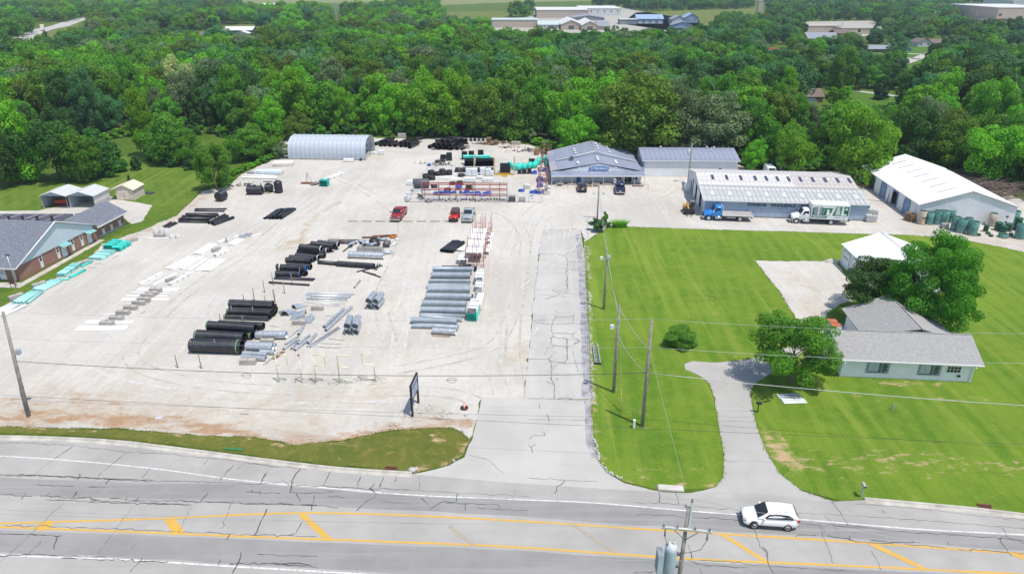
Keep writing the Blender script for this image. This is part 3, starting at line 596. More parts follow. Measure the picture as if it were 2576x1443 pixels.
roof_panels(S,(-.1,Y2+.1,GZ),(-.1,GY-.15,GZ),(CX,GY-.15,GP1),(CX,Y2+.1,GP1),9,M_blueroof,rib=.03)
roof_panels(S,(W+.1,GY-.15,GZ),(W+.1,Y2+.1,GZ),(CX,Y2+.1,GP1),(CX,GY-.15,GP1),9,M_blueroof,rib=.03)
roof_panels(S,(-.1,YB+.2,GZ+.12),(-.1,Y2-.12,GZ+.12),(CX,Y2-.12,GP2),(CX,YB+.2,GP2),11,M_blueroof,rib=.03)
roof_panels(S,(W+.1,Y2-.12,GZ+.12),(W+.1,YB+.2,GZ+.12),(CX,YB+.2,GP2),(CX,Y2-.12,GP2),11,M_blueroof,rib=.03)
part(S,'side_roof_patch',MB().slab([(-.15,YB,GZ+.14),(-.15,2.7,GZ+.045),(1.35,2.7,GZ+.32),(1.35,YB,GZ+.52)],.02),M_greyroof)
for(x0,z0,x1,z1,y)in((-.1,GZ+.1,CX,GP2-.02,Y2-.16),(CX,GP2-.02,W+.1,GZ+.1,Y2-.16),(-.1,GZ+.1,CX,GP2-.02,YB+.24),(CX,GP2-.02,W+.1,GZ+.1,YB+.24)):
 part(S,'rake_trim',MB().tube([(x0,y,z0),(x1,y,z1)],.09,4),M_trim)
part(S,'ridge_cap',MB().tube([(CX,Y2,GP2+.02),(CX,YB,GP2+.02)],.09,5),M_greyroof);part(S,'ridge_cap',MB().tube([(CX,GY,GP1+.02),(CX,Y2,GP1+.02)],.09,5),M_greyroof)
vent=MB().lathe([(.02,.42),(.3,.36),(.32,.24),(.16,.2),(.16,0)],10,close=True).mesh()
for(x,y,pk)in((CX,4.5,GP1),(CX,5.8,GP1),(CX,7.2,GP1),(5.9,4.4,GP1),(5.9,5.3,GP1),(14.2,4.3,GP1),(14.2,5.4,GP1),(14.2,6.4,GP1),(5.9,11.5,GP2),(5.9,13.5,GP2),(5.9,15.5,GP2),(CX+.8,12,GP2),(CX+.8,14.5,GP2),(CX+.8,17,GP2),(13.6,12,GP2),(13.6,14.5,GP2),(13.6,17,GP2)):
 o=link('roof_vent',vent,M_white,S);o.location=(x,y,zl(x,pk)+.0)
part(S,'roof_fan_unit',MB().box((4.8,8.6,zl(4.8,GP1)+.5),(.75,.75,.75)).box((4.8,8.6,zl(4.8,GP1)+.06),(.95,.95,.4)),mat('dark_vent_box',(.12,.12,.13),.6))
xs=[.05,2.2,4.35,6.6,8.8,11.0,13.2,15.4,17.6,W-.1]
for x in xs:part(S,'porch_post',MB().bx(x-.05,x+.05,-.05,.05,.0,PZ-.12),M_trim)
part(S,'porch_slab',MB().bx(-.2,W+.2,-.1,2.4,.0,.10),M_conc)
window(S,(2.6,2.4,1.1),0,.75,.7);window(S,(.55,2.4,1.55),0,.4,.3)
door(S,(5.95,2.4,.1),0,.92,1.95,M_bluedoor)
for x,ww in((10.1,1.4),(11.5,1.0),(12.75,1.3)):window(S,(x,2.4,1.35),0,ww,.55,pm=M_glass)
o=part(S,'notice_board',MB().bx(6.75,8.9,2.33,2.38,1.65,1.9),mat('tan_board',(.45,.36,.18),.6))
for x,ww in((14.6,1.3),(18.2,1.0)):window(S,(x,2.4,.45),0,ww,1.5,2,2)
for x in(16.1,17.0):door(S,(x,2.4,.1),0,.8,1.9,M_glass,'glass_door')
ov=MB()
def stadium(cx,cz,w_,h_,y0,y1,n=10):
 r=h_/2;pts=[]
 for s,a0 in((1,-math.pi/2),(-1,math.pi/2)):
  for k in range(n+1):a=a0+math.pi*k/n;pts.append((cx+s*(w_/2-r)+r*math.cos(a),cz+r*math.sin(a)))
 m=MB();k=len(pts);m.add([(x,y0,z)for x,z in pts]+[(x,y1,z)for x,z in pts],[tuple(range(k)),tuple(range(2*k-1,k-1,-1))]+[(i,k+i,k+(i+1)%k,(i+1)%k)for i in range(k)]);return m
SZ=3.0;SXc=10.25
b1=part(S,'sign_border',stadium(SXc,SZ,4.35,1.06,GY-.26,GY-.16),M_trim)
b2=part(S,'sign_board',stadium(SXc,SZ,4.25,.96,GY-.30,GY-.262),M_signblue)
lettering(b2,'TEARN',.62,(SXc+.05,GY-.31,SZ-.03),0,M_trim,.015,.022,width=2.5)
lettering(b2,'S',.88,(SXc-1.54,GY-.31,SZ+.02),0,M_trim,.015,.018,sx=1.05);lettering(b2,'S',.88,(SXc+1.62,GY-.31,SZ+.02),0,M_trim,.015,.018,sx=1.05)
for x in(6.2,13.9):
 l=part(S,'sign_lamp',MB().tube([(x,GY-.1,GZ+.1),(x-.15,GY-.9,GZ+.9)],.03,6).box((x-.15,GY-1.0,GZ+.92),(.45,.2,.14)),M_trim)
for x in(8.6,10.1,11.6):part(S,'porch_lamp',MB().box((x,.6,2.35),(.35,.2,.18)),M_trim)
# ---- long storage building beside it
B=thing('storage_building','long white storage building with plain slate blue roof beside the sales office','building',(29.3,151.4,0),R_(-1.5))
w1=MB();L,D=20.3,12.0
ribwall(w1,(0,0),(L,0),0,3.75);ribwall(w1,(L,0),(L,D),0,lambda t:3.75+1.3*(1-abs(2*t-1)));ribwall(w1,(L,D),(0,D),0,3.75);ribwall(w1,(0,D),(0,0),0,lambda t:3.75+1.3*(1-abs(2*t-1)))
part(B,'wall',w1,M_whitewall);part(B,'eave_trim',MB().bx(-.7,L+.5,-.40,-.34,3.55,3.72),M_trim)
part(B,'lower_wall',ribwall(MB(),(.05,-.012),(L-.02,-.012),.1,1.9,.3,.03),M_white)
roof_panels(B,(-.7,-.4,3.72),(L+.5,-.4,3.72),(L+.5,D/2,5.12),(-.7,D/2,5.12),20,M_blueroof,rib=.025)
roof_panels(B,(L+.5,D+.4,3.72),(-.7,D+.4,3.72),(-.7,D/2,5.12),(L+.5,D/2,5.12),20,M_blueroof,rib=.025)
window(B,(16.6,-.02,1.15),0,.85,.95,2,2)
door(B,(-.45,-.0,.05),0,.6,2.0,mat('teal_side_door',(.12,.32,.38),.5))
for x in(4.2,14.6,16.2):part(B,'roof_vent',MB().lathe([(.02,.45),(.22,.4),(.22,.25),(.1,.2),(.1,0)],8,Matrix.Translation((x,5.8,5.05)),close=True),M_white)
part(B,'flue',MB().tube([(15.2,3.8,4.5),(15.2,3.8,5.6)],.07,8).lathe([(.16,5.55),(.16,5.65),(.02,5.75)],8,Matrix.Translation((15.2,3.8,0))),M_trim)
# ---- wholesale warehouse with lean-to front
B=thing('warehouse','long blue-fronted warehouse with ribbed metal roofs and skylights behind the trucks','building',(35.6,123.8,0),R_(-5.65))
L,D,YR,YL=28.9,22.0,11.4,6.0;ZE,ZL,ZR=3.2,4.25,5.35
w1=MB();ribwall(w1,(0,0),(L,0),.25,ZE-.02,.22,.02);part(B,'front_wall',w1,M_bluewall)
w2=MB();tp=lambda t:(ZE+(ZL-ZE)*t*D/YL)if t*D<YL else(ZL+(ZR-ZL)*(t*D-YL)/(YR-YL)if t*D<YR else ZR-(ZR-ZE)*(t*D-YR)/(D-YR))
for a,b in((8.8,9.6),(12.8,13.8),(15.6,D)):ribwall(w2,(0,b),(0,a),0,lambda t,a=a,b=b:tp((b-t*(b-a))/D))
ribwall(w2,(0,3.6),(0,0),0,lambda t:tp((3.6-t*3.6)/D));ribwall(w2,(0,D),(0,0),lambda t:2.95 if 0<t<1 else 2.95,lambda t:tp((D-t*D)/D))
ribwall(w2,(L,0),(L,D),.25,lambda t:tp(t));ribwall(w2,(L,D),(0,D),.25,ZE);part(B,'side_wall',w2,M_whitewall)
part(B,'plinth',MB().bx(.02,L-.02,.03,D-.1,0,.26),M_block)
part(B,'sunlit_wall_band',ribwall(MB(),(.03,-.012),(L-.03,-.012),.28,1.75,.22,.025),mat('sunlit_blue_siding',(.36,.43,.545),.6,var=.08,streak=.2))  # lower wall painted paler for sunlight reaching below the eave shadow
part(B,'door_opening',MB().bx(.12,.2,3.62,8.78,.05,2.94),M_inside);part(B,'door_opening',MB().bx(.12,.2,9.62,12.78,.05,2.94),M_inside);part(B,'door_opening',MB().bx(.12,.2,13.82,15.58,.05,2.94),M_inside)
for y0 in(5.6,10.9):part(B,'sliding_door',ribwall(MB(),(-.1,y0+3.0),(-.1,y0),.06,3.0,.3),M_white)
roof_panels(B,(-.35,-.4,ZE),(L+.35,-.4,ZE),(L+.35,YL,ZL),(-.35,YL,ZL),36,M_galv,rib=.06)
roof_panels(B,(-.3,YL+.02,ZL+.05),(17.6,YL+.02,ZL+.05),(17.6,YR,ZR),(-.3,YR,ZR),22,M_oldroof,rib=.03)
roof_panels(B,(17.6,YL+.02,ZL+.05),(L+.2,YL+.02,ZL+.05),(L+.2,YR,ZR),(17.6,YR,ZR),14,M_rustroof,rib=.03)
roof_panels(B,(L+.2,D+.3,ZE),(-.3,D+.3,ZE),(-.3,YR,ZR),(L+.2,YR,ZR),36,M_oldroof,rib=.03)
ef=MB();ef.tube([(-.36,-.42,ZE),(-.36,YL,ZL),(-.36,YR,ZR)],.07,4);part(B,'rake_trim',ef,M_trim);part(B,'eave_trim',MB().bx(-.35,L+.35,-.45,-.402,ZE-.12,ZE+.01),M_trim)
sk=MB().box((0,0,0),(.8,1.9,.04),rx=math.atan2(ZL-ZE,YL+.4)).mesh();sk2=MB().box((0,0,0),(.48,1.9,.05),rx=math.atan2(ZR-ZL,YR-YL)).mesh()
for i in range(9):o=link('skylight',sk,M_skyl,B);o.location=(1.9+i*3.2-(.25 if i<2 else 0),2.6,ZE+(ZL-ZE)*3.0/(YL+.4)+.06)
for x in(2.6,5.3,8.0,10.7,12.8,14.9,17.0,19.2,21.5,23.8,26.1,28.3):o=link('skylight',sk2,M_skyld,B);o.location=(x,9.3,ZL+.05+(ZR-ZL)*(3.3/5.4)+.045)
lettering(B,'STEARNS',.72,(9.4,-.03,ZE-.72),0,M_black,.01,.025,width=3.4);lettering(B,'WHOLESALE',.72,(14.0,-.03,ZE-.72),0,M_black,.01,.025,width=4.5);lettering(B,'PLUMBING',.72,(19.3,-.03,ZE-.72),0,M_black,.01,.025,width=4.1)
part(B,'wall_lamp',MB().box((1.7,-.15,ZE-.3),(.3,.3,.16)),M_trim)
part(B,'end_cabinet',MB().box((-.75,17.2,.95),(1.1,1.8,1.9)),M_white)
# ---- white gabled barn
B=thing('white_barn','big white gabled metal barn with blue sliding doors beside the pipe coils','barn',(73.5,120.5,0),R_(-4.4))
WB,LB,ZE,ZR=16.7,27.3,3.3,6.0;w1=MB()
ribwall(w1,(0,0),(WB,0),0,lambda t:ZE+(ZR-ZE)*(1-abs(2*t-1)),.3);ribwall(w1,(WB,0),(WB,LB),0,ZE);ribwall(w1,(WB,LB),(0,LB),0,lambda t:ZE+(ZR-ZE)*(1-abs(2*t-1)))
DO=[(3.6,5.9,1),(8.8,11.1,0),(14.2,16.6,1),(19.8,22.2,0),(25.2,27.0,1)];e=LB
for y0,y1,_ in DO[::-1]:ribwall(w1,(0,e),(0,y1),0,2.75);e=y0
ribwall(w1,(0,e),(0,0),0,2.75);ribwall(w1,(0,LB),(0,0),2.75,ZE);part(B,'wall',w1,M_whitewall)
for y0,y1,cl in DO:
 if cl:part(B,'sliding_door',ribwall(MB(),(-.06,y1),(-.06,y0),.03,2.76,.4),M_door2)
 else:part(B,'door_opening',MB().bx(.9,.98,y0-.6,y1+.6,.02,2.75),M_inside)
 fr=MB()
 for yy in(y0,y1):fr.bx(-.12,-.03,yy-.1,yy+.1,0,2.5);fr.box((-.08,yy+(.22 if yy==y0 else-.22),2.6),(.09,.55,.2),rx=(.75 if yy==y0 else-.75))
 fr.bx(-.12,-.03,y0,y1,2.72,2.88);part(B,'door_trim',fr,mat('blue_trim',(.12,.19,.36),.5))
roof_panels(B,(-.25,LB+.2,ZE-.02),(-.25,-.2,ZE-.02),(WB/2,-.2,ZR+.05),(WB/2,LB+.2,ZR+.05),30,M_barnroof,rib=.02)
roof_panels(B,(WB+.25,-.2,ZE-.02),(WB+.25,LB+.2,ZE-.02),(WB/2,LB+.2,ZR+.05),(WB/2,-.2,ZR+.05),30,M_barnroof,rib=.02)
an=math.atan2(ZR-ZE,WB/2);s1=MB().box((0,0,0),(2.9,.34,.03),ry=-an).mesh();s2=MB().box((0,0,0),(2.9,.34,.03),ry=an).mesh();M_strip=mat('grey_translucent_strip',(.42,.42,.41),.5)
for i in range(7):o=link('skylight',s1,M_strip,B);o.location=(WB/2-2.7,3.2+i*3.4,ZR-2.7*math.tan(an)+.09)
for i in range(8):o=link('skylight',s2,mat('white_translucent_strip',(.68,.69,.69),.5),B);o.location=(WB/2+2.7,3.2+i*3.0,ZR-2.7*math.tan(an)+.09)
part(B,'rake_trim',MB().tube([(-.25,-.23,ZE-.05),(WB/2,-.23,ZR+.02),(WB+.25,-.23,ZE-.05)],.06,4),mat('grey_trim',(.45,.47,.48),.5))
# ---- white bungalow
Hs=thing('bungalow','white brick bungalow with grey shingle roofs and twin red-topped chimneys','house',(36.8,67.4,0),R_(-5.0))
w1=MB();L=14.1;M_hglass=mat('pale_reflection_glass',(.10,.13,.14),.12,var=.3,scale=2)  # pale bluish reflection put into the pane colour
M_hw=mat('white_painted_brick',(0.80,0.80,0.80),.7,var=.04,scale=1,bump=.3,bscale=14)
flatwall(w1,(0,0),(L,0),0,2.45);flatwall(w1,(0,6.4),(0,.15),0,2.45);flatwall(w1,(L,.15),(L,6.4),0,2.45);flatwall(w1,(L-.15,6.4),(.15,6.4),0,2.45)
gable(w1,(0,6.4),(0,0),2.45,4.0);gable(w1,(L,0),(L,6.4),2.45,4.0);part(Hs,'wall',w1,M_hw)
w2=MB();X0,X1,Yb0,Yb1=4.6,13.9,6.55,12.2
flatwall(w2,(X0,Yb1),(X0,Yb0),0,2.5);flatwall(w2,(X1,Yb0),(X1,Yb1),0,2.5);flatwall(w2,(X1-.15,Yb1),(X0+.15,Yb1),0,2.5);gable(w2,(X1,Yb1),(X0,Yb1),2.5,4.45);part(Hs,'rear_wall',w2,M_hw)
def shingle_rows(root,A,B_,C,D_,rows,m,name='shingle_course'):
 A,B_,C,D_=map(Vector,(A,B_,C,D_));nn=(B_-A).cross(D_-A).normalized()
 for i in range(rows):
  a,b=i/rows,(i+1)/rows+.02;p0,p1,q1,q0=A.lerp(D_,a),B_.lerp(C,a),B_.lerp(C,min(b,1)),A.lerp(D_,min(b,1))
  mb=MB();mb.slab([p0+nn*.035,p1+nn*.035,q1+nn*.01,q0+nn*.01],.03);part(root,name,mb,m)
def roof_plain(root,A,B_,C,D_,m,rows=0,name='roof',t=.1):
 o=part(root,name,MB().slab([A,B_,C,D_],t),m)
 if rows:shingle_rows(o,A,B_,C,D_,rows,m)
 return o
roof_plain(Hs,(-1.0,-.45,2.4),(L+.6,-.45,2.4),(L+.6,3.2,4.2),(-1.0,3.2,4.2),M_shing,16);roof_plain(Hs,(L+.6,7.1,2.3),(-1.0,7.1,2.3),(-1.0,3.2,4.2),(L+.6,3.2,4.2),M_shing,10)
rx=(X0+X1)/2+.1
roof_plain(Hs,(X0-.6,Yb1+.5,2.45),(X0-.6,5.4,2.45),(rx,3.4,4.62),(rx,Yb1+.5,4.62),M_shing,16);roof_plain(Hs,(X1+.6,5.4,2.45),(X1+.6,Yb1+.5,2.45),(rx,Yb1+.5,4.62),(rx,3.4,4.62),M_shing,16)
part(Hs,'gutter',MB().bx(-1.0,L+.6,-.57,-.46,2.3,2.41),M_trim);part(Hs,'downspout',MB().bx(.0,.08,-.13,-.05,.05,2.2).box((.04,-.4,2.15),(.08,.7,.08)),M_trim);part(Hs,'downspout',MB().bx(L-.3,L-.22,-.13,-.05,.05,2.2).box((L-.26,-.4,2.15),(.08,.7,.08)),M_trim)
part(Hs,'ridge_cap',MB().tube([(-1,3.2,4.24),(L+.6,3.2,4.24)],.07,5),M_shing);part(Hs,'ridge_cap',MB().tube([(rx,3.4,4.66),(rx,Yb1+.5,4.66)],.07,5),M_shing)
for x,ww in((3.9,2.55),(9.4,2.5)):
 window(Hs,(x,0,.62),0,ww,1.42,3,1,mat('window_frame_grey',(.5,.53,.54),.5),fw=.09,pm=M_hglass)
 for sx in(-1,1):
  part(Hs,'shutter_lattice',MB().bx(x+sx*ww*.42-.18,x+sx*ww*.42+.18,-.07,-.055,.85,.88).bx(x+sx*ww*.42-.18,x+sx*ww*.42+.18,-.07,-.055,1.3,1.33).bx(x+sx*ww*.42-.18,x+sx*ww*.42+.18,-.07,-.055,1.7,1.73).bx(x+sx*ww*.42-.015,x+sx*ww*.42+.015,-.071,-.054,.8,2.0),M_trim)
 part(Hs,'curtain',MB().bx(x-.95,x+.1,-.025,-.0205,.85,1.98),mat('pale_curtain',(.42,.48,.5),.8))
window(Hs,(11.95,0,1.1),0,1.55,.85,4,2)
part(Hs,'meter_box',MB().box((12.6,-.1,.75),(.3,.16,.2)),M_black)
ch=MB();ch.bx(-1.0,.05,2.2,3.0,0,5.1);ch.bx(-.95,.0,3.35,4.1,0,4.9)
part(Hs,'chimney',MB().bx(-1.05,.02,2.1,3.0,0,5.15),M_hw);part(Hs,'chimney',MB().bx(-1.0,-.0,3.3,4.15,0,5.05),M_hw)
M_cap=mat('red_clay_cap',(.40,.11,.05),.8,var=.2)
part(Hs,'chimney_cap',MB().bx(-1.05,.02,2.1,3.0,5.15,5.22),M_cap);part(Hs,'chimney_cap',MB().bx(-1.0,0,3.3,4.15,5.05,5.12),M_cap)
part(Hs,'side_porch',MB().slab([(-2.6,.8,2.2),(-.95,.8,2.35),(-.95,3.0,3.1),(-2.6,3.0,2.9)],.1),M_shing);
for y in(.9,2.9):part(Hs,'porch_post',MB().bx(-2.55,-2.45,y-.05,y+.05,0,2.2+(y-.8)*.3),M_trim)
window(Hs,(X0-.0,8.2,.9),R_(-90),.9,1.2,2,2);window(Hs,(0,1.2,.8),R_(-90),.8,1.2,1,2)
# ---- white garage behind the big tree
B=thing('garage','white garage with plain white metal roof half hidden behind the big tree','garage',(50.7,90.2,0),R_(-2.5))
w1=MB();WG,LG,ZE,ZR=10.6,10.6,3.2,5.1;ribwall(w1,(0,0),(WG,0),0,lambda t:ZE+(ZR-ZE)*(1-abs(2*t-1)));ribwall(w1,(WG,0),(WG,LG),0,ZE);ribwall(w1,(WG,LG),(0,LG),0,lambda t:ZE+(ZR-ZE)*(1-abs(2*t-1)));ribwall(w1,(0,LG),(0,0),0,ZE);part(B,'wall',w1,M_whitewall)
roof_panels(B,(-.3,LG+.2,ZE-.05),(-.3,-.3,ZE-.05),(WG/2,-.3,ZR+.05),(WG/2,LG+.2,ZR+.05),12,M_barnroof,rib=.012);roof_panels(B,(WG+.3,-.3,ZE-.05),(WG+.3,LG+.2,ZE-.05),(WG/2,LG+.2,ZR+.05),(WG/2,-.3,ZR+.05),12,M_barnroof,rib=.012)
for y in(8.7,5.3):
 o=part(B,'garage_door',MB().bx(-.08,-.02,y-1.1,y+1.1,.02,2.45),M_white);link('door_surround',MB().bx(-.06,-.025,y-1.3,y+1.3,.02,2.65).mesh(),mat('grey_trim',(.45,.47,.48),.5),o)
 for k in range(4):link('door_pane',MB().bx(-.095,-.082,y-.75+k*.42,y-.5+k*.42,1.5,1.72).mesh(),M_glass,o)
part(B,'ridge_cap',MB().tube([(WG/2,-.3,ZR+.07),(WG/2,LG+.2,ZR+.07)],.08,5),M_trim)
# ---- brick meeting hall on the left
B=thing('brick_hall','low red brick hall with pale blue gable and grey shingle roofs left of the yard','building',(-72.2,93.9,0),R_(-6.0))
LG,WN=17.9,7.4;w1=MB();ZE,ZA=2.4,6.2;XW=-34
flatwall(w1,(0,0),(0,LG+WN),0,ZE,.2);flatwall(w1,(XW,0),(-.2,0),0,ZE,.2);flatwall(w1,(-.2,LG+WN),(-6.4,LG+WN),0,ZE,.2);part(B,'wall',w1,M_brick)
part(B,'gable_end',gable(MB(),(.12,-.4),(.12,LG+.4),ZE-.1,ZA-.15),mat('pale_blue_gable_panel',(.50,.58,.62),.6,var=.04))
roof_plain(B,(XW,-.7,ZE-.15),(.35,-.7,ZE-.15),(.35,LG/2,ZA),(XW,LG/2,ZA),M_asph,18);roof_plain(B,(.35,LG+.7,ZE-.15),(XW,LG+.7,ZE-.15),(XW,LG/2,ZA),(.35,LG/2,ZA),M_asph,6)
rt=MB();rt.tube([(.4,-.7,ZE-.2),(.4,LG/2,ZA-.02),(.4,LG+.7,ZE-.2)],.1,4);part(B,'rake_trim',rt,M_trim);part(B,'eave_trim',MB().bx(XW,.35,-.8,-.71,ZE-.3,ZE-.14),M_trim)
roof_plain(B,(.65,LG-.6,ZE-.1),(.65,LG+WN+.5,ZE-.1),(-2.9,LG+WN+.3,ZE+1.9),(-2.9,LG-3.6,ZE+1.9),M_asph,12);roof_plain(B,(-6.4,LG+WN+.5,ZE-.1),(-6.4,LG-3.6,ZE-.1),(-2.9,LG-3.6,ZE+1.9),(-2.9,LG+WN+.3,ZE+1.9),M_asph,6)
gb=MB();gable(gb,(.0,LG+WN),(-6.2,LG+WN),ZE,ZE+1.75);part(B,'wing_gable',gb,M_brick);part(B,'eave_trim',MB().bx(.66,.74,LG-.6,LG+WN+.5,ZE-.26,ZE-.08),M_trim)
part(B,'roof_vent',MB().tube([(-2.6,LG-1,ZE+1.8),(-2.6,LG-1,ZE+2.35)],.08,8),M_trim)
M_panel=mat('white_panel',(.66,.70,.70),.6,var=.04)
for y in(4.6,8.3,11.7,13.9,19.4,21.6,23.9):
 if y in(8.3,):pass
 window(B,(0,y,1.25),R_(90),.62,.95,1,2);part(B,'window_panel',MB().bx(.0,.035,y-.3,y+.3,.3,1.24),M_panel)
for y in(9.6,15.7):
 door(B,(0,y,.05),R_(90),.85,1.95,M_panel);part(B,'door_canopy',MB().slab([(1.0,y-.95,2.0),(1.0,y+.95,2.0),(.02,y+.95,2.32),(.02,y-.95,2.32)],.06),mat('teal_canopy',(.20,.42,.42),.6))
window(B,(-2.6,0,.9),0,1.0,1.2,1,2,M_trim,mat('pale_blind',(.45,.5,.52),.6));part(B,'window_panel',MB().bx(-3.1,-2.1,-.035,0,.15,.9),M_panel);part(B,'downspout',MB().bx(-.7,-.6,-.1,-.01,.05,2.25),M_trim)
part(B,'plinth',MB().bx(.0,.03,LG+.2,LG+WN,0,.45),mat('grey_render',(.36,.36,.36),.9))
C=G(*zS(315,1290));
def world_poly(pts,fr):return GP(pts,fr)
sheet('hall_path',[zS(*q)for q in((330,1290),(1510,640),(1590,640),(1560,665),(300,1370),(-400,1360),(-400,1300))],M_conc,.016,0,.03,1.5)
HLD=GP([(1830,270),(1600,490),(1280,630),(930,750),(800,890),(520,1050),(300,1180),(0,1320)],zG)
M_lawn3=grass_mat('mown_strip',(0.10,0.175,0.02),dry=.35)
sheet('hall_lawn',[zS(*q)for q in((300,1375),(1560,668),(1650,640),(2010,425),(2140,385))]+[zG(*q)for q in((1390,390),(1530,405),(1850,230),(1840,270),(1600,490),(1280,625),(930,745),(800,885),(520,1045),(300,1175),(0,1315),(-400,1465),(-400,1330),(60,1185))],M_lawn3,.020,1.2,.3,.6,lambda p:(.4*(1-sstep(.1,1.0,line_d(p,HLD))),0,0))
sheet('back_lawn',[zG(*q)for q in((-700,440),(0,442),(350,440),(420,428),(1000,300),(1100,345),(1390,390),(1530,405),(1850,230),(1900,150),(1850,20),(1750,-120),(1150,-60),(500,120),(-700,200))],M_lawn2,.006,2,.2,1.0,lambda p:(0,0,0))
sheet('hall_gravel',[zG(*q)for q in((-700,445),(0,445),(360,440),(420,425),(1000,310),(1100,345),(1260,370),(1400,395),(1530,408),(1480,490),(1200,565),(1010,420),(680,470),(-700,470))],M_gravel,.010,2,.2,1.0,lambda p:(0,.1,0))
sheet('parking_asphalt',[zG(*q)for q in((-700,472),(690,472),(540,540),(-700,540))],mat('dark_parking_asphalt',(.075,.07,.10),.85,var=.15,world=True),.014,0,.05,2)
for x0 in(-290,-130,30,190,290,420):
 mb=MB();ribbon(mb,GP([(x0+160,472),(x0,528)],zG),.14,.018);struct('parking_line',mb,M_whiteline,bpy.data.objects['parking_asphalt'])
for i,x in enumerate((88,212,343,477)):
 p=G(*zG(x,532));r=thing('parking_bollard','squat dark parking bollard, %s of the four behind the brick hall from the left'%ORD(i+1),'bollard',(p.x,p.y,.014),0,'dark bollards behind the brick hall')
 part(r,'body',MB().lathe([(.28,0),(.3,.12),(.2,.2),(.22,.6),(.16,.72)],10,close=True),M_black);part(r,'cap',MB().lathe([(.24,.72),(.28,.78),(.1,.86)],10,close=True),M_black)
 # ---- carports, shed, arched shed
M_car=mat('carport_sheet_metal',(0.56,0.565,0.55),.5,.1,var=.07,scale=.8);M_carwall=mat('pale_carport_wall',(0.45,0.52,0.55),.6,var=.06)
for i,(x,y,lab)in enumerate(((-90.2,128.6,'open metal carport sheltering a red implement, behind the brick hall'),(-85.0,128.7,'open empty metal carport with slatted side next to the tan shed'))):
 C=thing('carport',lab,'carport',(x,y,0),R_(-2),'metal carports behind the brick hall');wC,dC=5.0,5.2;ze_,zr_=2.45,3.3
 for xx in(.06,wC-.06):
  for yy in(.05,dC/2,dC-.05):part(C,'post',MB().bx(xx-.04,xx+.04,yy-.04,yy+.04,0,ze_),M_car)
 part(C,'side_wall',ribwall(MB(),(.0,dC),(.0,0),.02,ze_,.25),M_carwall);part(C,'back_wall',ribwall(MB(),(wC,dC),(0,dC),.02,lambda t:ze_+(zr_-ze_)*(1-abs(2*t-1)),.25),M_carwall)
 if i:
  part(C,'side_wall',ribwall(MB(),(wC,0),(wC,dC),.9,ze_,.25),M_car)
  for k in range(4):part(C,'side_slat',MB().bx(wC-.0,wC+.05,0,dC,.05+k*.21,.19+k*.21),M_car)
 else:
  for k in range(8):part(C,'brace_rung',MB().bx(wC-.1,wC+.0,-.02,.04,.2+k*.28,.28+k*.28),M_black)
 roof_panels(C,(-.25,dC+.1,ze_),(-.25,-.25,ze_),(wC/2,-.25,zr_),(wC/2,dC+.1,zr_),6,M_car,rib=.03);roof_panels(C,(wC+.25,-.25,ze_),(wC+.25,dC+.1,ze_),(wC/2,dC+.1,zr_),(wC/2,-.25,zr_),6,M_car,rib=.03)
 fr=MB();gable(fr,(0.0,.02),(wC,.02),ze_,zr_-.03,t=.05);part(C,'front_gable',fr,M_carwall)
p=Vector((-87.4,130.2,0));M_redimp=mat('red_implement_paint',(.48,.045,.02),.45,var=.15)
I=thing('implement','bright red towed farm implement parked in the open carport','implement',p,0)
part(I,'hopper',MB().box((0,0,.95),(2.3,.7,.5),taper=1.08),M_redimp);part(I,'frame',MB().box((0,-.1,.55),(2.5,.5,.14)),M_redimp);part(I,'drawbar',MB().tube([(0,-.2,.5),(-.4,-1.3,.3)],.07,6).tube([(-.4,-1.3,.3),(-.4,-1.3,.0)],.04,6),M_redimp)
for s in(-1,1):part(I,'wheel',MB().lathe([(.1,-.1),(.4,-.1),(.42,0),(.4,.1),(.1,.1)],14,Matrix.Translation((s*1.1,0,.42))@Matrix.Rotation(math.pi/2,4,'Y'),close=True),M_black)
B=thing('garden_shed','small tan garden shed with double doors beside the carports','shed',(-78.7,133.9,0),R_(-1));M_tan=mat('tan_siding',(.62,.53,.43),.7,var=.05);M_tanr=mat('pale_tan_shed_roof',(.66,.57,.44),.7,var=.06)
w1=MB();ribwall(w1,(0,0),(3.6,0),0,lambda t:2.2+.8*(1-abs(2*t-1)),.2,.015);ribwall(w1,(3.6,0),(3.6,4),0,2.2,.2,.015);ribwall(w1,(3.6,4),(0,4),0,lambda t:2.2+.8*(1-abs(2*t-1)),.2,.015);ribwall(w1,(0,4),(0,0),0,2.2,.2,.015);part(B,'wall',w1,M_tan)
roof_plain(B,(-1.3,4.2,2.0),(-1.3,-.25,2.0),(1.8,-.25,3.12),(1.8,4.2,3.12),M_tanr);roof_plain(B,(3.85,-.25,2.1),(3.85,4.2,2.1),(1.8,4.2,3.12),(1.8,-.25,3.12),M_tanr)
for x in(1.05,2.15):part(B,'door',MB().bx(x-.53,x+.53,-.07,-.02,.08,2.0),mat('tan_door',(.66,.56,.47),.7))
part(B,'latch',MB().box((1.6,-.1,.95),(.1,.05,.22)),M_black)
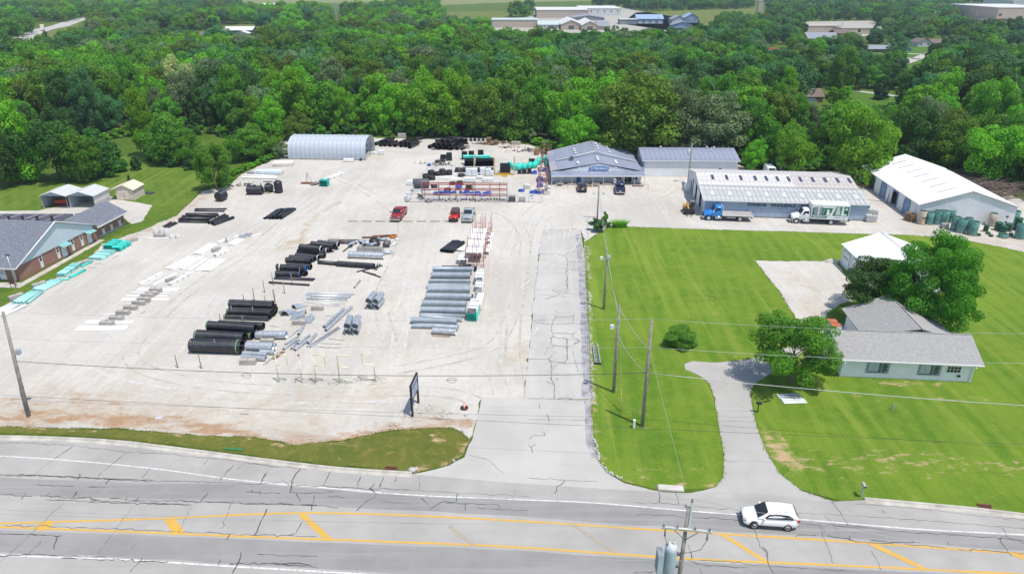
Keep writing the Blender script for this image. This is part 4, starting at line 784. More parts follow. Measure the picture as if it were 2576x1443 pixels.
# arched fabric shed: one hoop bay after another
Q=thing('arched_shed','pale grey arched fabric shed open at its right end, at the back of the yard','shed',(-54.2,167.0,0),R_(-3.2))
LQ,WQ,ZQ,NB=19.0,9.6,4.55,17;M_fab=mat('grey_fabric_cover',(.43,.475,.53),.5,var=.05,scale=.6);M_fabtop=mat('white_fabric_cover',(.64,.655,.665),.5,var=.04)
def arch(a):return(WQ/2*(1-math.cos(a))if True else 0,ZQ*math.sin(a)**.75)
na=18;ar=[(WQ/2-WQ/2*math.copysign(abs(math.cos(math.pi*k/na))**.8,math.cos(math.pi*k/na)),.35+ZQ*math.sin(math.pi*k/na)**.72)for k in range(na+1)]
bay=MB();bw=LQ/NB
for k in range(na):
 (y0,z0),(y1,z1)=ar[k],ar[k+1];c=Vector((0,WQ/2,1.2));pts=[]
 for f,o in((0,0),(.3,-.07),(.7,-.07),(1,0)):
  d0=(Vector((0,y0,z0))-c).normalized();d1=(Vector((0,y1,z1))-c).normalized()
  pts+=[Vector((f*bw,y0,z0))+d0*o,Vector((f*bw,y1,z1))+d1*o]
 bay.add(pts,[(2*j,2*j+2,2*j+3,2*j+1)for j in range(3)],True)
bme=bay.mesh();
for i in range(NB):o=link('cover_bay',bme,M_fab,Q);o.location=(i*bw,0,0)
rib=MB().tube([(0,y,z)for y,z in ar],.028,5).mesh()
for i in range(NB+1):o=link('hoop',rib,M_fab,Q);o.location=(i*bw,0,.0)
part(Q,'base_rail',MB().bx(0,LQ,-.12,.08,0,.36),M_block);part(Q,'base_rail',MB().bx(0,LQ,WQ-.08,WQ+.12,0,.36),M_block)
gr=MB()
for y,z in((1.6,2.9),(3.2,4.0),(4.8,4.6),(6.4,4.0),(8.0,2.9)):gr.tube([(LQ-.05,y,0),(LQ-.05,y,z)],.035,5)
for z in(1.3,2.6,3.7):h=WQ/2*(1-(z/ZQ)**2)**.5;gr.tube([(LQ-.05,WQ/2-h,z),(LQ-.05,WQ/2+h,z)],.03,5)
part(Q,'end_frame',gr,mat('galvanised_steel',(.45,.46,.47),.4,.6))
# ================================================================== trees
def leaf_mat(name,col,var=.22,trans=.36):
 t=NT(name);p=t.obj();oi=t.n('ShaderNodeObjectInfo');b=col
 c=t.mix(t.ramp(t.noise(p,.55,3),.3,.7),tuple(x*(1-var)for x in b),tuple(x*(1+var)for x in b))
 c=t.mix(t.math('MULTIPLY',t.ramp(t.noise(p,5.0,2),.45,.7),.5),c,(b[0]*1.5,b[1]*1.3,b[2]*1.2))
 hs=t.n('ShaderNodeHueSaturation');t.put(hs.inputs['Hue'],t.math('MULTIPLY_ADD',oi.outputs['Random'],.026,.498));t.put(hs.inputs['Value'],t.math('MULTIPLY_ADD',oi.outputs['Random'],.5,.8));t.put(hs.inputs['Color'],c)
 t.set(Base_Color=hs,Roughness=.55);t.b.inputs['Specular IOR Level'].default_value=.25
 tr=t.n('ShaderNodeBsdfTranslucent');hs2=t.n('ShaderNodeHueSaturation');t.put(hs2 .inputs['Color'],hs);hs2 .inputs['Value'].default_value=1.3;t.l(hs2,tr.inputs[0])
 mx=t.n('ShaderNodeMixShader');mx.inputs[0].default_value=trans;t.l(t.b,mx.inputs[1]);t.l(tr,mx.inputs[2]);t.l(mx,t.out.inputs[0])
 return t.m
LEAF={'mid':leaf_mat('leaf_mid_green',(0.113,0.258,0.017)),'dark':leaf_mat('leaf_dark_green',(0.054,0.139,0.019)),'bright':leaf_mat('leaf_bright_green',(0.161,0.353,0.013)),'yellow':leaf_mat('leaf_yellow_green',(.165,.345,.012)),'olive':leaf_mat('leaf_olive',(0.120,0.188,0.015)),'blue':leaf_mat('leaf_blue_green',(0.084,0.201,0.061)),'pale':leaf_mat('leaf_pale_flowering',(0.391,0.438,0.164)),'grey':leaf_mat('leaf_silver_green',(0.170,0.246,0.100)),'conifer':leaf_mat('needle_dark',(0.030,0.085,0.018),trans=.1),'walnut':leaf_mat('leaf_rich_green',(0.094,0.244,0.012))}
KINDNAME={'mid':'mid green','dark':'dark green','bright':'bright green','yellow':'yellow-green','olive':'olive-tinged','blue':'blue-green','pale':'pale blossoming','grey':'silvery green','conifer':'dark conifer','walnut':'rich green'}
M_bark=mat('bark',(.16,.13,.10),.95,var=.25,scale=3,bump=.5)
M_barkpale=mat('pale_bark',(.34,.31,.27),.95,var=.2,scale=3,bump=.4)
def crown(seed,shape='round',n=4200,leaf=.042,blobs=26,lo=.16,big=1.0,lump=0.0):
 """unit crown: 1 m wide, z from lo to 1; leaf clumps on many overlapping boughs"""
 r=random.Random(seed);V=[];Fc=[];B_=[]
 for i in range(blobs):
  while True:
   x,y,z=r.uniform(-1,1),r.uniform(-1,1),r.uniform(0,1)
   if shape=='round':lim=math.sqrt(max(0,1-((z-.45)/.58)**2))
   elif shape=='spread':lim=math.sqrt(max(0,1-((z-.55)/.48)**2))*1.05
   elif shape=='cone':lim=(1-z)*.95+.05
   elif shape=='column':lim=.75*math.sqrt(max(0,1-((z-.45)/.6)**2))+.1
   else:lim=math.sqrt(max(0,1-((z-.35)/.7)**2))
   d=math.hypot(x,y)
   if d<lim and(d>lim*.45 or z>.6 or r.random()<.35):break
  br=r.uniform(.10,.22)*(1.0 if shape!='cone'else.75)*big
  k=(1-br*.9)*(1+lump*r.uniform(-.6,1))
  B_.append((Vector((x*.5*k,y*.5*k,lo+(1-lo)*(z*(1-br)+br*.3))),br,r.uniform(.5,.8)))
 tot=sum(b[1]**2 for b in B_)
 for c,br,fl in B_:
  m=int(n*br*br/tot)
  for k in range(m):
   d=Vector((r.gauss(0,1),r.gauss(0,1),r.gauss(.25,1))).normalized();rad=br*(1-.55*r.random()**2.2)
   p=c+Vector((d.x*rad,d.y*rad,d.z*rad*fl))
   if p.z<lo*.8:continue
   nn=(d+Vector((r.gauss(0,.55),r.gauss(0,.55),r.gauss(.35,.5)))).normalized();a=nn.orthogonal().normalized();a.rotate(Matrix.Rotation(r.uniform(0,6.28),3,nn));b=nn.cross(a)
   s=leaf*r.uniform(.55,1.35);i=len(V)
   V+=[p+a*s*.7,p+b*s*.38+nn*s*.1,p-a*s*.6,p-b*s*.42+nn*s*.06];Fc.append((i,i+1,i+2,i+3))
 me=bpy.data.meshes.new('crown');me.from_pydata([tuple(v)for v in V],[],Fc);me.materials.append(LEAF['mid']);me.update();return me
def trunk(seed,top=.72,r0=.028,limbs=7):
 r=random.Random(seed);mb=MB();pts=[Vector((0,0,-.01))]
 for k in range(1,6):pts.append(Vector((r.gauss(0,.012),r.gauss(0,.012),top*k/5)))
 mb.tube(pts,1,7,rs=[r0*(1.25-k*.2)if k else r0*1.5 for k in range(6)])
 for i in range(limbs):
  z=r.uniform(.25,.65)*top/.72;g=r.uniform(0,6.28);l=r.uniform(.18,.4);b=Vector((0,0,z))
  mb.tube([b,b+Vector((math.cos(g)*l*.5,math.sin(g)*l*.5,l*.35)),b+Vector((math.cos(g)*l,math.sin(g)*l,l*.75))],1,5,rs=[r0*.45,r0*.3,r0*.1])
 return mb.mesh('trunk')
CR_={'round':[crown(s,'round',9500,.033,52,.07,.82,.14)for s in(1,2,3)],'spread':[crown(s,'spread',9500,.033,48,.10,.82,.14)for s in(4,5)],'tall':[crown(s,'tall',9500,.034,56,.05,.78,.14)for s in(6,7)],'column':[crown(s,'column',8000,.036,40,.06,.8,.15)for s in(8,)],'cone':[crown(s,'cone',5200,.05,40,.04)for s in(9,10)]}
BUSH=[crown(s,'round',2600,.075,16,.0)for s in(21,22,23)]
CBIG=[crown(31,'tall',46000,.019,80,.08,.72,.2),crown(32,'spread',26000,.021,60,.14,.7,.25),crown(33,'spread',24000,.021,66,.10,.66,.25)]
TR=[trunk(s)for s in(1,2,3)]
TREES=[]
def tree(pos,h,wd,kind,shape,label,group=None,rz=None,mesh=None,pale=False,name=None):
 nm=name or('conifer_tree'if shape=='cone'else 'broadleaf_tree')
 o=thing(nm,label,'tree',(pos[0],pos[1],0),random.uniform(0,6.28)if rz is None else rz,group)
 c=link('crown',mesh or random.choice(CR_[shape]),None,o);c.scale=(wd,wd*random.uniform(.9,1.1),h)
 c.material_slots[0].link='OBJECT';c.material_slots[0].material=LEAF[kind]
 t=link('trunk',random.choice(TR),None,o);t.scale=(h*.55,h*.55,h*(.9 if shape=='cone'else 1))
 if not t.data.materials:t.data.materials.append(M_bark)
 t.material_slots[0].link='OBJECT';t.material_slots[0].material=M_barkpale if pale else M_bark
 return o
def tree_px(xb,yb,ytop,wpx,kind,shape,label,**k):
 """foot seen at (xb, yb), top on row ytop, crown wpx pixels wide"""
 p=G(xb,yb);h=ZT(p.y,ytop);s=math.cos(TH)*(yb+70)/H
 return tree((p.x,p.y),h,wpx/s,kind,shape,label,**k)
 # trees that stand out
tree_px(2318,836,572,205,'walnut','round','big rich green tree behind the white bungalow',mesh=CBIG[0])
tree_px(2200,792,652,180,'dark','spread','smaller dark tree in front of the white garage',mesh=CBIG[1])
tree_px(1985,965,790,195,'mid','round','wide leafy tree shading the house drive beside the bungalow',mesh=CBIG[2])
def bush(pos,wd,h,kind,label,group=None,m=None):
 o=solo('shrub',m or random.choice(BUSH),None,label,'shrub',(pos[0],pos[1],0),random.uniform(0,6),group);o.scale=(wd,wd,h)
 o.material_slots[0].link='OBJECT';o.material_slots[0].material=LEAF[kind];return o
p=G(1712,868);bush((p.x,p.y),3.9,2.5,'mid','round clipped shrub alone on the lawn between the drives',m=crown(41,'round',12000,.042,16,.0,1.5))
p=G(1505,580);bush((p.x,p.y),3.3,2.6,'blue','grey-green shrub at the top of the driveway by the lamp pole')
p=G(1523,572);bush((p.x,p.y),1.9,3.2,'mid','tall thin shrub rising behind the grey-green one')
# ornamental grass clump
def grass_clump(n,seed,w_=.035):
 r=random.Random(seed);mb=MB()
 for i in range(n):
  a=r.uniform(0,6.28);d=r.random()**.5*.35;b=Vector((math.cos(a)*d,math.sin(a)*d,0));ln=r.uniform(.6,1.0);o=Vector((math.cos(a),math.sin(a),0));s=Vector((-o.y,o.x,0))*w_
  m1=b+o*ln*.18+Vector((0,0,ln*.6));t=b+o*ln*.5+Vector((0,0,ln*.95))
  mb.add([b-s,b+s,m1+s*.7,m1-s*.7,t],[(0,1,2,3),(3,2,4)])
 return mb.mesh('clump')
GC=grass_clump(420,3,.016);p=G(1558,571);o=solo('ornamental_grass',GC,LEAF['bright'],'clump of tall ornamental grass at the lawn corner','grass clump',(p.x,p.y,0));o.scale=(3.2,1.5,1.5)
M_lb=LEAF['bright']
# left side of the lawn
for a in((545,478,352,96,'mid','round','young tree with a bare trunk at the yard corner by the black tanks'),(150,452,290,150,'dark','spread','spreading dark tree behind the carports'),(215,456,315,100,'mid','round','smaller tree just behind the left carport'),(265,440,300,110,'dark','cone','broad dark conifer behind the tan shed'),(425,408,262,120,'mid','tall','tall soft green tree on the back lawn'),(475,415,310,75,'mid','tall','slim tree on the back lawn right of the soft green one'),(370,395,215,70,'yellow','column','narrow yellow-green tree at the edge of the back lawn'),(20,468,310,110,'dark','round','dark leafy tree at the left edge behind the brick hall'),(60,455,245,120,'bright','tall','tall light tree near the left edge'),(345,427,380,34,'conifer','cone','small dark conifer alone on the back lawn'),(437,418,372,44,'conifer','cone','squat dark conifer left of a pair on the back lawn'),(487,424,378,50,'conifer','cone','squat dark conifer right of a pair on the back lawn'),(385,402,330,50,'conifer','cone','dark conifer at the back of the lawn'),(620,405,318,90,'mid','round','rounded tree left of the arched shed'),(752,350,280,78,'olive','round','light rounded tree behind the left end of the arched shed'),(680,392,340,50,'bright','round','small bright tree beside the arched shed'),(710,398,352,40,'grey','round','silvery bush-like tree touching the arched shed'),(650,395,300,90,'mid','tall','taller tree behind the hedge left of the arched shed')):
 tree_px(*a)
for a in((1590,395,175,215,'olive','round','great olive-brown oak crowning the wood behind the sales office'),(2155,452,238,165,'yellow','tall','big yellow-green maple between the warehouse and the barn'),(1790,400,225,165,'grey','round','large silvery green tree behind the storage building'),(1690,390,170,110,'grey','tall','pale tree right of the great oak'),(1990,440,300,95,'bright','round','light green tree behind the warehouse vans'),(1895,430,345,60,'bright','round','rounded bright tree right behind the storage building end'),(1450,395,285,110,'bright','round','bright green tree behind the left end of the sales office'),(490,290,130,120,'pale','round','cream-blossomed tree in the middle of the left wood'),(1100,340,190,150,'bright','round','bright green tree behind the pipe piles'),(1220,345,200,110,'olive','round','brownish green tree behind the pipe piles'),(2480,470,300,150,'bright','spread','light green tree above the brush heap'),(2380,440,290,130,'mid','round','tree behind the barn ridge'),(2560,470,260,140,'mid','round','tree at the right edge above the brush heap'),(2280,430,255,130,'dark','round','dark tree behind the far end of the barn')):
 tree_px(*a)
 # ------------------------------------------------------------------ the wood
wood=GP([(-120,300),(0,385),(120,370),(300,330),(420,335),(520,322),(600,345),(700,355),(760,338),(940,335),(1090,337),(1210,342),(1340,355),(1400,372),(1640,385),(1870,400),(1960,425),(2180,425),(2300,385),(2480,445),(2700,500),(2760,300),(2620,205),(2480,215),(2380,260),(2230,280),(2150,262),(2060,300),(1960,270),(1880,215),(1800,150),(1640,142),(1400,150),(1220,150),(1100,138),(900,150),(700,172),(400,182),(200,184),(0,188),(-200,195)])
sheet('forest_floor',wood,mat('leaf_litter',(.045,.05,.02),.95,var=.3,world=True),.003,0,1.0,6,world=True)
OPEN=[GP([(0,410),(300,380),(560,345),(640,360),(520,420)]),GP([(1995,262),(2085,235),(2290,250),(2280,330),(2060,320)])]
pts=[];rr=random.Random(11)
def far_enough(p,L,d):return all((p-q).length_squared>d*d for q in L)
xs=[p.x for p in wood];ys=[p.y for p in wood];cell={}
def try_add(p,d):
 ci,cj=int(p.x//8),int(p.y//8)
 for i in range(ci-1,ci+2):
  for j in range(cj-1,cj+2):
   for q in cell.get((i,j),()):
    if(p-q).length_squared<d*d:return False
 cell.setdefault((ci,cj),[]).append(p);return True
for k in range(26000):
 p=Vector((rr.uniform(min(xs),max(xs)),rr.uniform(min(ys),max(ys))))
 if inside(p,wood)and not any(inside(p,o)for o in OPEN)and try_add(p,5.6+1.6*noise.noise(Vector((p.x*.03,p.y*.03,0)))):pts.append(p)
print('wood trees',len(pts))
def cap_h(p,h):
 c,s_=math.cos(TH),math.sin(TH);zc=p.y*c+H*s_;x=XC+F*p.x/zc;y=YC-F*(p.y*s_-H*c)/zc
 return max(4.0,min(h,(y-262)/(c*(y+70)/H)))if 1995<x<2290 and y<400 else h
def pick_kind(p,r):
 n=noise.noise(Vector((p.x*.018,p.y*.018,4.2)))+r.gauss(0,.3)-(.55 if p.y>225 and p.x>15 else 0)+(.15 if p.y<200 else 0)
 if n>.55:return 'yellow'if r.random()<.2 else 'bright'
 if n>.2:return 'bright'if r.random()<.6 else 'mid'
 if n>-.25:return r.choice(['mid','mid','mid','grey','blue','olive'])
 return r.choice(['dark','dark','mid','blue'])
pts.sort(key=lambda p:math.hypot(p.x,p.y));near,rest=pts[:300],pts[300:]
near.sort(key=lambda p:p.y-.04*abs(p.x));rows=[near[i:i+50]for i in range(0,300,50)]
ROWN=['front','second','third','fourth','fifth','sixth']
for ri,row in enumerate(rows):
 row.sort(key=lambda p:p.x/p.y)
 for i,p in enumerate(row):
  k=pick_kind(p,rr);sh=rr.choice(['round','round','tall','spread','tall','column'])if k!='dark'else rr.choice(['round','tall','cone','round'])
  h=cap_h(p,rr.uniform(10,19)*(.86 if ri==0 else 1));wd=h*rr.uniform(.54,.86)*(.7 if sh in('column','cone')else 1)
  lab='%s %s tree, %s from the left in the %s row of the wood'%(KINDNAME[k],{'round':'rounded','tall':'tall','spread':'spreading','column':'slim','cone':'pointed'}[sh],ORD(i+1),ROWN[ri])
  tree(p,h,wd,k,sh,lab,'trees of the wood behind the yard',pale=rr.random()<.25)
  # the rest of the wood and the far woods: one mass each, crowns instanced on points
protos=bpy.data.collections.new('crown_prototypes');PK=[]
LOW={'round':crown(51,'round',5000,.044,40,.1,.85,.12),'tall':crown(52,'tall',5000,.045,44,.08,.82,.12),'spread':crown(53,'spread',5000,.044,40,.1,.85,.12),'cone':crown(54,'cone',2200,.066,30,.04)}
for i,(k,sh)in enumerate((('mid','round'),('mid','tall'),('dark','round'),('dark','tall'),('bright','round'),('bright','tall'),('blue','round'),('grey','spread'),('olive','round'),('dark','cone'),('mid','spread'),('yellow','tall'))):
 o=bpy.data.objects.new('proto_%02d'%i,LOW[sh]);protos.objects.link(o);o.material_slots[0].link='OBJECT';o.material_slots[0].material=LEAF[k];PK.append(k)
def scatter_group():
 ng=bpy.data.node_groups.new('scatter_crowns','GeometryNodeTree')
 ng.interface.new_socket('Geometry',in_out='INPUT',socket_type='NodeSocketGeometry');ng.interface.new_socket('Geometry',in_out='OUTPUT',socket_type='NodeSocketGeometry')
 N=ng.nodes.new;i=N('NodeGroupInput');o=N('NodeGroupOutput');ci=N('GeometryNodeCollectionInfo');ci.inputs['Collection'].default_value=protos;ci.inputs['Separate Children'].default_value=True;ci.inputs['Reset Children'].default_value=True
 ip=N('GeometryNodeInstanceOnPoints');ip.inputs['Pick Instance'].default_value=True
 def attr(nm,ty):a=N('GeometryNodeInputNamedAttribute');a.data_type=ty;a.inputs[0].default_value=nm;return a.outputs[0]
 L=ng.links.new;L(i.outputs[0],ip.inputs['Points']);L(ci.outputs[0],ip.inputs['Instance']);L(attr('pick','INT'),ip.inputs['Instance Index']);L(attr('size','FLOAT_VECTOR'),ip.inputs['Scale'])
 cx=N('ShaderNodeCombineXYZ');L(attr('turn','FLOAT'),cx.inputs[2]);L(cx.outputs[0],ip.inputs['Rotation']);L(ip.outputs[0],o.inputs[0]);return ng
NG=scatter_group()
def mass(name,label,P):
 """P: (x, y, height, width, proto index)"""
 me=bpy.data.meshes.new(name);me.from_pydata([(p[0],p[1],0)for p in P],[],[])
 a=me.attributes.new('pick','INT','POINT');a.data.foreach_set('value',[p[4]for p in P]);a=me.attributes.new('turn','FLOAT','POINT');a.data.foreach_set('value',[rr.uniform(0,6.28)for p in P])
 a=me.attributes.new('size','FLOAT_VECTOR','POINT');b=[]
 for p in P:b+=[p[3],p[3],p[2]]
 a.data.foreach_set('vector',b);o=link(name,me,None);o['kind']='stuff';o['label']=label;o['category']='trees';m=o.modifiers.new('scatter','NODES');m.node_group=NG;return o
def proto_for(p):
 k=pick_kind(p,rr);c=[i for i,q in enumerate(PK)if q==k];return rr.choice(c)
mass('wood','dense green wood stretching away behind the yard',[(p.x,p.y,(h:=cap_h(p,rr.uniform(11,18.5))),h*rr.uniform(.66,.98),proto_for(p))for p in rest])
# ================================================================== vehicles (x forward, y left, z up)
M_tyre=mat('tyre_rubber',(.02,.02,.02),.85,var=.2);M_rim=mat('alloy_rim',(.52,.52,.53),.4,.1,var=.3,scale=9);M_chrome=mat('chrome',(.6,.6,.6),.2,.9,var=.05)
M_plastic=mat('black_plastic',(.025,.026,.028),.6,var=.15);M_lamp=mat('headlamp_lens',(.38,.40,.43),.12,var=.05);M_tail=mat('tail_lamp_red',(.45,.015,.015),.25,var=.05)
def paint(name,col,rough=.28,metal=.0):
 if name in MATS:return MATS[name]
 t=NT(name);p=t.obj();c=t.mix(t.math('MULTIPLY',t.ramp(t.noise(p,2.5,5),.45,.8),.25),col,tuple(x*.75+.05 for x in col))
 t.set(Base_Color=c,Roughness=rough,Metallic=metal);t.b.inputs['Coat Weight'].default_value=.6;t.b.inputs['Coat Roughness'].default_value=.08;MATS[name]=t.m;return t.m
def loft(st,smooth=True):
 """stations (x, zb, zt, hw_low, hw_top)"""
 mb=MB();vs=[];k=0
 for(x,zb,zt,a,b)in st:
  h=zt-zb
  half=[(0,zb),(a*.86,zb),(a,zb+.16*h),(a,zb+.5*h),(a+(b-a)*.7,zb+.86*h),(b*.9,zb+.97*h),(0,zt+.015)]
  ring=half+[(-y,z)for y,z in half[-2:0:-1]];k=len(ring);vs+=[(x,y,z)for y,z in ring]
 fs=[(i*k+j,(i+1)*k+j,(i+1)*k+(j+1)%k,i*k+(j+1)%k)for i in range(len(st)-1)for j in range(k)]
 mb.add(vs,fs,smooth);n=len(st);mb.f.append([j for j in range(k)]);mb.sm.append(False);mb.f.append([(n-1)*k+j for j in range(k-1,-1,-1)]);mb.sm.append(False);return mb
WHEELS={}
def wheel(root,x,y,r,w_,rm=None):
 key=(r,w_)
 if key not in WHEELS:
  R=Matrix.Rotation(math.pi/2,4,'X')
  WHEELS[key]=(MB().lathe([(r*.66,-w_/2),(r*.93,-w_/2),(r,-w_*.32),(r,w_*.32),(r*.93,w_/2),(r*.66,w_/2)],20,R,close=False).mesh('tyre'),MB().lathe([(.001,w_*.40),(r*.15,w_*.42),(r*.2,w_*.3),(r*.52,w_*.42),(r*.68,w_*.51),(r*.62,-w_*.5),(r*.52,-w_*.34),(r*.2,-w_*.3),(r*.15,-w_*.42),(.001,-w_*.4)],14,R).mesh('rim'))
 t=link('wheel',WHEELS[key][0],M_tyre,root);t.location=(x,y,r);link('rim',WHEELS[key][1],rm or M_rim,t)
 return t
def side_poly(root,name,pts,yfun,m,s):
 """window or panel on the flank: pts (x, z)"""
 vs=[Vector((x,s*(yfun(z)+.012),z))for x,z in pts]
 if s<0:vs=vs
 else:vs=vs[::-1]
 return part(root,name,MB().slab(vs,.01),m)
def arch(root,x,y,r,s):part(root,'wheel_arch',MB().lathe([(.01,.02),(r,.02),(r,-.12)],18,Matrix.Translation((x,y-s*.035,r*.95))@Matrix.Rotation(-s*math.pi/2,4,'X')),M_plastic)
def place(root_name,label,cat,c,head,group=None):
 return thing(root_name,label,cat,(c.x,c.y,.03),math.atan2(head.y,head.x),group)
def car_suv(name,label,c,head,pm,L=4.4,Wd=1.84,Hh=1.6,driver=False):
 r=place(name,label,'car',c,head);q=L/4.4;v=Wd/1.84;u=Hh/1.6
 S_=lambda L_:[(a*q,b*u,d*u,e*v,f*v)for a,b,d,e,f in L_]
 part(r,'body',loft(S_([(-2.2,.48,.90,.66,.62),(-2.13,.36,1.02,.82,.78),(-1.75,.26,1.05,.91,.86),(-.8,.24,1.02,.92,.86),(.6,.24,1.0,.92,.86),(1.25,.26,.96,.91,.80),(1.8,.28,.87,.88,.72),(2.1,.34,.76,.79,.62),(2.2,.42,.66,.66,.5)])),pm)
 cab=part(r,'cabin',loft(S_([(-2.12,.95,1.16,.78,.66),(-1.85,.95,1.50,.82,.64),(-1.2,.95,1.6,.84,.66),(-.2,.95,1.61,.85,.67),(.25,.95,1.54,.85,.68),(.85,.93,1.13,.84,.74),(1.15,.9,.97,.82,.74)])),pm)
 yf=lambda z:v*(.862-.53*max(0,z/u-1.275))
 for s in(-1,1):
  side_poly(r,'side_window',[(x*q,z*u)for x,z in((-1.7,1.12),(.72,1.08),(.28,1.44),(-.25,1.5),(-1.25,1.47),(-1.62,1.3))],yf,M_glass,s)
  side_poly(r,'sill_trim',[(x*q,z*u)for x,z in((-1.0,.24),(1.0,.24),(1.0,.44),(-1.0,.44))],lambda z:v*.915,M_plastic,s)
  for x in(-1.32,1.34):arch(r,x*q,s*v*.915,.40*u,s);wheel(r,x*q,s*(v*.915-.09),.34*u,.22)
  part(r,'mirror',MB().box((.62*q,s*v*.98,1.08*u),(.14,.2,.14)),pm)
  part(r,'headlamp',MB().box((2.05*q,s*v*.62,.72*u),(.24,.3,.12),rz=-s*.5),M_lamp);part(r,'tail_lamp',MB().box((-2.08*q,s*v*.72,.98*u),(.2,.3,.16),rz=s*.35),M_tail)
 ws=[Vector((x*q,y*v,z*u))for x,y,z in((1.06,-.7,1.02),(1.06,.7,1.02),(.3,.62,1.53),(.3,-.62,1.53))];part(r,'windscreen',MB().slab([p+Vector((.05,0,.045))for p in ws],.02),M_glass)
 rw=[Vector((x*q,y*v,z*u))for x,y,z in((-2.14,.6,1.12),(-2.14,-.6,1.12),(-1.9,-.56,1.46),(-1.9,.56,1.46))];part(r,'rear_window',MB().slab([p+Vector((-.03,0,.03))for p in rw],.02),M_glass)
 part(r,'bumper',MB().box((2.13*q,0,.38*u),(.16,1.3*v,.16)),M_plastic);part(r,'bumper',MB().box((-2.15*q,0,.42*u),(.14,1.4*v,.2)),M_plastic);part(r,'grille',MB().box((2.19*q,0,.6*u),(.06,.8*v,.14)),M_plastic)
 part(r,'number_plate',MB().box((-2.21*q,0,.78*u),(.04,.34,.15)),M_trim)
 for k in range(2):part(r,'roof_rail',MB().tube([(-1.5*q,(k*2-1)*.58*v,1.62*u),(-.1*q,(k*2-1)*.6*v,1.63*u)],.018,5),M_chrome)
 return r
def car_pickup(name,label,c,head,pm,L=5.7,Wd=2.0,Hh=1.9,cover=None,boxy=0):
 r=place(name,label,'pickup truck',c,head);h=L/2;v=Wd/2;u=Hh/1.9
 part(r,'body',loft([(-h+1.9,.42*u,1.12*u,v,v*.95),(-h+2.4,.40*u,1.12*u,v,v*.95),(h-1.9,.40*u,1.14*u,v,v*.95),(h-1.5,.42*u,1.16*u,v,v*.9),(h-.5,.45*u,1.1*u,v*.98,v*.84),(h-.12,.48*u,1.0*u,v*.93,v*.78),(h,.55*u,.9*u,v*.86,v*.7)]),pm)
 part(r,'cabin',loft([(-h+1.85,1.05*u,1.75*u,v*.93,v*.72),(-h+2.1,1.05*u,1.86*u,v*.93,v*.74),(h-2.6,1.05*u,1.9*u,v*.93,v*.74),(h-2.2,1.05*u,1.82*u,v*.93,v*.74),(h-1.5,1.08*u,1.2*u,v*.92,v*.82)]),pm)
 bd=MB();x0,x1=-h,-h+1.95;zt,zf=1.16*u,.62*u
 for s in(-1,1):bd.bx(x0,x1,min(s*v,s*(v-.14)),max(s*v,s*(v-.14)),.45*u,zt)
 bd.bx(x0,x0+.1,-v+.14,v-.14,.5*u,zt-.003);bd.bx(x0+.1,x1,-v+.14,v-.14,.5*u,zf);part(r,'bed',bd,pm)
 if cover:part(r,'bed_cover',MB().bx(x0+.03,x1,-v+.06,v-.06,zt+.003,zt+.05),cover)
 else:part(r,'bed_liner',MB().bx(x0+.1,x1-.02,-v+.145,v-.145,zf+.004,zf+.02),M_plastic)
 yf=lambda z:v*(.93-.2*max(0,(z/u-1.15)/.75))
 for s in(-1,1):
  side_poly(r,'side_window',[(x,z*u)for x,z in((-h+2.05,1.24),(h-1.8,1.24),(h-2.3,1.72),(-h+2.2,1.74))],yf,M_glass,s)
  for x in(-h+1.05,h-1.0):arch(r,x,s*(v+.002),.46*u,s);wheel(r,x,s*(v-.12),.39*u,.26)
  part(r,'mirror',MB().box((h-1.75,s*(v+.14),1.3*u),(.12,.26,.22)),M_plastic);part(r,'headlamp',MB().box((h-.06,s*v*.68,.88*u),(.12,.36,.2)),M_lamp);part(r,'tail_lamp',MB().box((-h+.02,s*(v-.09),.98*u),(.1,.16,.34)),M_tail)
 part(r,'windscreen',MB().slab([Vector((h-1.62,-v*.78,1.22*u)),Vector((h-1.62,v*.78,1.22*u)),Vector((h-2.22,v*.68,1.82*u)),Vector((h-2.22,-v*.68,1.82*u))],.02),M_glass).location=(.07,0,.04)
 part(r,'rear_window',MB().bx(-h+1.8,-h+1.84,-v*.6,v*.6,1.28*u,1.66*u),M_glass)
 part(r,'grille',MB().box((h+.01,0,.84*u),(.06,v*.95,.3)),M_plastic);part(r,'grille_bar',MB().box((h+.045,0,.84*u),(.03,v*.95,.06)),M_chrome)
 part(r,'bumper',MB().box((h+.06,0,.52*u),(.2,v*1.9,.24)),M_chrome);part(r,'bumper',MB().box((-h-.08,0,.55*u),(.18,v*1.85,.2)),M_chrome);part(r,'number_plate',MB().box((-h-.01,0,.8*u),(.03,.34,.16)),M_trim)
 return r
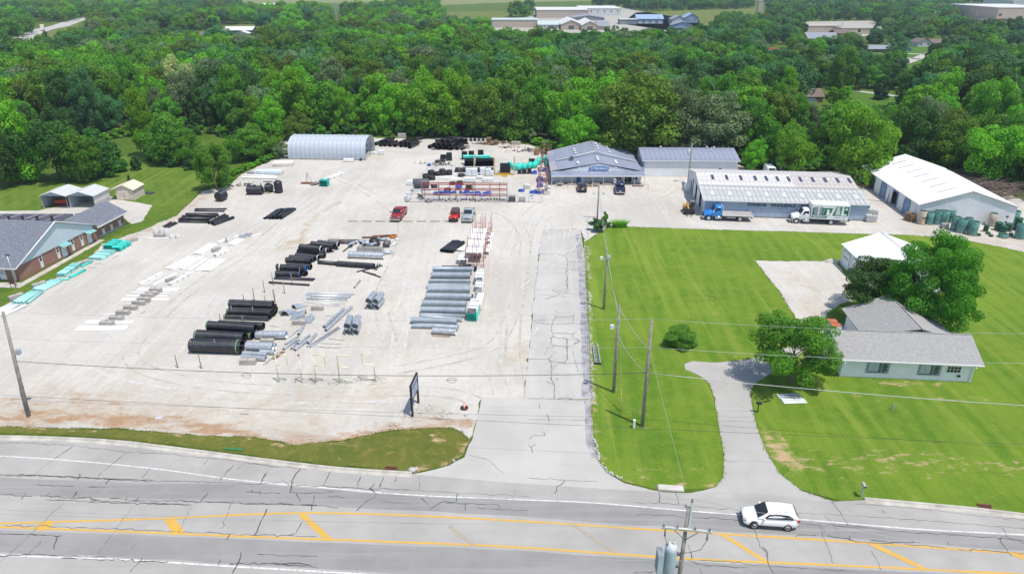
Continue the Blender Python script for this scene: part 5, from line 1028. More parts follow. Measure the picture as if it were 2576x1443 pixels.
def car_jeep(name,label,c,head,pm):
 r=place(name,label,'off-roader',c,head)
 part(r,'body',loft([(-1.8,.5,1.05,.74,.72),(-1.75,.48,1.08,.76,.74),(.45,.46,1.08,.76,.74),(.55,.5,1.08,.72,.66),(1.65,.52,1.02,.6,.54),(1.75,.55,.98,.56,.5)]),pm)
 part(r,'soft_top',loft([(-1.82,1.05,1.78,.74,.64),(-1.6,1.05,1.84,.75,.66),(.1,1.05,1.82,.75,.66),(.32,1.05,1.78,.75,.66)]),mat('faded_black_soft_top',(.06,.06,.062),.85))
 part(r,'windscreen_frame',MB().box((.45,0,1.42),(.06,1.36,.66),ry=-.2),pm);part(r,'windscreen',MB().box((.50,0,1.42),(.02,1.2,.5),ry=-.2),M_glass)
 for s in(-1,1):
  part(r,'fender',MB().box((1.15,s*.72,.88),(1.05,.28,.08)).box((1.62,s*.72,.76),(.08,.28,.2)),pm);part(r,'fender',MB().box((-1.1,s*.76,.92),(.95,.2,.07)),M_plastic);part(r,'headlamp',MB().lathe([(.01,.04),(.1,.03),(.1,0)],12,Matrix.Translation((1.76,s*.38,.82))@Matrix.Rotation(math.pi/2,4,'Y')),M_lamp)
  for x in(-1.15,1.15):wheel(r,x,s*.7,.37,.24)
  part(r,'mirror',MB().box((.4,s*.92,1.2),(.08,.18,.18)),M_plastic);side_poly(r,'side_window',[(-.9,1.2),(.15,1.2),(.1,1.66),(-.85,1.66)],lambda z:.755-.1*(z-1.1)/.7,M_glass,s)
 part(r,'bumper',MB().box((1.9,0,.55),(.16,1.4,.16)),M_plastic);part(r,'grille',MB().box((1.77,0,.8),(.03,.5,.26)),M_plastic);part(r,'spare_wheel',MB().lathe([(.05,-.12),(.36,-.12),(.37,0),(.36,.12),(.05,.12)],16,Matrix.Translation((-1.95,0,.95))@Matrix.Rotation(math.pi/2,4,'Y')),M_tyre)
 return r
def truck_cab(r,x1,pm,hood=True):
 """conventional cab; x1 = front bumper"""
 part(r,'hood',loft([(x1-1.75,.75,1.75,.95,.85),(x1-1.2,.72,1.7,.98,.78),(x1-.35,.72,1.5,.95,.66),(x1-.05,.78,1.3,.82,.6)]),pm)
 part(r,'cab',loft([(x1-3.15,.75,2.55,1.12,.95),(x1-3.0,.72,2.68,1.14,1.0),(x1-2.3,.72,2.7,1.14,1.0),(x1-2.05,.72,2.6,1.12,.98),(x1-1.6,.74,1.85,1.08,.98),(x1-1.45,.76,1.7,1.02,.95)]),pm)
 part(r,'windscreen',MB().slab([Vector((x1-1.52,-.92,1.82)),Vector((x1-1.52,.92,1.82)),Vector((x1-2.0,.86,2.55)),Vector((x1-2.0,-.86,2.55))],.02),M_glass).location=(.06,0,.04)
 for s in(-1,1):
  side_poly(r,'side_window',[(x1-2.95,1.75),(x1-1.85,1.75),(x1-2.12,2.38),(x1-2.9,2.42)],lambda z:1.14-.13*max(0,(z-1.6)),M_glass,s)
  part(r,'fender',MB().lathe([(.62,-.18),(.66,-.18),(.66,.18),(.62,.18)],18,Matrix.Translation((x1-.95,s*.98,.52))@Matrix.Rotation(math.pi/2,4,'X')),pm)
  wheel(r,x1-.95,s*.98,.5,.28,M_whrim);part(r,'mirror',MB().tube([(x1-1.75,s*1.1,2.0),(x1-1.65,s*1.35,2.0)],.025,5).box((x1-1.65,s*1.38,1.85),(.1,.16,.5)),M_trim);part(r,'headlamp',MB().box((x1-.18,s*.78,1.05),(.2,.26,.2)),M_lamp)
  part(r,'fuel_tank',MB().tube([(x1-3.2,s*.95,.62),(x1-2.05,s*.95,.62)],.3,12),M_chrome)
 part(r,'bumper',MB().box((x1+.02,0,.6),(.2,2.15,.3)),M_chrome);part(r,'grille',MB().box((x1-.02,0,1.05),(.08,.8,.5)),M_plastic)
M_whrim=mat('white_steel_rim',(.66,.66,.65),.5,var=.1);M_frame=mat('chassis_black',(.03,.03,.03),.7)
def truck(name,label,cat,c,head,pm,x1=4.1,xr=-4.6,axle=-2.3,kind='flat'):
 r=place(name,label,cat,c,head);truck_cab(r,x1,pm)
 part(r,'chassis',MB().bx(xr+.3,x1-1,-.45,-.3,.65,.9).bx(xr+.3,x1-1,.3,.45,.65,.9).bx(axle-.15,axle+.15,-.9,.9,.4,.6),M_frame)
 for s in(-1,1):wheel(r,axle,s*.98,.5,.26,M_whrim);wheel(r,axle,s*.70,.5,.26,M_whrim)
 xc=x1-3.25
 if kind=='flat':
  part(r,'deck',MB().bx(xr,xc,-1.22,1.22,1.12,1.22),mat('worn_steel_deck',(.40,.38,.36),.6,.2,var=.1));part(r,'deck_rail',MB().bx(xr-.05,xc,-1.28,-1.222,1.06,1.24),M_trim);part(r,'deck_rail',MB().bx(xr-.05,xc,1.222,1.28,1.06,1.24),M_trim)
  part(r,'headboard',MB().bx(xc-.05,xc+.02,-1.15,1.15,1.22,2.6),M_trim)
  for k in range(6):part(r,'cross_member',MB().bx(xr+.6+k*.85,xr+.7+k*.85,-1.15,1.15,.92,1.115),M_frame)
  for s in(-1,1):part(r,'side_rail',MB().bx(axle+.8,xc-.9,s*1.0-.04,s*1.0+.04,.62,.74),M_chrome)
 else:
  zb,zt=1.08,3.75;part(r,'box',MB().bx(xr,xc,-1.25,1.25,zb,zt),M_white);part(r,'box_trim',MB().bx(xr-.02,xc+.02,-1.27,-1.252,zb,zb+.12).bx(xr-.02,xc+.02,-1.27,-1.252,zt-.1,zt),M_chrome)
  part(r,'box_trim',MB().bx(xr-.03,xr+.06,-1.275,-1.253,zb+.12,zt-.1),M_chrome)
  part(r,'lift_gate',MB().bx(xr-.5,xr-.05,-1.0,1.0,.78,.86).box((xr-.3,0,.95),(.3,1.6,.1)),M_frame)
 part(r,'mud_flap',MB().bx(axle-.85,axle-.82,-1.15,-.75,.25,.95),M_plastic);part(r,'rear_bumper',MB().bx(xr+.05,xr+.15,-1.0,1.0,.5,.62),M_frame)
 return r
def two(fr,front,rear,width,side=1):
 """near-side wheel contacts -> centre and heading; side=+1 when the car lies left of the wheel line (as seen along the heading)"""
 a,b=G(*fr(*front)),G(*fr(*rear));h=(a-b).normalized();n=Vector((-h.y,h.x,0))*side;return(a+b)/2+n*(width/2),h
c,h=two(zP,(1352,594),(1708,619),1.7,-1);suv=car_suv('white_suv','white compact SUV driving left on the road',c,h,paint('white_car_paint',(.80,.80,.80)),4.36,1.84,1.66)
# driver
me=bpy.data.meshes.new('person');vs=[(0,0,.45),(0,0,.62),(.02,0,.82),(.03,0,.98),(.06,0,1.08),(.06,0,1.2),(.02,.2,.92),(.12,.26,.74),(.34,.2,.82),(.02,-.2,.92),(.12,-.26,.74),(.34,-.2,.82),(.36,.12,.5),(.36,-.12,.5),(.55,.12,.25),(.55,-.12,.25)]
me.from_pydata(vs,[(0,1),(1,2),(2,3),(3,4),(4,5),(2,6),(6,7),(7,8),(2,9),(9,10),(10,11),(0,12),(12,14),(0,13),(13,15)],[])
per=link('person',me,mat('red_shirt',(.55,.02,.02),.8));per['label']='driver in a red shirt at the wheel of the white SUV';per['category']='person'
sm=per.modifiers.new('s','SKIN');rads=[.15,.14,.16,.08,.06,.09,.07,.05,.035,.07,.05,.035,.08,.08,.05,.05]
for i,x in enumerate(rads):me.skin_vertices[0].data[i].radius=(x,x)
me.skin_vertices[0].data[0].use_root=True;per.modifiers.new('ss','SUBSURF').levels=1;per.matrix_world=suv.matrix_basis@Matrix.Translation((.05,.38,.0))
c,h=two(zE,(1397,853),(1441,812),1.75,-1);h=(h+Vector((0,-.2,0))).normalized()
def center_from_front(fr,fl,frr,L,back):
 a,b=G(*fr(*fl)),G(*fr(*frr));m=(a+b)/2;h=(a-b);h=Vector((h.y,-h.x,0)).normalized();h=h if h.y<0 else-h;
 hd=(m-G(*fr(*back)));hd.z=0;hd=(hd.normalized()+h).normalized();return m-hd*(L/2-.9),hd
c,h=center_from_front(zE,(1325,853),(1397,855),5.8,(1405,800));car_pickup('red_pickup','dark red crew cab pickup parked alone in the middle of the yard',c,h,paint('dark_red_paint',(.28,.012,.015)),5.8,2.0,1.92)
c,h=center_from_front(zE,(1853,858),(1918,860),3.8,(1905,815));car_jeep('red_offroader','small bright red off-roader with black soft top',c,h,paint('bright_red_paint',(.55,.012,.015)))
c,h=center_from_front(zE,(1972,862),(2050,862),5.7,(2035,805));car_pickup('silver_pickup','silver pickup parked beside the red off-roader',c,h,paint('silver_paint',(.42,.46,.48),.3,.3),5.7,2.0,1.88)
a,b=G(*zT(755,1160)),G(*zT(900,1165));m=(a+b)/2;car_suv('black_suv','black SUV parked nose-in at the office porch',m+Vector((0,1.35,0)),Vector((.03,1,0)),paint('black_paint_gloss',(.012,.012,.013)),4.5,1.85,1.65)
a,b=G(*zT(1605,1210)),G(*zT(1785,1210));m=(a+b)/2;car_pickup('blue_pickup','dark blue pickup with covered bed parked at the office door',m+Vector((.12,1.95,0)),Vector((.1,1,0)),paint('navy_paint',(.012,.02,.075)),5.6,1.98,1.85,paint('navy_cover',(.01,.015,.05),.5))
c,h=two(zI,(460,872),(858,888),1.9,-1);fl=truck('flatbed_truck','flatbed truck with bright blue cab parked along the blue warehouse wall','truck',c,h,paint('azure_cab_paint',(.006,.21,.62)),4.15,-4.6,-2.35)
c,h=two(zI,(1513,908),(1955,928),1.9,-1);bt=truck('box_truck','white box truck with green advertising panels parked beside the blue wall','truck',c,h,paint('white_cab_paint',(.78,.78,.78)),4.4,-5.2,-2.5,'box')
# advertising print on the box side (the side that faces the road: local +y)
AY=1.256;xc=4.4-3.25;M_green=mat('print_green',(.008,.15,.09),.5,var=.03);M_greyp=mat('print_grey',(.26,.28,.34),.5,var=.25,scale=3);M_wp=mat('print_white',(.8,.8,.8),.5,var=.03);M_palep=mat('print_pale_grey',(.55,.58,.6),.5,var=.1)
def flatp(name,pts,m,off=0.0):
 mb=MB();mb.add([(xc-x,AY+off,z)for x,z in pts],[tuple(range(len(pts)))]);
 mb.add([(xc-x,AY-.003,z)for x,z in pts],[tuple(range(len(pts)))][::-1]);return part(bt,name,mb,m)
x9=6.25
flatp('print_panel',[(.12,1.78),(3.15,1.78),(3.55,3.15),(.12,3.15)],M_green,.004);flatp('print_panel',[(3.6,1.78),(x9,1.78),(x9,3.5),(4.1,3.5)],M_green,.004);flatp('print_panel',[(.12,1.28),(2.65,1.28),(2.8,1.65),(.12,1.65)],M_green,.004)
flatp('printed_cylinder',[(.4,1.85),(.95,1.85),(.95,3.3),(.4,3.3)],M_greyp,.008);flatp('printed_cylinder',[(1.0,1.85),(1.4,1.85),(1.4,3.45),(1.0,3.45)],M_palep,.008);flatp('printed_cylinder',[(1.45,1.85),(1.8,1.85),(1.8,3.35),(1.45,3.35)],M_greyp,.008)
flatp('printed_fixture',[(2.55,1.85),(3.1,1.85),(3.2,2.2),(3.0,2.3),(3.0,2.9),(2.6,2.9)],M_wp,.008);flatp('printed_fixture',[(4.05,1.9),(4.9,1.9),(4.7,3.4),(4.2,3.4)],M_palep,.008);flatp('printed_fixture',[(5.0,1.85),(5.45,1.85),(5.4,3.45),(5.1,3.45)],M_wp,.008);flatp('printed_fixture',[(5.6,2.9),(6.05,2.9),(6.0,3.25),(5.65,3.25)],M_wp,.008);flatp('printed_fixture',[(5.75,2.3),(6.2,2.3),(6.0,2.7)],M_black,.008);flatp('printed_fixture',[(5.3,1.9),(6.0,1.9),(6.1,2.1),(5.5,2.2)],M_wp,.009)
mb=MB();mb.tube([(xc-2.0,AY+.01,2.0),(xc-2.02,AY+.01,2.6),(xc-2.15,AY+.01,2.8),(xc-2.3,AY+.01,2.7)],.03,5);part(bt,'printed_tap',mb,M_wp)
mb=MB();x=.35;r2=random.Random(5)
while x<2.4:l=r2 .uniform(.06,.1);mb.bx(xc-x-l,xc-x,AY+.006,AY+.009,1.41,1.41+r2 .choice((.09,.09,.13)));x+=l+.025
o=part(bt,'print_text',mb,M_wp);o['kind']='stuff'
mb=MB();x=3.95
while x<5.9:l=r2 .uniform(.07,.13);mb.bx(xc-x-l,xc-x,AY+.004,AY+.007,1.4,1.4+r2 .choice((.1,.15)));x+=l+(.03 if abs(x-5.0)>.12 else.3)
o=part(bt,'print_text',mb,M_greyp);o['kind']='stuff'
# telehandler
p=G(*zI(218,798));T=thing('telehandler','dirty yellow telehandler parked at the warehouse corner','telehandler',(p.x,p.y+1.2,.012),R_(-98));M_tely=mat('dirty_yellow_plant_paint',(.42,.27,.06),.6,var=.25)
part(T,'chassis',MB().box((0,0,.8),(3.0,1.3,.6)),M_plastic);part(T,'cab',MB().box((.1,.55,1.65),(1.2,.85,1.3),taper=.85),mat('grey_cab_paint',(.2,.19,.16),.5));part(T,'cab_glass',MB().box((.75,.55,1.75),(.04,.7,.9)).box((.1,.99,1.75),(.9,.03,.8)),M_glass)
part(T,'boom',MB().tube([(-1.4,-.25,1.5),(1.9,-.25,1.2)],.22,4),M_tely);part(T,'engine_cover',MB().box((-.3,-.75,1.1),(1.5,.5,.6)),M_tely);part(T,'fork_carriage',MB().box((2.0,-.1,.8),(.15,1.2,.7)),M_plastic)
for s in(-.35,.35):part(T,'fork',MB().bx(2.05,3.0,s-.06,s+.06,.25,.31),M_plastic)
for x in(-1.1,1.1):
 for s in(-1,1):wheel(T,x,s*.8,.52,.36,M_tely)
 # vehicles behind the warehouse
def hidden_truck(px,label,body,Y=152.0,rack=False):
 s=(px[0]-XC)/F;y=Y;x=s*math.hypot(y,H)*1.0;x=G(px[0],px[1],1.5).x*Y/G(px[0],px[1],1.5).y
 r=thing('van'if not rack else 'old_truck',label,'van'if not rack else 'truck',(x,Y,0),R_(-95));part(r,'body',loft([(-2.6,.45,1.3,.95,.9),(-2.4,.4,1.35,.98,.93),(1.6,.4,1.35,.98,.9),(2.3,.45,1.1,.95,.8),(2.5,.5,.95,.9,.75)]),body)
 if not rack:part(r,'roof_body',loft([(-2.58,1.2,2.1,.93,.8),(-2.3,1.2,2.25,.95,.82),(.8,1.2,2.25,.95,.82),(1.2,1.2,2.1,.94,.82),(1.8,1.2,1.35,.92,.84)]),body);part(r,'windscreen',MB().slab([Vector((1.85,-.75,1.42)),Vector((1.85,.75,1.42)),Vector((1.28,.7,2.1)),Vector((1.28,-.7,2.1))],.02),M_glass)
 else:
  part(r,'cabin',loft([(-.6,1.2,1.8,.9,.75),(.4,1.2,1.85,.9,.75),(1.3,1.2,1.3,.9,.8)]),body)
  rk=MB()
  for x in(-2.4,-.8,.8):
   for s in(-.85,.85):rk.tube([(x,s,1.3),(x,s,2.4)],.04,5)
  for s in(-.85,.85):rk.tube([(-2.4,s,2.4),(.9,s,2.4)],.04,5)
  for x in(-2.4,.8):rk.tube([(x,-.85,2.4),(x,.85,2.4)],.04,5)
  part(r,'ladder_rack',rk,M_trim)
 for x in(-1.6,1.6):
  for s in(-1,1):wheel(r,x,s*.88,.36,.22)
hidden_truck(zI(1185,280),'white van parked behind the warehouse roof ridge',M_white);hidden_truck(zI(1340,280),'dark blue work truck with white ladder rack behind the warehouse',paint('navy_paint',(.012,.02,.075)),rack=True)
# ================================================================== pipes in the yard
Z0=.012
M_hdpe=mat('black_polyethylene',(.016,.017,.022),.42,var=.3,scale=1.5,dirt=(.09,.085,.08),damt=.35,rnd=.15);M_greyp2=mat('grey_corrugated_steel',(.30,.345,.385),.5,.2,var=.1,rnd=.1,dirt=(.4,.42,.43),damt=.3)
M_zinc=mat('bright_galvanised_steel',(.52,.55,.57),.38,.55,var=.14,scale=3,rnd=.08,dirt=(.36,.37,.38),damt=.4);M_pvcw=mat('white_pvc',(.80,.81,.81),.4,var=.04,rnd=.04);M_teal=mat('teal_pvc',(.045,.56,.47),.4,var=.08,rnd=.12);M_palet=mat('sun_bleached_teal_pvc',(.36,.74,.68),.45,var=.08,rnd=.1)
M_cblock=mat('weathered_concrete',(.40,.37,.33),.95,var=.16,scale=1.3,bump=.4,dirt=(.25,.22,.18),damt=.5);M_steel=mat('grey_steel_post',(.25,.25,.26),.6,.4,var=.15);M_blk2=mat('dark_steel',(.06,.06,.065),.6,.3,var=.2)
M_redrack=mat('red_rack_paint',(.36,.035,.025),.5,var=.15,dirt=(.2,.08,.05),damt=.4);M_wood=mat('weathered_timber',(.34,.27,.19),.9,var=.25,scale=3,rnd=.15);M_rustp=mat('rusty_steel',(.23,.085,.04),.8,.2,var=.3,scale=3);M_copper=mat('copper_pipe',(.45,.2,.1),.4,.6,var=.15)
M_bgreen=mat('green_band',(.16,.33,.12),.5);M_bblue=mat('blue_band',(.02,.14,.42),.5);M_bwhite=mat('white_band',(.75,.75,.74),.5)
def pipe_mesh(L,r,ribbed=True,spiral=False,n=20,wall=None,bell=0.0):
 wall=wall or max(.008,r*.045);prof=[]
 if ribbed:
  pitch=max(.10,r*.26);k=max(4,int(L/pitch));d=r*.055
  for i in range(k):
   x=i*L/k;q=L/k;prof+=[(r-d,x),(r-d,x+q*.3),(r,x+q*.42),(r,x+q*.5),(r,x+q*.8),(r,x+q*.88)]
  prof.append((r-d,L))
 elif spiral:
  k=max(3,int(L/.55));
  for i in range(k):x=i*L/k;q=L/k;prof+=[(r,x),(r,x+.03),(r,x+q-.09),(r,x+q-.06),(r*1.015,x+q-.045),(r*1.015,x+q-.012)]
  prof.append((r,L))
 else:prof=[(r,0),(r,L)]
 if bell:prof+=[(r*(1+bell),L+.01),(r*(1+bell),L+.01+r*.9)]
 e=prof[-1][1];prof=prof+[(prof[-1][0]-wall,e),(r-wall*1.6,e-.02),(r-wall*1.6,.02),(prof[0][0]-wall,0),prof[0]]
 M=Matrix.Rotation(math.pi/2,4,'Y');return MB().lathe(prof,n,M).mesh('pipe')
PM={}
def pipe(fr,a,b,r,m,label,zc=None,ribbed=False,spiral=False,bands=(),name='pipe',group=None,n=18,bell=0.0,world=None):
 zc=(r if zc is None else zc)+Z0
 A,B=(G(*fr(*a),zc),G(*fr(*b),zc))if world is None else(Vector(world[0]),Vector(world[1]));L=round((B-A).length*4)/4 or.25
 key=(L,r,ribbed,spiral,n,bell)
 if key not in PM:PM[key]=pipe_mesh(L,r,ribbed,spiral,n,bell=bell)
 o=link(name,PM[key],m,None,A);o['label']=label;o['category']='pipe'
 if group:o['group']=group
 d=(B-A).normalized();o.rotation_euler=d.to_track_quat('X','Z').to_euler()
 for t,bm in bands:
  x=t*L;link('band',MB().lathe([(r*1.0,x-.06),(r*1.03,x-.055),(r*1.03,x+.055),(r*1.0,x+.06)],n,Matrix.Rotation(math.pi/2,4,'Y')).mesh(),bm,o)
 return o
BP='black ribbed pipes in the left-hand piles'
def run(fr,rows,m,fmt,group,**k):
 for i,row in enumerate(rows):
  a,b,r=row[:3];ex=dict(k);ex.update(row[3]if len(row)>3 else{});lab=ex.pop('label',None)
  pipe(fr,a,b,r,m,lab or fmt%ORD(i+1),group=group,**ex)
  # the huge ones next to the road
run(zC,[((178,672),(782,690),.84,dict(bands=((.93,M_bgreen),),label='biggest black ribbed pipe, nearest the road, with green end band')),((240,556),(830,590),.74,dict(bands=((.03,M_bgreen),),label='big black ribbed pipe just behind the biggest one, green band at left')),((372,520),(915,556),.50,dict(bands=((.96,M_bgreen),),label='black ribbed pipe under another, green band at its right end')),((385,432),(945,470),.55,dict(zc=1.4,bands=((.0,M_bgreen),),label='black ribbed pipe lying on top of the second pile')),((440,462),(990,490),.45,dict(label='black ribbed pipe hidden in the middle of the second pile')),((512,415),(1045,442),.47,dict(label='rearmost black ribbed pipe of the second pile'))],M_hdpe,'%s',BP,ribbed=True)
# pyramid of slimmer pipes
A0,B0=G(*zC(585,330),.34),G(*zC(1120,352),.34);d=(B0-A0).normalized();nn=Vector((-d.y,d.x,0))
k=0
for lay,cnt in enumerate((5,4,2)):
 for j in range(cnt):
  off=nn*(.7*j+.35*lay+(.5 if lay==2 else 0))+Vector((0,0,lay*.61))+d*random.uniform(-.15,.25);k+=1
  pipe(None,None,None,.34,M_hdpe,'slim black ribbed pipe, %s from the front in the %s layer of the third pile'%(ORD(j+1),('bottom','middle','top')[lay]),world=(A0+off+Vector((0,0,Z0)),B0+off+Vector((0,0,Z0))),ribbed=True,group=BP,bands=((.02,M_bgreen),)if(lay,j)in((0,0),(1,0))else())
run(zB,[((430,700),(800,712),.5,dict(bands=((.97,M_bblue),))),((440,604),(868,622),.48,dict(zc=1.2,bands=((.12,M_bwhite),(1.02,M_bblue)))),((690,640),(870,700),.42),((590,572),(945,600),.44),((575,502),(935,516),.46,dict(zc=1.1)),((628,462),(990,492),.42),((720,432),(1045,466),.42,dict(bands=((.98,M_bwhite),))),((742,372),(1092,402),.5,dict(bands=((.01,M_bwhite),))),((768,308),(1104,345),.5,dict(zc=1.3,bands=((.01,M_bwhite),(.99,M_bwhite)))),((850,350),(1180,365),.42,dict(bands=((.98,M_bwhite),))),((890,300),(1220,352),.44),((945,262),(1275,305),.44,dict(zc=1.0)),((985,268),(1320,310),.42),((1030,240),(1350,278),.40,dict(zc=.9,bands=((.03,M_bwhite),(.97,M_bwhite)))),((1060,430),(1150,440),.42)],M_hdpe,'black ribbed pipe, %s counted from the road in the fourth pile',BP,ribbed=True)
run(zB,[((1045,530),(1335,556),.30,dict(label='smooth black pipe end-on to the long ribbed one')),((1325,552),(1872,590),.42,dict(ribbed=True,bands=(),label='long black ribbed pipe lying across the middle of the yard')),((428,752),(1000,780),.14,dict(label='thin black pipe, rear of three beside steel stakes')),((400,772),(975,798),.13,dict(label='thin black pipe, middle of three beside steel stakes')),((325,826),(908,866),.15,dict(label='thin black pipe, front of three beside steel stakes')),((1610,674),(1978,585),.10,dict(label='loose thin black pipe pointing right at the end of the long pipe')),((1700,665),(1955,750),.11,dict(label='loose thin black pipe slanting towards the road')),((1720,672),(1900,715),.07,dict(label='shortest loose black pipe in the scattered heap')),((1870,640),(1920,560),.09,dict(label='loose black pipe standing out behind the heap, left')),((1890,650),(1952,562),.09,dict(label='loose black pipe standing out behind the heap, right')),((1350,208),(1658,207),.08,dict(label='thin black pipe behind the metal fittings')),((1345,232),(1590,235),.16,dict(label='upper black trough behind the metal fittings')),((1350,250),(1618,256),.18,dict(label='lower black trough behind the metal fittings')),((1412,378),(1500,308),.10,dict(label='short black pipe offcut left of the big steel culvert'))],M_hdpe,'%s','loose black pipes in the yard')
ST='galvanised steel pipes'
run(zB,[((1492,420),(2005,440),.53,dict(spiral=True,label='long shiny steel culvert lying alone beside the wire crates')),((1575,905),(1660,800),.13,dict(label='short pale steel pipe alone on the gravel'))],M_zinc,'%s',ST,n=22)
run(zC,[((965,548),(1318,550),.5,dict(spiral=True,label='steel culvert behind the concrete block pile')),((1000,690),(1190,690),.42,dict(spiral=True,label='steel culvert half hidden behind another in the block pile')),((1010,755),(1180,755),.3,dict(spiral=True,zc=.32,label='steel culvert under the half hidden one')),((845,678),(1155,690),.48,dict(spiral=True,zc=.85,label='steel culvert on top of the pile beside the biggest black pipe')),((805,770),(1105,790),.3,dict(spiral=True,label='slim steel culvert, upper of two above the concrete block')),((790,812),(1085,838),.29,dict(spiral=True,label='slim steel culvert, lower of two above the concrete block')),((1000,852),(1078,858),.1,dict(label='short steel tube sticking out by the concrete block'))],M_zinc,'%s',ST,n=22)
run(zC,[((1582,45),(2155,62),.10),((1560,66),(2110,84),.11),((1612,80),(2092,96),.12),((1572,106),(2058,116),.12),((1572,124),(2062,140),.06),((1545,158),(2035,176),.05),((1728,178),(1962,188),.04),((1468,196),(1978,206),.04)],M_zinc,'steel tube, %s from the back in the row of straight tubes',ST,n=10)
run(zC,[((1778,455),(2020,232),.2,dict(spiral=True)),((1800,495),(2115,212),.2,dict(spiral=True)),((1575,692),(1945,460),.10),((1612,698),(1962,472),.10),((1472,545),(1532,445),.18,dict(spiral=True)),((1312,662),(1472,572),.12),((1292,722),(1442,608),.17,dict(spiral=True)),((1386,718),(1480,612),.14),((1466,656),(1612,556),.15),((1426,732),(1572,618),.18,dict(spiral=True)),((1586,652),(1686,538),.18,dict(spiral=True)),((1366,582),(1476,482),.06),((1050,912),(1200,786),.06),((1088,890),(1215,770),.07)],M_zinc,'slanting steel pipe, %s in the scattered fan behind the pipe letters',ST,n=14)
for i in range(4):pipe(zC,(1160+i*9,842+i*2),(1275+i*10,745+i*4),.035,M_copper,'thin copper-coloured pipe, %s of four by the block pile'%ORD(i+1),n=6,group='copper pipes')
def quad_stack(fr,fl,frr,bk,r,labs,lo=(0,0)):
 f1,f2=G(*fr(*fl),r),G(*fr(*frr),r);ax=(G(*fr(*bk),3*r)-G(*fr(*labs[1]),3*r));ax.z=0;ax=ax.normalized()*2.6;i=0
 for lay in(0,1):
  for s in(0,1):
   A=(f1,f2)[s]+Vector((0,0,lay*2*r+Z0));i+=1
   pipe(None,None,None,r,M_zinc,'%s %s steel culvert of the strapped four %s'%(('lower','upper')[lay],('left','right')[s],labs[0]),world=(A,A+ax),spiral=True,group=ST,n=22)
quad_stack(zC,(2318,215),(2404,220),(2475,50),.42,('far from the road',(2395,148)));quad_stack(zC,(2062,520),(2156,522),(2195,320),.42,('nearer the road',(2150,440)))
# grey steel culverts piled across the yard
GR='grey steel culverts beside the driveway'
run(zD,[((510,490),(958,492),.36,dict(ribbed=False,zc=.9)),((520,528),(960,530),.36),((500,562),(948,566),.44),((470,626),(928,630),.30),((480,640),(940,642),.14,dict(ribbed=False)),((465,664),(945,662),.14,dict(ribbed=False)),((445,690),(920,694),.30),((455,722),(930,726),.44),((432,800),(910,808),.52),((905,806),(955,812),.46,dict(label='short grey culvert stub at the right end of the pile')),((395,880),(895,893),.50),((378,955),(882,966),.48),((370,1008),(872,1026),.22,dict(ribbed=False)),((382,1030),(855,1068),.28,dict(ribbed=False)),((268,1072),(780,1092),.42),((275,1140),(812,1150),.28),((290,1118),(790,1122),.12,dict(ribbed=False))],M_greyp2,'grey steel culvert, %s from the back of the pile beside the driveway',GR,ribbed=True,n=20)
run(zD,[((512,1190),(772,1208),.40,dict(label='shiny steel culvert at the road end of the grey pile')),((538,1142),(792,1160),.36,dict(label='shiny steel culvert second from the road end of the grey pile'))],M_zinc,'%s',ST,spiral=True,n=22)
# black pipes elsewhere
run(zU,[((1218,425),(1428,268),.30),((1262,432),(1468,270),.30),((1312,438),(1505,275),.30),((1345,440),(1545,282),.30),((1395,442),(1592,285),.30)],M_hdpe,'black pipe, %s from the left in the flat row beside the red racks','black pipes beside the red racks',n=14)
A1=G(*zE(190,812),.25)
run(zE,[((165+i*17+(i%3)*6,832-i%2*4),(278+i*18,756-(i%3)*4-i),.22)for i in range(10)]+[((150,832),(205,808),.10),((235,815),(330,745),.22,dict(zc=.6)),((280,815),(385,745),.22,dict(zc=.6)),((310,815),(420,748),.22,dict(zc=.6))],M_hdpe,'black pipe, %s in the low heap on the open gravel','low heap of black pipes',n=12)
run(zG,[((1775,425),(2055,425),.16),((1770,442),(2040,445),.16),((1690,470),(1985,470),.2),((1660,490),(1960,492),.2),((1650,505),(1930,510),.2),((1625,520),(1900,525),.2),((1625,540),(1890,545),.2),((1700,480),(1990,485),.2,dict(zc=.55)),((1640,512),(1905,515),.2,dict(zc=.55))],M_hdpe,'black pipe, %s from the back in the pile near the brick hall','black pipes near the brick hall',n=12)
run(zG,[((1900,552),(2045,480),.27),((1930,560),(2075,488),.27),((1945,566),(2128,500),.27),((1460,600),(1560,545),.15),((1480,604),(1590,548),.15),((1505,606),(1612,552),.15)],M_hdpe,'black pipe, %s in the slanting rows near the brick hall','slanting black pipes near the brick hall',n=12)
BK='big black pipes at the back of the yard'
run(zE,[((1660,182),(1700,168),.5),((1720,185),(1850,130),.5),((1760,190),(1900,130),.5),((1810,190),(1950,130),.5),((1860,195),(1990,140),.5),((1910,195),(2000,150),.5,),((1700,165),(1790,125),.5,dict(zc=1.35)),((1745,165),(1850,120),.5,dict(zc=1.35)),((1795,165),(1900,118),.5,dict(zc=1.35)),((1850,170),(1955,122),.5,dict(zc=1.35)),((1780,130),(1860,105),.5,dict(zc=2.2)),((1830,135),(1930,105),.5,dict(zc=2.2)),((1880,98),(1945,125),.5,dict(zc=2.2)),((1935,100),(1995,122),.5,dict(zc=1.6)),((1715,118),(1800,118),.5,dict(zc=1.0)),((1955,205),(1995,185),.3)],M_hdpe,'big black pipe, %s in the right-hand heap at the back of the yard',BK,n=14)
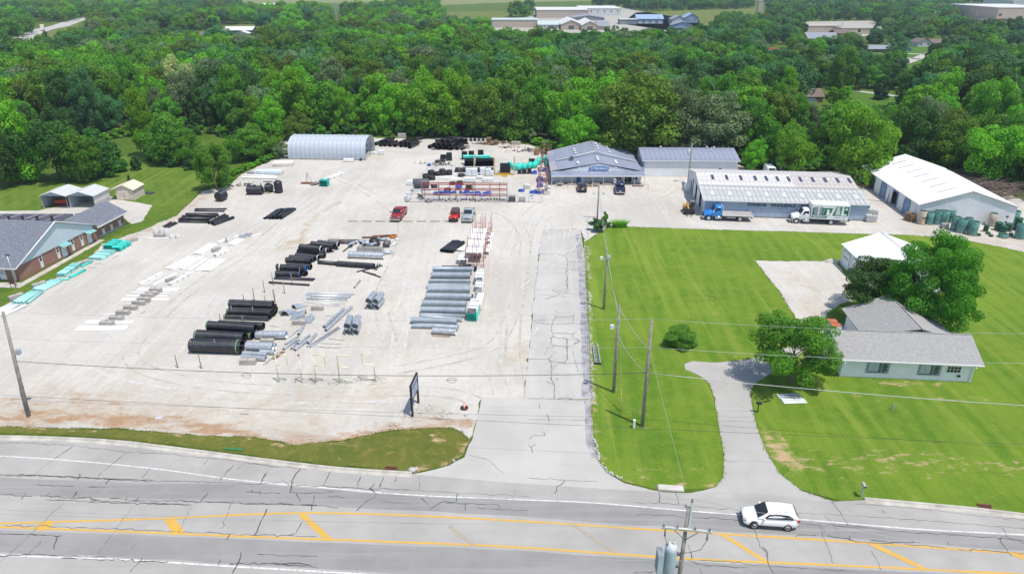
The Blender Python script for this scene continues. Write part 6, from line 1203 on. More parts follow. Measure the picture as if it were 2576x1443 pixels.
run(zE,[((1170,155),(1215,140),.45),((1215,165),(1290,130),.45),((1255,165),(1330,130),.45),((1300,168),(1365,135),.45),((1345,170),(1400,145),.45),((1400,172),(1490,135),.45),((1445,172),(1540,130),.45),((1480,182),(1560,145),.5),((1225,135),(1300,105),.45,dict(zc=1.2)),((1270,135),(1335,105),.45,dict(zc=1.2)),((1400,145),(1480,112),.45,dict(zc=1.2)),((1445,148),(1520,115),.45,dict(zc=1.2)),((1480,155),(1545,128),.45,dict(zc=1.2)),((1530,118),(1600,100),.5,dict(zc=1.0))],M_hdpe,'big black pipe, %s in the left-hand heap beside the arched shed',BK,n=14)
# ------------------------------------------------------------------ bundles of plastic pipe: each a strapped layer of pipes
def bundle_mesh(n,L,r,layers,jag=.12,seed=0,nn_=7):
 q=random.Random(seed);mb=MB()
 for l in range(layers):
  for i in range(n):
   if l==layers-1 and layers>1 and q.random()<.12:continue
   y=(i-(n-1)/2)*2.02*r+(r if l%2 else 0);z=r+l*1.75*r;x0=q.uniform(0,jag);mb.tube([(x0,y,z),(x0+L-jag,y,z)],r,nn_,cap=False);
   a,b=x0+.004,x0+L-jag-.004
   mb.tube([(b,y,z),(a,y,z)],r*.84,nn_,cap=False)
 return mb.mesh('pipes')
def bundle(fr,a,b,wd,r,layers,m,label,straps=2,seed=0,group=None,z=0.0,each=False):
 A,B=G(*fr(*a)),G(*fr(*b));L=(B-A).length;n=max(1,round(wd/(2.02*r)));h=(B-A).normalized()
 o=thing('pipe_bundle',label,'pipe bundle',(A.x,A.y,Z0+z),math.atan2(h.y,h.x),group)
 if each and n*layers<=40:
  key=('b',round(L,1),r)
  if key not in PM:PM[key]=pipe_mesh(round(L,1),r,False,False,10)
  for l in range(layers):
   for i in range(n-(l%2)):
    c=link('pipe',PM[key],m,o);c.location=(random.uniform(-.08,.08),(i-(n-1)/2)*2.02*r+(r if l%2 else 0),r+l*1.76*r)
 else:
  c=part(o,'pipes',bundle_mesh(n,L,r,layers,seed=seed),m);c['kind']='stuff'
 W_=n*2.02*r/2+.03;Ht=r*2+(layers-1)*1.76*r+.02
 for k in range(straps):
  x=L*(k+1)/(straps+1);s=MB();s.bx(x-.025,x+.025,-W_,W_,Ht,Ht+.02);s.bx(x-.025,x+.025,-W_-.02,-W_,0,Ht+.02);s.bx(x-.025,x+.025,W_,W_+.02,0,Ht+.02);part(o,'strap',s,M_blk2)
 return o
TL='plastic pipe bundles along the left edge'
for i,(a,b,wd,r,ly,m,ea,lab)in enumerate([((985,795),(1085,735),1.7,.10,4,M_teal,0,'strapped stack of teal pipes farthest up the left edge'),((1060,815),(1165,750),1.5,.10,4,M_teal,0,'strapped stack of teal pipes right beside the farthest one'),((865,890),(1000,815),2.5,.11,2,M_palet,1,'pale teal pipes bundled next to the farthest stacks'),((745,955),(840,908),.6,.12,1,M_teal,1,'narrow pair of teal pipes on the left edge'),((560,1045),(705,945),1.4,.11,3,M_palet,1,'stack of bleached teal pipes with dark open ends'),((640,1055),(775,985),.7,.14,1,M_teal,1,'two bright teal pipes lying beside the bleached stack'),((540,1075),(635,1072),.3,.12,1,M_teal,1,'short teal pipes lying crosswise on the left edge'),((345,1170),(520,1082),1.9,.14,1,M_palet,1,'row of pale teal pipes near the utility pole'),((160,1290),(325,1190),1.5,.2,1,M_palet,1,'row of thick pale teal pipes at the left frame edge'),((250,1292),(390,1188),.5,.17,1,M_palet,1,'single thick pale teal pipe at the left frame edge'),((-40,1400),(130,1305),1.6,.16,1,M_pvcw,1,'white pipes lying at the left frame edge'),((20,1405),(230,1312),.5,.14,1,M_pvcw,1,'single white pipe by the left utility pole')]):
 bundle(zG,a,b,wd,r,ly,m,lab,2 if ly>1 else 0,i,TL,each=bool(ea))
WR='white pipe rows in the open yard'
for i,(a,b,wd,r,ly,lab)in enumerate([((75,1245),(690,1225),.0,.0,0,'')]):pass
def wrow(fr,a,b,wd,r,ly,lab,straps=0,seed=0):bundle(fr,a,b,wd,r,ly,M_pvcw,lab,straps,seed,WR)
wrow(zA,(75,1238),(690,1235),1.25,.06,1,'white pipe row nearest the road',0,1);wrow(zA,(180,1160),(760,1168),.8,.05,1,'white pipe row second from the road, under a concrete block',0,2);wrow(zA,(370,1070),(650,1072),.13,.06,1,'lone pair of white pipes between the blocks',0,3);wrow(zA,(400,1092),(690,1094),.13,.06,1,'lone white pipes lying over a concrete block',0,4)
wrow(zA,(615,890),(1190,890),.7,.05,1,'ragged white pipe row among the concrete blocks, nearest the road',0,5);wrow(zA,(670,846),(1170,850),.35,.05,1,'second ragged white pipe row among the concrete blocks',0,6);wrow(zA,(725,808),(1215,822),.25,.05,1,'third ragged white pipe row among the concrete blocks',0,7);wrow(zA,(810,770),(1310,775),1.1,.05,1,'widest white pipe row among the concrete blocks',0,8)
wrow(zA,(830,712),(1100,570),.75,.05,2,'strapped white pipe bundle, leftmost in the slanting line',2,9);wrow(zA,(890,722),(1160,575),.15,.05,1,'thin white pipe pair right of the leftmost bundle',0,10);wrow(zA,(990,722),(1275,575),.5,.05,1,'flat white pipe row left of the slanting concrete block',0,11);wrow(zA,(1190,720),(1460,575),.9,.06,3,'thick strapped white pipe bundle right of the slanting block',3,12)
wrow(zA,(1190,530),(1470,385),1.5,.05,2,'big flat white pipe stack in the middle of the slanting line',0,13);wrow(zA,(1330,530),(1580,385),.7,.05,2,'second flat white pipe stack in the middle of the line',0,14);wrow(zA,(1420,540),(1640,400),.6,.05,1,'third flat white pipe stack in the middle of the line',0,15);wrow(zA,(1530,548),(1710,410),.9,.05,1,'fourth flat white pipe stack in the middle of the line',2,16);wrow(zA,(1630,552),(1815,412),1.3,.05,2,'right-hand flat white pipe stack in the middle of the line',0,17)
wrow(zA,(1530,350),(1720,225),1.5,.05,2,'white pipe stack beside the dark-ended concrete block',0,18);wrow(zA,(1740,375),(1900,315),.7,.06,4,'tall strapped white pipe stack near the far end of the line',2,19);wrow(zA,(1790,315),(1860,262),.5,.05,1,'small white pipe row near the far end of the line',0,20);wrow(zA,(1780,205),(1890,160),.7,.05,1,'white pipe row at the far end left of the crates',0,21);wrow(zA,(1930,240),(2060,165),1.3,.05,2,'white pipe stack at the far end below the crates',0,22);wrow(zA,(1960,145),(2015,120),.4,.05,1,'short white pipes at the far end of the line',0,23);wrow(zA,(2170,138),(2290,98),.3,.05,1,'pair of white boards at the far tip of the line',0,24)
wrow(zA,(905,152),(1260,155),.3,.06,1,'white pipes lying below the concrete rings',0,25)
# concrete blocks
def block(fr,c,d,rz,label,m=None,group='concrete blocks in the yard'):
 p=G(*fr(*c));b=MB();x,y,z=d
 b.box((0,0,z/2),(x,y,z));mb=MB();e=.03
 vs=[]
 for(k,s)in((0,1-.0),(z-e,1),(z,1-2*e/x)):
  for i,j in((-1,-1),(1,-1),(1,1),(-1,1)):vs.append((i*x/2*(s if k<z else 1)-(i*e if k==z else 0),j*y/2-(j*e if k==z else 0),k))
 mb.add(vs,[(3,2,1,0)]+[(a+i,a+(i+1)%4,a+4+(i+1)%4,a+4+i)for a in(0,4)for i in range(4)]+[(8,9,10,11)])
 o=thing('concrete_block',label,'concrete block',(p.x,p.y,Z0),rz,group);part(o,'body',mb,m or M_cblock);part(o,'lifting_loop',MB().tube([(-.12,0,z),(-.1,0,z+.1),(.1,0,z+.1),(.12,0,z)],.02,5),M_rust);return o
for i,c in enumerate([(445,1200),(560,1138),(640,1068),(730,1010),(830,952),(890,912),(930,866),(985,838),(1030,800)]):block(zA,c,(1.75,.6,.6),R_(-2),'concrete block, %s from the road in the left line of blocks'%ORD(i+1))
block(zA,(1215,668),(1.5,.55,.6),R_(50),'slanting concrete block among the white pipes');block(zA,(1760,308),(1.5,.5,.6),R_(50),'dark-ended concrete block farther up the white pipes');block(zA,(1880,205),(.4,.4,.7),R_(20),'small upright concrete post among the far white pipes')
block(zC,(870,900),(1.8,.65,.65),0,'stained concrete block in front of the steel culverts');block(zC,(1485,425),(1.7,.6,.6),R_(-3),'concrete block below the flared steel ends');block(zC,(1703,252),(1.6,.55,.6),0,'concrete block among the straight steel tubes');block(zC,(1095,640),(1.6,.6,.45),0,'concrete block wedged between the steel culverts');block(zB,(1270,238),(1.75,.6,.6),0,'concrete block behind the fourth black pile')
for i,c in enumerate([(150,1240),(360,1130),(760,930),(1205,725)]):block(zG,c,(1.8,.6,.6),R_(58),'concrete block, %s from the road along the left edge'%ORD(i+1))
block(zG,(1450,680),(1.7,.6,.55),R_(-4),'concrete block in front of the concrete rings');block(zG,(2285,108),(1.8,.6,.6),R_(-3),'concrete block at the bagged pallets, left');block(zG,(2385,108),(1.8,.6,.6),R_(-3),'concrete block at the bagged pallets, right')
for i,(c,r,h)in enumerate([((1420,645),.45,.9),((1475,640),.45,.9),((1525,675),.45,1.4),((1570,690),.5,.6),((1625,690),.45,.6)]):
 p=G(*zG(*c));solo('concrete_ring',MB().lathe([(r,0),(r,h),(r*.8,h),(r*.8,.05),(0.01,.05)],18),mat('pale_precast_concrete',(.50,.50,.47),.9,var=.1),'precast concrete ring, %s from the left near the brick hall'%ORD(i+1),'concrete ring',(p.x,p.y,Z0),0,'precast rings near the brick hall')
 # steel stakes
for i,(c,top)in enumerate([((1120,370),None)]):pass
STK=[(zC,(205,765),190),(zC,(487,775),185),(zC,(303,950),165),(zC,(18,942),150),(zC,(688,352),160),(zC,(940,365),165),(zC,(534,390),95),(zC,(810,405),95),(zC,(385,505),95),(zC,(660,520),95),(zC,(815,130),60),(zC,(1075,150),70),(zC,(942,135),140),(zC,(1192,155),155),(zB,(390,865),190),(zB,(670,872),190),(zB,(262,975),180),(zB,(555,990),175),(zB,(112,1095),195),(zB,(415,1115),205),(zB,(490,738),120),(zB,(785,750),130)]
for i,(fr,c,hp)in enumerate(STK):
 p=G(*fr(*c));q=fr(c[0],c[1]-hp);h=min(1.9,max(.9,ZT(p.y,q[1])))
 o=thing('steel_stake','upright steel stake, %s of the stakes that fence the black pipe piles'%ORD(i+1),'stake',(p.x,p.y,0),0,'steel stakes among the black pipes');part(o,'post',MB().tube([(0,0,-.05),(random.gauss(0,.03),random.gauss(0,.03),h)],.055,6),M_steel);part(o,'foot_plate',MB().box((0,0,.02),(.22,.22,.02)),M_steel)
 # flared end sections
def flared(fr,c,rz,s,label,m=None):
 p=G(*fr(*c));mb=MB();n=10;ring0=[];ring1=[]
 for k in range(n+1):
  a=math.pi*(1.12*k/n-.06);ring0 .append(Vector((0,-math.cos(a)*.5,.05+max(0,math.sin(a))*.75)));w_=1.25;ring1 .append(Vector((1.7,-math.cos(a)*w_,.03+max(0,math.sin(a))**3*.16)))
 vs=ring0+ring1;mb.add([v*s for v in vs],[(i,i+1,n+2+i,n+1+i)for i in range(n)]);mb.add([(v*s)*Vector((1,1,1)).x+Vector((0,0,-.02))for v in vs],[(n+1+i,n+2+i,i+1,i)for i in range(n)])
 o=thing('flared_end',label,'pipe end',(p.x,p.y,Z0),rz,'flared steel end sections');part(o,'skirt',mb,m or M_greyp2);part(o,'collar',MB().tube([v*s for v in ring0],.03,5),m or M_zinc);return o
flared(zC,(1310,330),R_(95),1.0,'flared steel end section standing leftmost');flared(zC,(1560,320),R_(185),1.05,'flared steel end section lying open to the left');flared(zC,(1420,240),R_(60),.8,'flared steel end section behind the leftmost one');flared(zC,(1640,350),R_(240),.8,'flared steel end section beside the straight tubes');flared(zB,(2180,280),R_(200),.7,'shiny flared steel end right of the wire crates',M_zinc);flared(zB,(2130,395),R_(250),.5,'small flared steel end near the big culvert',M_zinc);flared(zB,(2180,205),R_(10),.4,'small steel fitting behind the crates',M_zinc)
for i,c in enumerate([(1560,300),(1650,260),(1700,262),(1760,290),(1830,285),(2040,400),(1990,210)]):
 p=G(*zB(*c));a0=random.uniform(0,6.28);r=.28;pts=[Vector((.55*math.cos(t),.55*math.sin(t),r))for t in(0,.4,.8,1.2,1.57)];o=solo('pipe_elbow',MB().tube([Vector((.2,-.5,r))+Vector((.35,0,0))]+pts+[Vector((-.45,.55,r))],r,14,cap=False),M_zinc if i%2 else M_greyp2,'steel pipe elbow, %s from the left among the metal fittings'%ORD(i+1),'pipe elbow',(p.x,p.y,Z0),a0,'steel elbows among the fittings')
p=G(*zB(1858,260));solo('tarpaulin_heap',MB().lathe([(.95,0),(.9,.4),(.7,.7),(.3,.95),(.02,.9)],9),mat('black_tarpaulin',(.012,.012,.016),.5,var=.3,bump=.8,bscale=4),'black wrapped heap behind the wire crates','heap',(p.x,p.y,Z0))
def crate(fr,c,d,label,m,slats=5,rz=0.0,z=0.0,name='wire_crate',group='crates in the yard'):
 p=G(*fr(*c));o=thing(name,label,'crate',(p.x,p.y,Z0+z),rz,group);x,y,h=d
 for k in range(slats):
  z0=h*k/slats;s=MB();t=h/slats*.6
  s.bx(-x/2,x/2,-y/2,-y/2+.03,z0,z0+t);s.bx(-x/2,x/2,y/2-.03,y/2,z0,z0+t);s.bx(-x/2,-x/2+.03,-y/2+.03,y/2-.03,z0,z0+t);s.bx(x/2-.03,x/2,-y/2+.03,y/2-.03,z0,z0+t);part(o,'slat_ring',s,m)
 for i in(-1,1):
  for j in(-1,1):part(o,'corner_post',MB().bx(i*x/2-.03,i*x/2+.03,j*y/2-.03,j*y/2+.03,0,h),m)
 part(o,'floor',MB().bx(-x/2+.03,x/2-.03,-y/2+.03,y/2-.03,.02,.05),m);return o
M_crate=mat('grey_crate',(.36,.35,.33),.7,.2,var=.12)
for i,c in enumerate([(1680,372),(1808,378),(1935,385)]):crate(zB,c,(1.2,1.0,.75),'grey slatted crate, %s from the left behind the big steel culvert'%ORD(i+1),M_crate,rz=R_(-2))
crate(zB,(1890,290),(1.3,1.0,.5),'dark open frame crate behind the slatted ones',M_blk2,3);crate(zB,(2050,300),(1.0,1.6,.8),'tall barred frame crate at the right of the fittings',M_blk2,4)
for i,(a,b)in enumerate([((1840,168),(2195,150)),((1850,180),(2130,160)),((1690,186),(1990,182))]):
 A,B=G(*zB(*a)),G(*zB(*b));solo('steel_beam',MB().bx(0,(B-A).length,-.1,.1,0,.05).bx(0,(B-A).length,-.02,.02,.05,.22).bx(0,(B-A).length,-.1,.1,.22,.27),M_rustp,'rusty steel beam, %s from the back beyond the fittings'%ORD(i+1),'beam',(A.x,A.y,Z0),math.atan2((B-A).y,(B-A).x),'rusty beams')
p=G(*zB(2150,180));solo('orange_frame',MB().box((0,0,.2),(1.2,.8,.12)).box((-.4,0,.4),(.12,.8,.4)).box((.4,0,.4),(.12,.8,.4)),mat('orange_paint',(.5,.18,.03),.6),'small orange steel frame beside the rusty beams','frame',(p.x,p.y,Z0))
for i in range(8):
 A=G(*zE(970+i*124,862));solo('parking_rail',MB().bx(-.88,.88,-.07,.07,0,.1),mat('dark_timber_rail',(.10,.095,.09),.9),'low timber parking rail, %s from the left'%ORD(i+1),'parking rail',(A.x,A.y,Z0),R_(random.uniform(-3,3)),'low parking rails')if i!=3 else None
 # ================================================================== fenced stock yard
def at(fr,c,z=0.0):p=G(*fr(*c),z);return Vector((p.x,p.y,Z0))
def fence(A,B,h,label,nseg,mesh=True,gate=False):
 L=(B-A).length;d=(B-A).normalized();o=thing('wire_fence'if not gate else 'wire_gate',label,'fence'if not gate else 'gate',A,math.atan2(d.y,d.x),'wire fence of the stock yard')
 for i in range(nseg+1):part(o,'post',MB().tube([(L*i/nseg,0,0),(L*i/nseg,0,h+.1)],.035,6),M_zinc)
 for z in(.08,h)+((h/2,)if gate else()):part(o,'rail',MB().tube([(0,0,z),(L,0,z)],.025,5),M_zinc)
 if mesh:
  mb=MB();s=.16;x=-h
  while x<L:
   for(a,b)in(((x,0),(x+h,h)),((x+h,0),(x,h))):
    (x0,z0),(x1,z1)=a,b;t0=max(0,(0-x0)/(x1-x0),(L-x0)/(x1-x0)if x1<x0 else 0)if x1!=x0 else 0
    lo,hi=0.0,1.0
    for bound,sg in((0,1),(L,-1)):
     f0,f1=sg*(x0-bound),sg*(x1-bound)
     if f0<0 and f1<0:lo=2
     elif f0<0:lo=max(lo,-f0/(f1-f0))
     elif f1<0:hi=min(hi,f0/(f0-f1))
    if lo<hi:
     p,q=(x0+(x1-x0)*lo,z0+(z1-z0)*lo),(x0+(x1-x0)*hi,z0+(z1-z0)*hi);mb.tube([(p[0],0,p[1]),(q[0],0,q[1])],.004,3,cap=False)
   x+=s
  c=part(o,'wire_mesh',mb,M_zinc);c['kind']='stuff'
 return o
F0,F1,F2=at(zF,(20,1000)),at(zF,(1500,1002)),at(zF,(1800,1003));F3=at(zF,(2003,1004))
fence(F0,F1,1.75,'front run of wire fence below the red pallet rack',8);fence(F1,F2,1.75,'short run of wire fence left of the gate',2);g=fence(F2,F3,1.75,'wire gate with a white notice board at the stock yard corner',1,gate=True)
part(g,'notice',MB().bx(.2,1.0,-.06,-.04,.7,1.6),M_trim);part(g,'notice_print',MB().bx(.3,.45,-.066,-.061,1.3,1.5).bx(.5,.62,-.066,-.061,1.3,1.5).bx(.68,.88,-.066,-.061,1.35,1.5).bx(.55,.8,-.066,-.061,.8,.95),M_black)
fence(at(zF,(325,600)),F0,1.75,'left side run of wire fence beside the grey roll',5);fence(at(zF,(325,600)),at(zF,(1375,585)),1.75,'rear run of wire fence behind the white stacks',9)
# red pallet rack
A,B=at(zF,(245,975)),at(zF,(1488,985));L=(B-A).length;d=(B-A).normalized();K=thing('pallet_rack','long red-beamed pallet rack along the front of the stock yard','rack',A,math.atan2(d.y,d.x))
for i in range(6):
 x=L*i/5
 for y in(0,1.1):part(K,'upright',MB().bx(x-.05,x+.05,y-.05,y+.05,0,3.5),M_steel)
 part(K,'side_brace',MB().tube([(x,0,.3),(x,1.1,1.2)],.02,4),M_steel);part(K,'side_brace',MB().tube([(x,1.1,1.4),(x,0,2.4)],.02,4),M_steel)
for i in range(5):
 for z in(1.15,2.25,3.35):
  for y in(0,1.1):part(K,'beam',MB().bx(L*i/5+.06,L*(i+1)/5-.06,y-.04,y+.04,z-.1,z+.06),M_redrack)
for i,x in enumerate((290,657,1022,1382)):p=at(zF,(x,990));solo('rack_guard_post',MB().tube([(0,0,-.05),(0,0,4.0)],.05,6),mat('dark_red_black_post',(.06,.015,.015),.6),'tall dark post, %s from the left in front of the red rack'%ORD(i+1),'post',p,0,'tall posts before the red rack')
TOR={}
def torus(R_o,r,n=20,k=8):
 key=(R_o,r)
 if key not in TOR:mb=MB();mb.lathe([(R_o+r*math.cos(2*math.pi*i/k),r+r*math.sin(2*math.pi*i/k))for i in range(k+1)],n);TOR[key]=mb.mesh('coil')
 return TOR[key]
M_blue=mat('blue_tubing',(.02,.09,.42),.4,var=.15,rnd=.2);M_blackc=mat('black_coiled_tubing',(.02,.02,.021),.6,var=.3,rnd=.2)
def coil_stack(p,R_o,r,n,m,label,tilt=0.0,group=None,name='tubing_coil'):
 o=thing(name,label,'coil',p,random.uniform(0,6),group)
 for k in range(n):
  for j,f in enumerate((1.0,.78)):c=link('coil_ring',torus(round(R_o*f,3),r),m,o);c.location=(random.uniform(-.05,.05),random.uniform(-.05,.05),k*2*r*.95);c.rotation_euler=(tilt+random.uniform(-.04,.04),random.uniform(-.04,.04),0)
 return o
BC='stacks of black coiled tubing'
for i,(c,n)in enumerate([((300,675),5),((395,670),3),((380,600),4),((475,605),3),((545,600),5),((640,600),4),((820,620),2),((690,740),2),((800,745),3),((420,780),2),((620,830),2),((480,420),2),((540,410),2)]):coil_stack(at(zF,c),.62,.14,n,M_blackc,'stack of black coiled tubing, %s of those inside the stock yard fence'%ORD(i+1),0,BC)
for i,(c,n,t)in enumerate([((470,880),1,.1),((550,880),3,.3),((620,875),2,.0),((700,870),2,.4),((785,800),3,0),((830,875),2,.5),((905,880),3,.2),((960,890),2,0),((1060,890),3,.1),((1125,900),1,.0),((1180,895),2,.3),((1215,890),3,0),((1890,580),2,.3),((2030,545),2,.2),((1970,690),5,0),((1968,775),4,0),((1700,840),2,.1),((1870,860),1,0),((1940,870),1,0)]):coil_stack(at(zF,c),.58 if n>1 else.75,.08,n+1,M_blue,'blue coiled tubing, %s of the blue coils counted across the stock yard'%ORD(i+1),t,'blue coils in the stock yard')
r3=random.Random(3)
for i in range(26):
 p=at(zF,(330+i*44,975+r3 .uniform(-15,8)));s=MB();w_=r3 .uniform(.25,.55);s.tube([(-w_,0,.12),(0,.05,.14),(w_*.7,.1,.13)],r3 .uniform(.06,.12),8);s.tube([(0,.05,.14),(.05,.1,.14+r3 .uniform(.15,.4))],.08,8)
 solo('pipe_fitting',s,(M_hdpe,M_steel,M_blue)[0 if r3 .random()<.6 else r3 .choice((1,2))],'pipe fitting, %s from the left on the ground under the red rack'%ORD(i+1),'fitting',p,r3 .uniform(0,6),'fittings under the red rack')
def tank(p,L,r,m,label,rz=0.0,ribs=7,name='septic_tank',group=None,upright=False,sq=.92):
 o=thing(name,label,'tank',p,rz,group);prof=[(.02,0),(r*.6,.03),(r*.82,.14)]
 for k in range(ribs):x=.16+(L-.32)*k/ribs;q=(L-.32)/ribs;prof+=[(r*.9,x),(r,x+q*.2),(r,x+q*.7),(r*.9,x+q*.9)]
 prof+=[(r*.82,L-.14),(r*.6,L-.03),(.02,L)]
 M=(Matrix.Translation((0,0,r*sq))@Matrix.Diagonal((1,1,sq,1))@Matrix.Rotation(math.pi/2,4,'Y'))if not upright else Matrix.Identity(4)
 part(o,'shell',MB().lathe(prof,18,M),m)
 if not upright:part(o,'manhole',MB().lathe([(r*.34,0),(r*.34,.16),(r*.28,.18),(.01,.18)],14,Matrix.Translation((L*.5,0,r*1.84*sq/.92))),m)
 else:part(o,'lid',MB().lathe([(r*.5,L-.05),(r*.5,L+.06),(.01,L+.08)],14),m)
 return o
M_tealt=mat('teal_tank_plastic',(.05,.62,.50),.4,var=.1,rnd=.08)
for i,c in enumerate([(1500,520),(1590,535),(1640,545),(1725,540),(1800,520),(1870,510),(1930,460),(2010,425),(2080,470)]):p=at(zF,c);tank(p,2.4,.68,M_tealt,'ribbed teal tank, %s from the left in the row beside the sales office'%ORD(i+1),R_(78+random.uniform(-8,8)),5,'teal_tank','teal tanks in the stock yard',sq=1.0)
for i,(c,w_,h)in enumerate([((645,390),1.4,1.9),((868,372),1.4,1.9),((968,365),1.4,1.9),((1105,350),1.4,1.9),((1425,565),1.2,2.1),((1500,565),1.2,2.1),((560,365),1.5,1.0),((1850,420),1.5,.9),((930,810),1.3,.8),((1670,580),.9,.8),((1740,580),1.1,1.0),((1815,578),1.0,1.1)]):
 p=at(zF,c);o=thing('black_tank','black ribbed plastic tank, %s of the dark tanks in the stock yard'%ORD(i+1),'tank',p,R_(random.uniform(-6,6)),'black tanks in the stock yard');part(o,'shell',MB().box((0,0,h/2),(w_,.9,h),taper=.94),M_hdpe)
 for k in range(5):part(o,'rib',MB().box((-w_/2+w_*(k+.5)/5,-.47,h/2),(w_*.09,.06,h*.86)),M_hdpe)
BL='bundles stacked in the stock yard'
def ybundle(fr,c,wd,L,r,layers,m,label,rz=R_(90),z=0.0,group=BL,straps=2,seed=1):
 p=at(fr,c);n=max(1,round(wd/(2.02*r)));o=thing('pipe_bundle',label,'pipe bundle',p+Vector((0,0,z)),rz,group);c_=part(o,'pipes',bundle_mesh(n,L,r,layers,.06,seed),m);c_['kind']='stuff';W_=n*2.02*r/2+.04;Ht=r*2+(layers-1)*1.76*r+.02
 for k in range(straps):x=L*(k+.5)/straps;s=MB();s.bx(x-.03,x+.03,-W_,W_,Ht,Ht+.02);s.bx(x-.03,x+.03,-W_-.02,-W_,0,Ht+.02);s.bx(x-.03,x+.03,W_,W_+.02,0,Ht+.02);part(o,'strap',s,M_blk2)
 return o
for i,x in enumerate((935,1095,1230)):ybundle(zF,(x,478),2.1,3.0,.10,8,M_hdpe,'honeycomb bundle of black pipes end-on, %s from the left'%ORD(i+1),seed=i)
for i,x in enumerate((790,905,1090,1230)):ybundle(zF,(x,565),1.9,2.0,.10,4,M_hdpe,'low bundle of black pipes, %s from the left in front of the honeycombs'%ORD(i+1),seed=i+4)
for i,(a,b)in enumerate([((845,470),(1035,470)),((1057,472),(1240,472))]):
 A_,B_=at(zF,a),at(zF,b);q=(B_-A_);o=thing('pipe_bundle','bundle of bright teal pipes lying across the black stacks, %s'%('left','right')[i],'pipe bundle',A_+Vector((0,1.2,1.55)),math.atan2(q.y,q.x),BL)
 for k in range(7):c_=link('pipe',PM.setdefault(('tp',3.0),pipe_mesh(3.0,.16,False,n=10)),M_tealt,o);c_.location=(random.uniform(-.1,.1),(k%4)*.34,.16+(k//4)*.3)
for i,(x,y,h)in enumerate(((1012,490,2.8),(1305,600,3.9),(1595,600,4.2))):solo('timber_post',MB().bx(-.14,.14,-.1,.1,0,h),mat('fresh_timber',(.55,.42,.24),.8,var=.15),'tall pale timber post, %s from the left in the stock yard'%ORD(i+1),'post',at(zF,(x,y)),0,'tall timber posts in the stock yard')
M_yel=mat('yellow_steel_paint',(.55,.33,.02),.5,var=.12)
o=thing('yellow_frame','low yellow steel loading frame between the timber posts','frame',at(zF,(1315,608)),0)
for y in(0,.5):part(o,'rail',MB().bx(0,4.0,y,y+.12,.15,.4),M_yel)
for x in(.1,1.4,2.7,3.8):part(o,'crosspiece',MB().bx(x,x+.12,.12,.5,.18,.32),M_yel)
part(o,'step',MB().bx(1.6,2.7,-1.2,-.5,.05,.3).bx(1.7,1.8,-.5,.1,.15,.25).bx(2.5,2.6,-.5,.1,.15,.25),M_yel)
M_wrap=mat('white_shrink_wrap',(.74,.76,.78),.35,var=.08,scale=2,bump=.4,bscale=5)
def wrapped(p,d,label,m=M_wrap,rz=0.0,group='wrapped pallets',name='wrapped_pallet',layers=4):
 o=thing(name,label,'pallet',p,rz,group);x,y,h=d
 part(o,'pallet',MB().bx(-x/2,x/2,-y/2,y/2,.1,.14).bx(-x/2,x/2,-y/2,-y/2+.1,0,.1).bx(-x/2,x/2,y/2-.1,y/2,0,.1).bx(-x/2,x/2,-.05,.05,0,.1),M_wood)
 for k in range(layers):z0=.145+(h-.145)*k/layers;part(o,'stack_layer',MB().box((random.uniform(-.02,.02),random.uniform(-.02,.02),z0+(h-.145)/layers/2),(x*.97,y*.97,(h-.145)/layers*.95),rz=random.uniform(-.015,.015),taper=.99),m)
 return o
for i,(c,d)in enumerate([((930,610),(1.3,1.2,1.6)),((1015,610),(1.3,1.2,1.6)),((1135,600),(1.2,1.2,1.6)),((1215,605),(1.2,1.2,1.5)),((950,700),(2.4,1.0,.9)),((1090,650),(1.3,1.0,.5)),((1210,690),(2.3,1.0,.7)),((1270,610),(.7,1.0,1.1))]):wrapped(at(zF,c),d,'white wrapped pallet, %s of those in the middle of the stock yard'%ORD(i+1))
for i,(a,b)in enumerate([((445,640),(500,645)),((500,640),(660,650)),((590,625),(730,632)),((665,660),(830,665)),((700,595),(760,598))]):bundle(zF,a,b,.6,.1,1,M_pvcw,'white pipes lying on the ground, %s from the left in the stock yard'%ORD(i+1),0,i,BL)
o=thing('sheet_roll','big rolled grey sheet lying on white boards at the fence corner','roll',at(zF,(115,850)),R_(0));part(o,'roll',MB().lathe([(.9,0),(.95,.05),(.95,3.2),(.9,3.25),(.2,3.25)],20,Matrix.Translation((0,.9,1.6))@Matrix.Rotation(math.pi/2,4,'Y')),mat('dark_grey_sheet',(.085,.087,.098),.6))
for k in range(4):part(o,'board',MB().bx(.2,3.6,.1,1.7,.02+k*.16,.14+k*.16),M_pvcw)
coil_stack(at(zF,(225,940)),.75,.1,3,M_blackc,'large black coil leaning before the grey roll',.9,BC);coil_stack(at(zF,(345,995)),.6,.07,3,M_steel,'grey coil of cable outside the stock yard fence',.2,BC)
for i,c in enumerate([(30,985),(60,960),(20,950)]):wrapped(at(zF,c),(.8,.7,.6),'pale bagged goods at the fence corner, %s from the front'%ORD(i+1),mat('pale_bags',(.6,.68,.68),.5,var=.15),layers=3)
wrapped(at(zF,(75,745)),(1.3,1.2,.9),'white stacked trays left of the grey roll',M_pvcw,layers=6)
M_mrack=mat('muted_rust_red_rack',(.30,.09,.07),.6,var=.2,dirt=(.3,.27,.25),damt=.6)
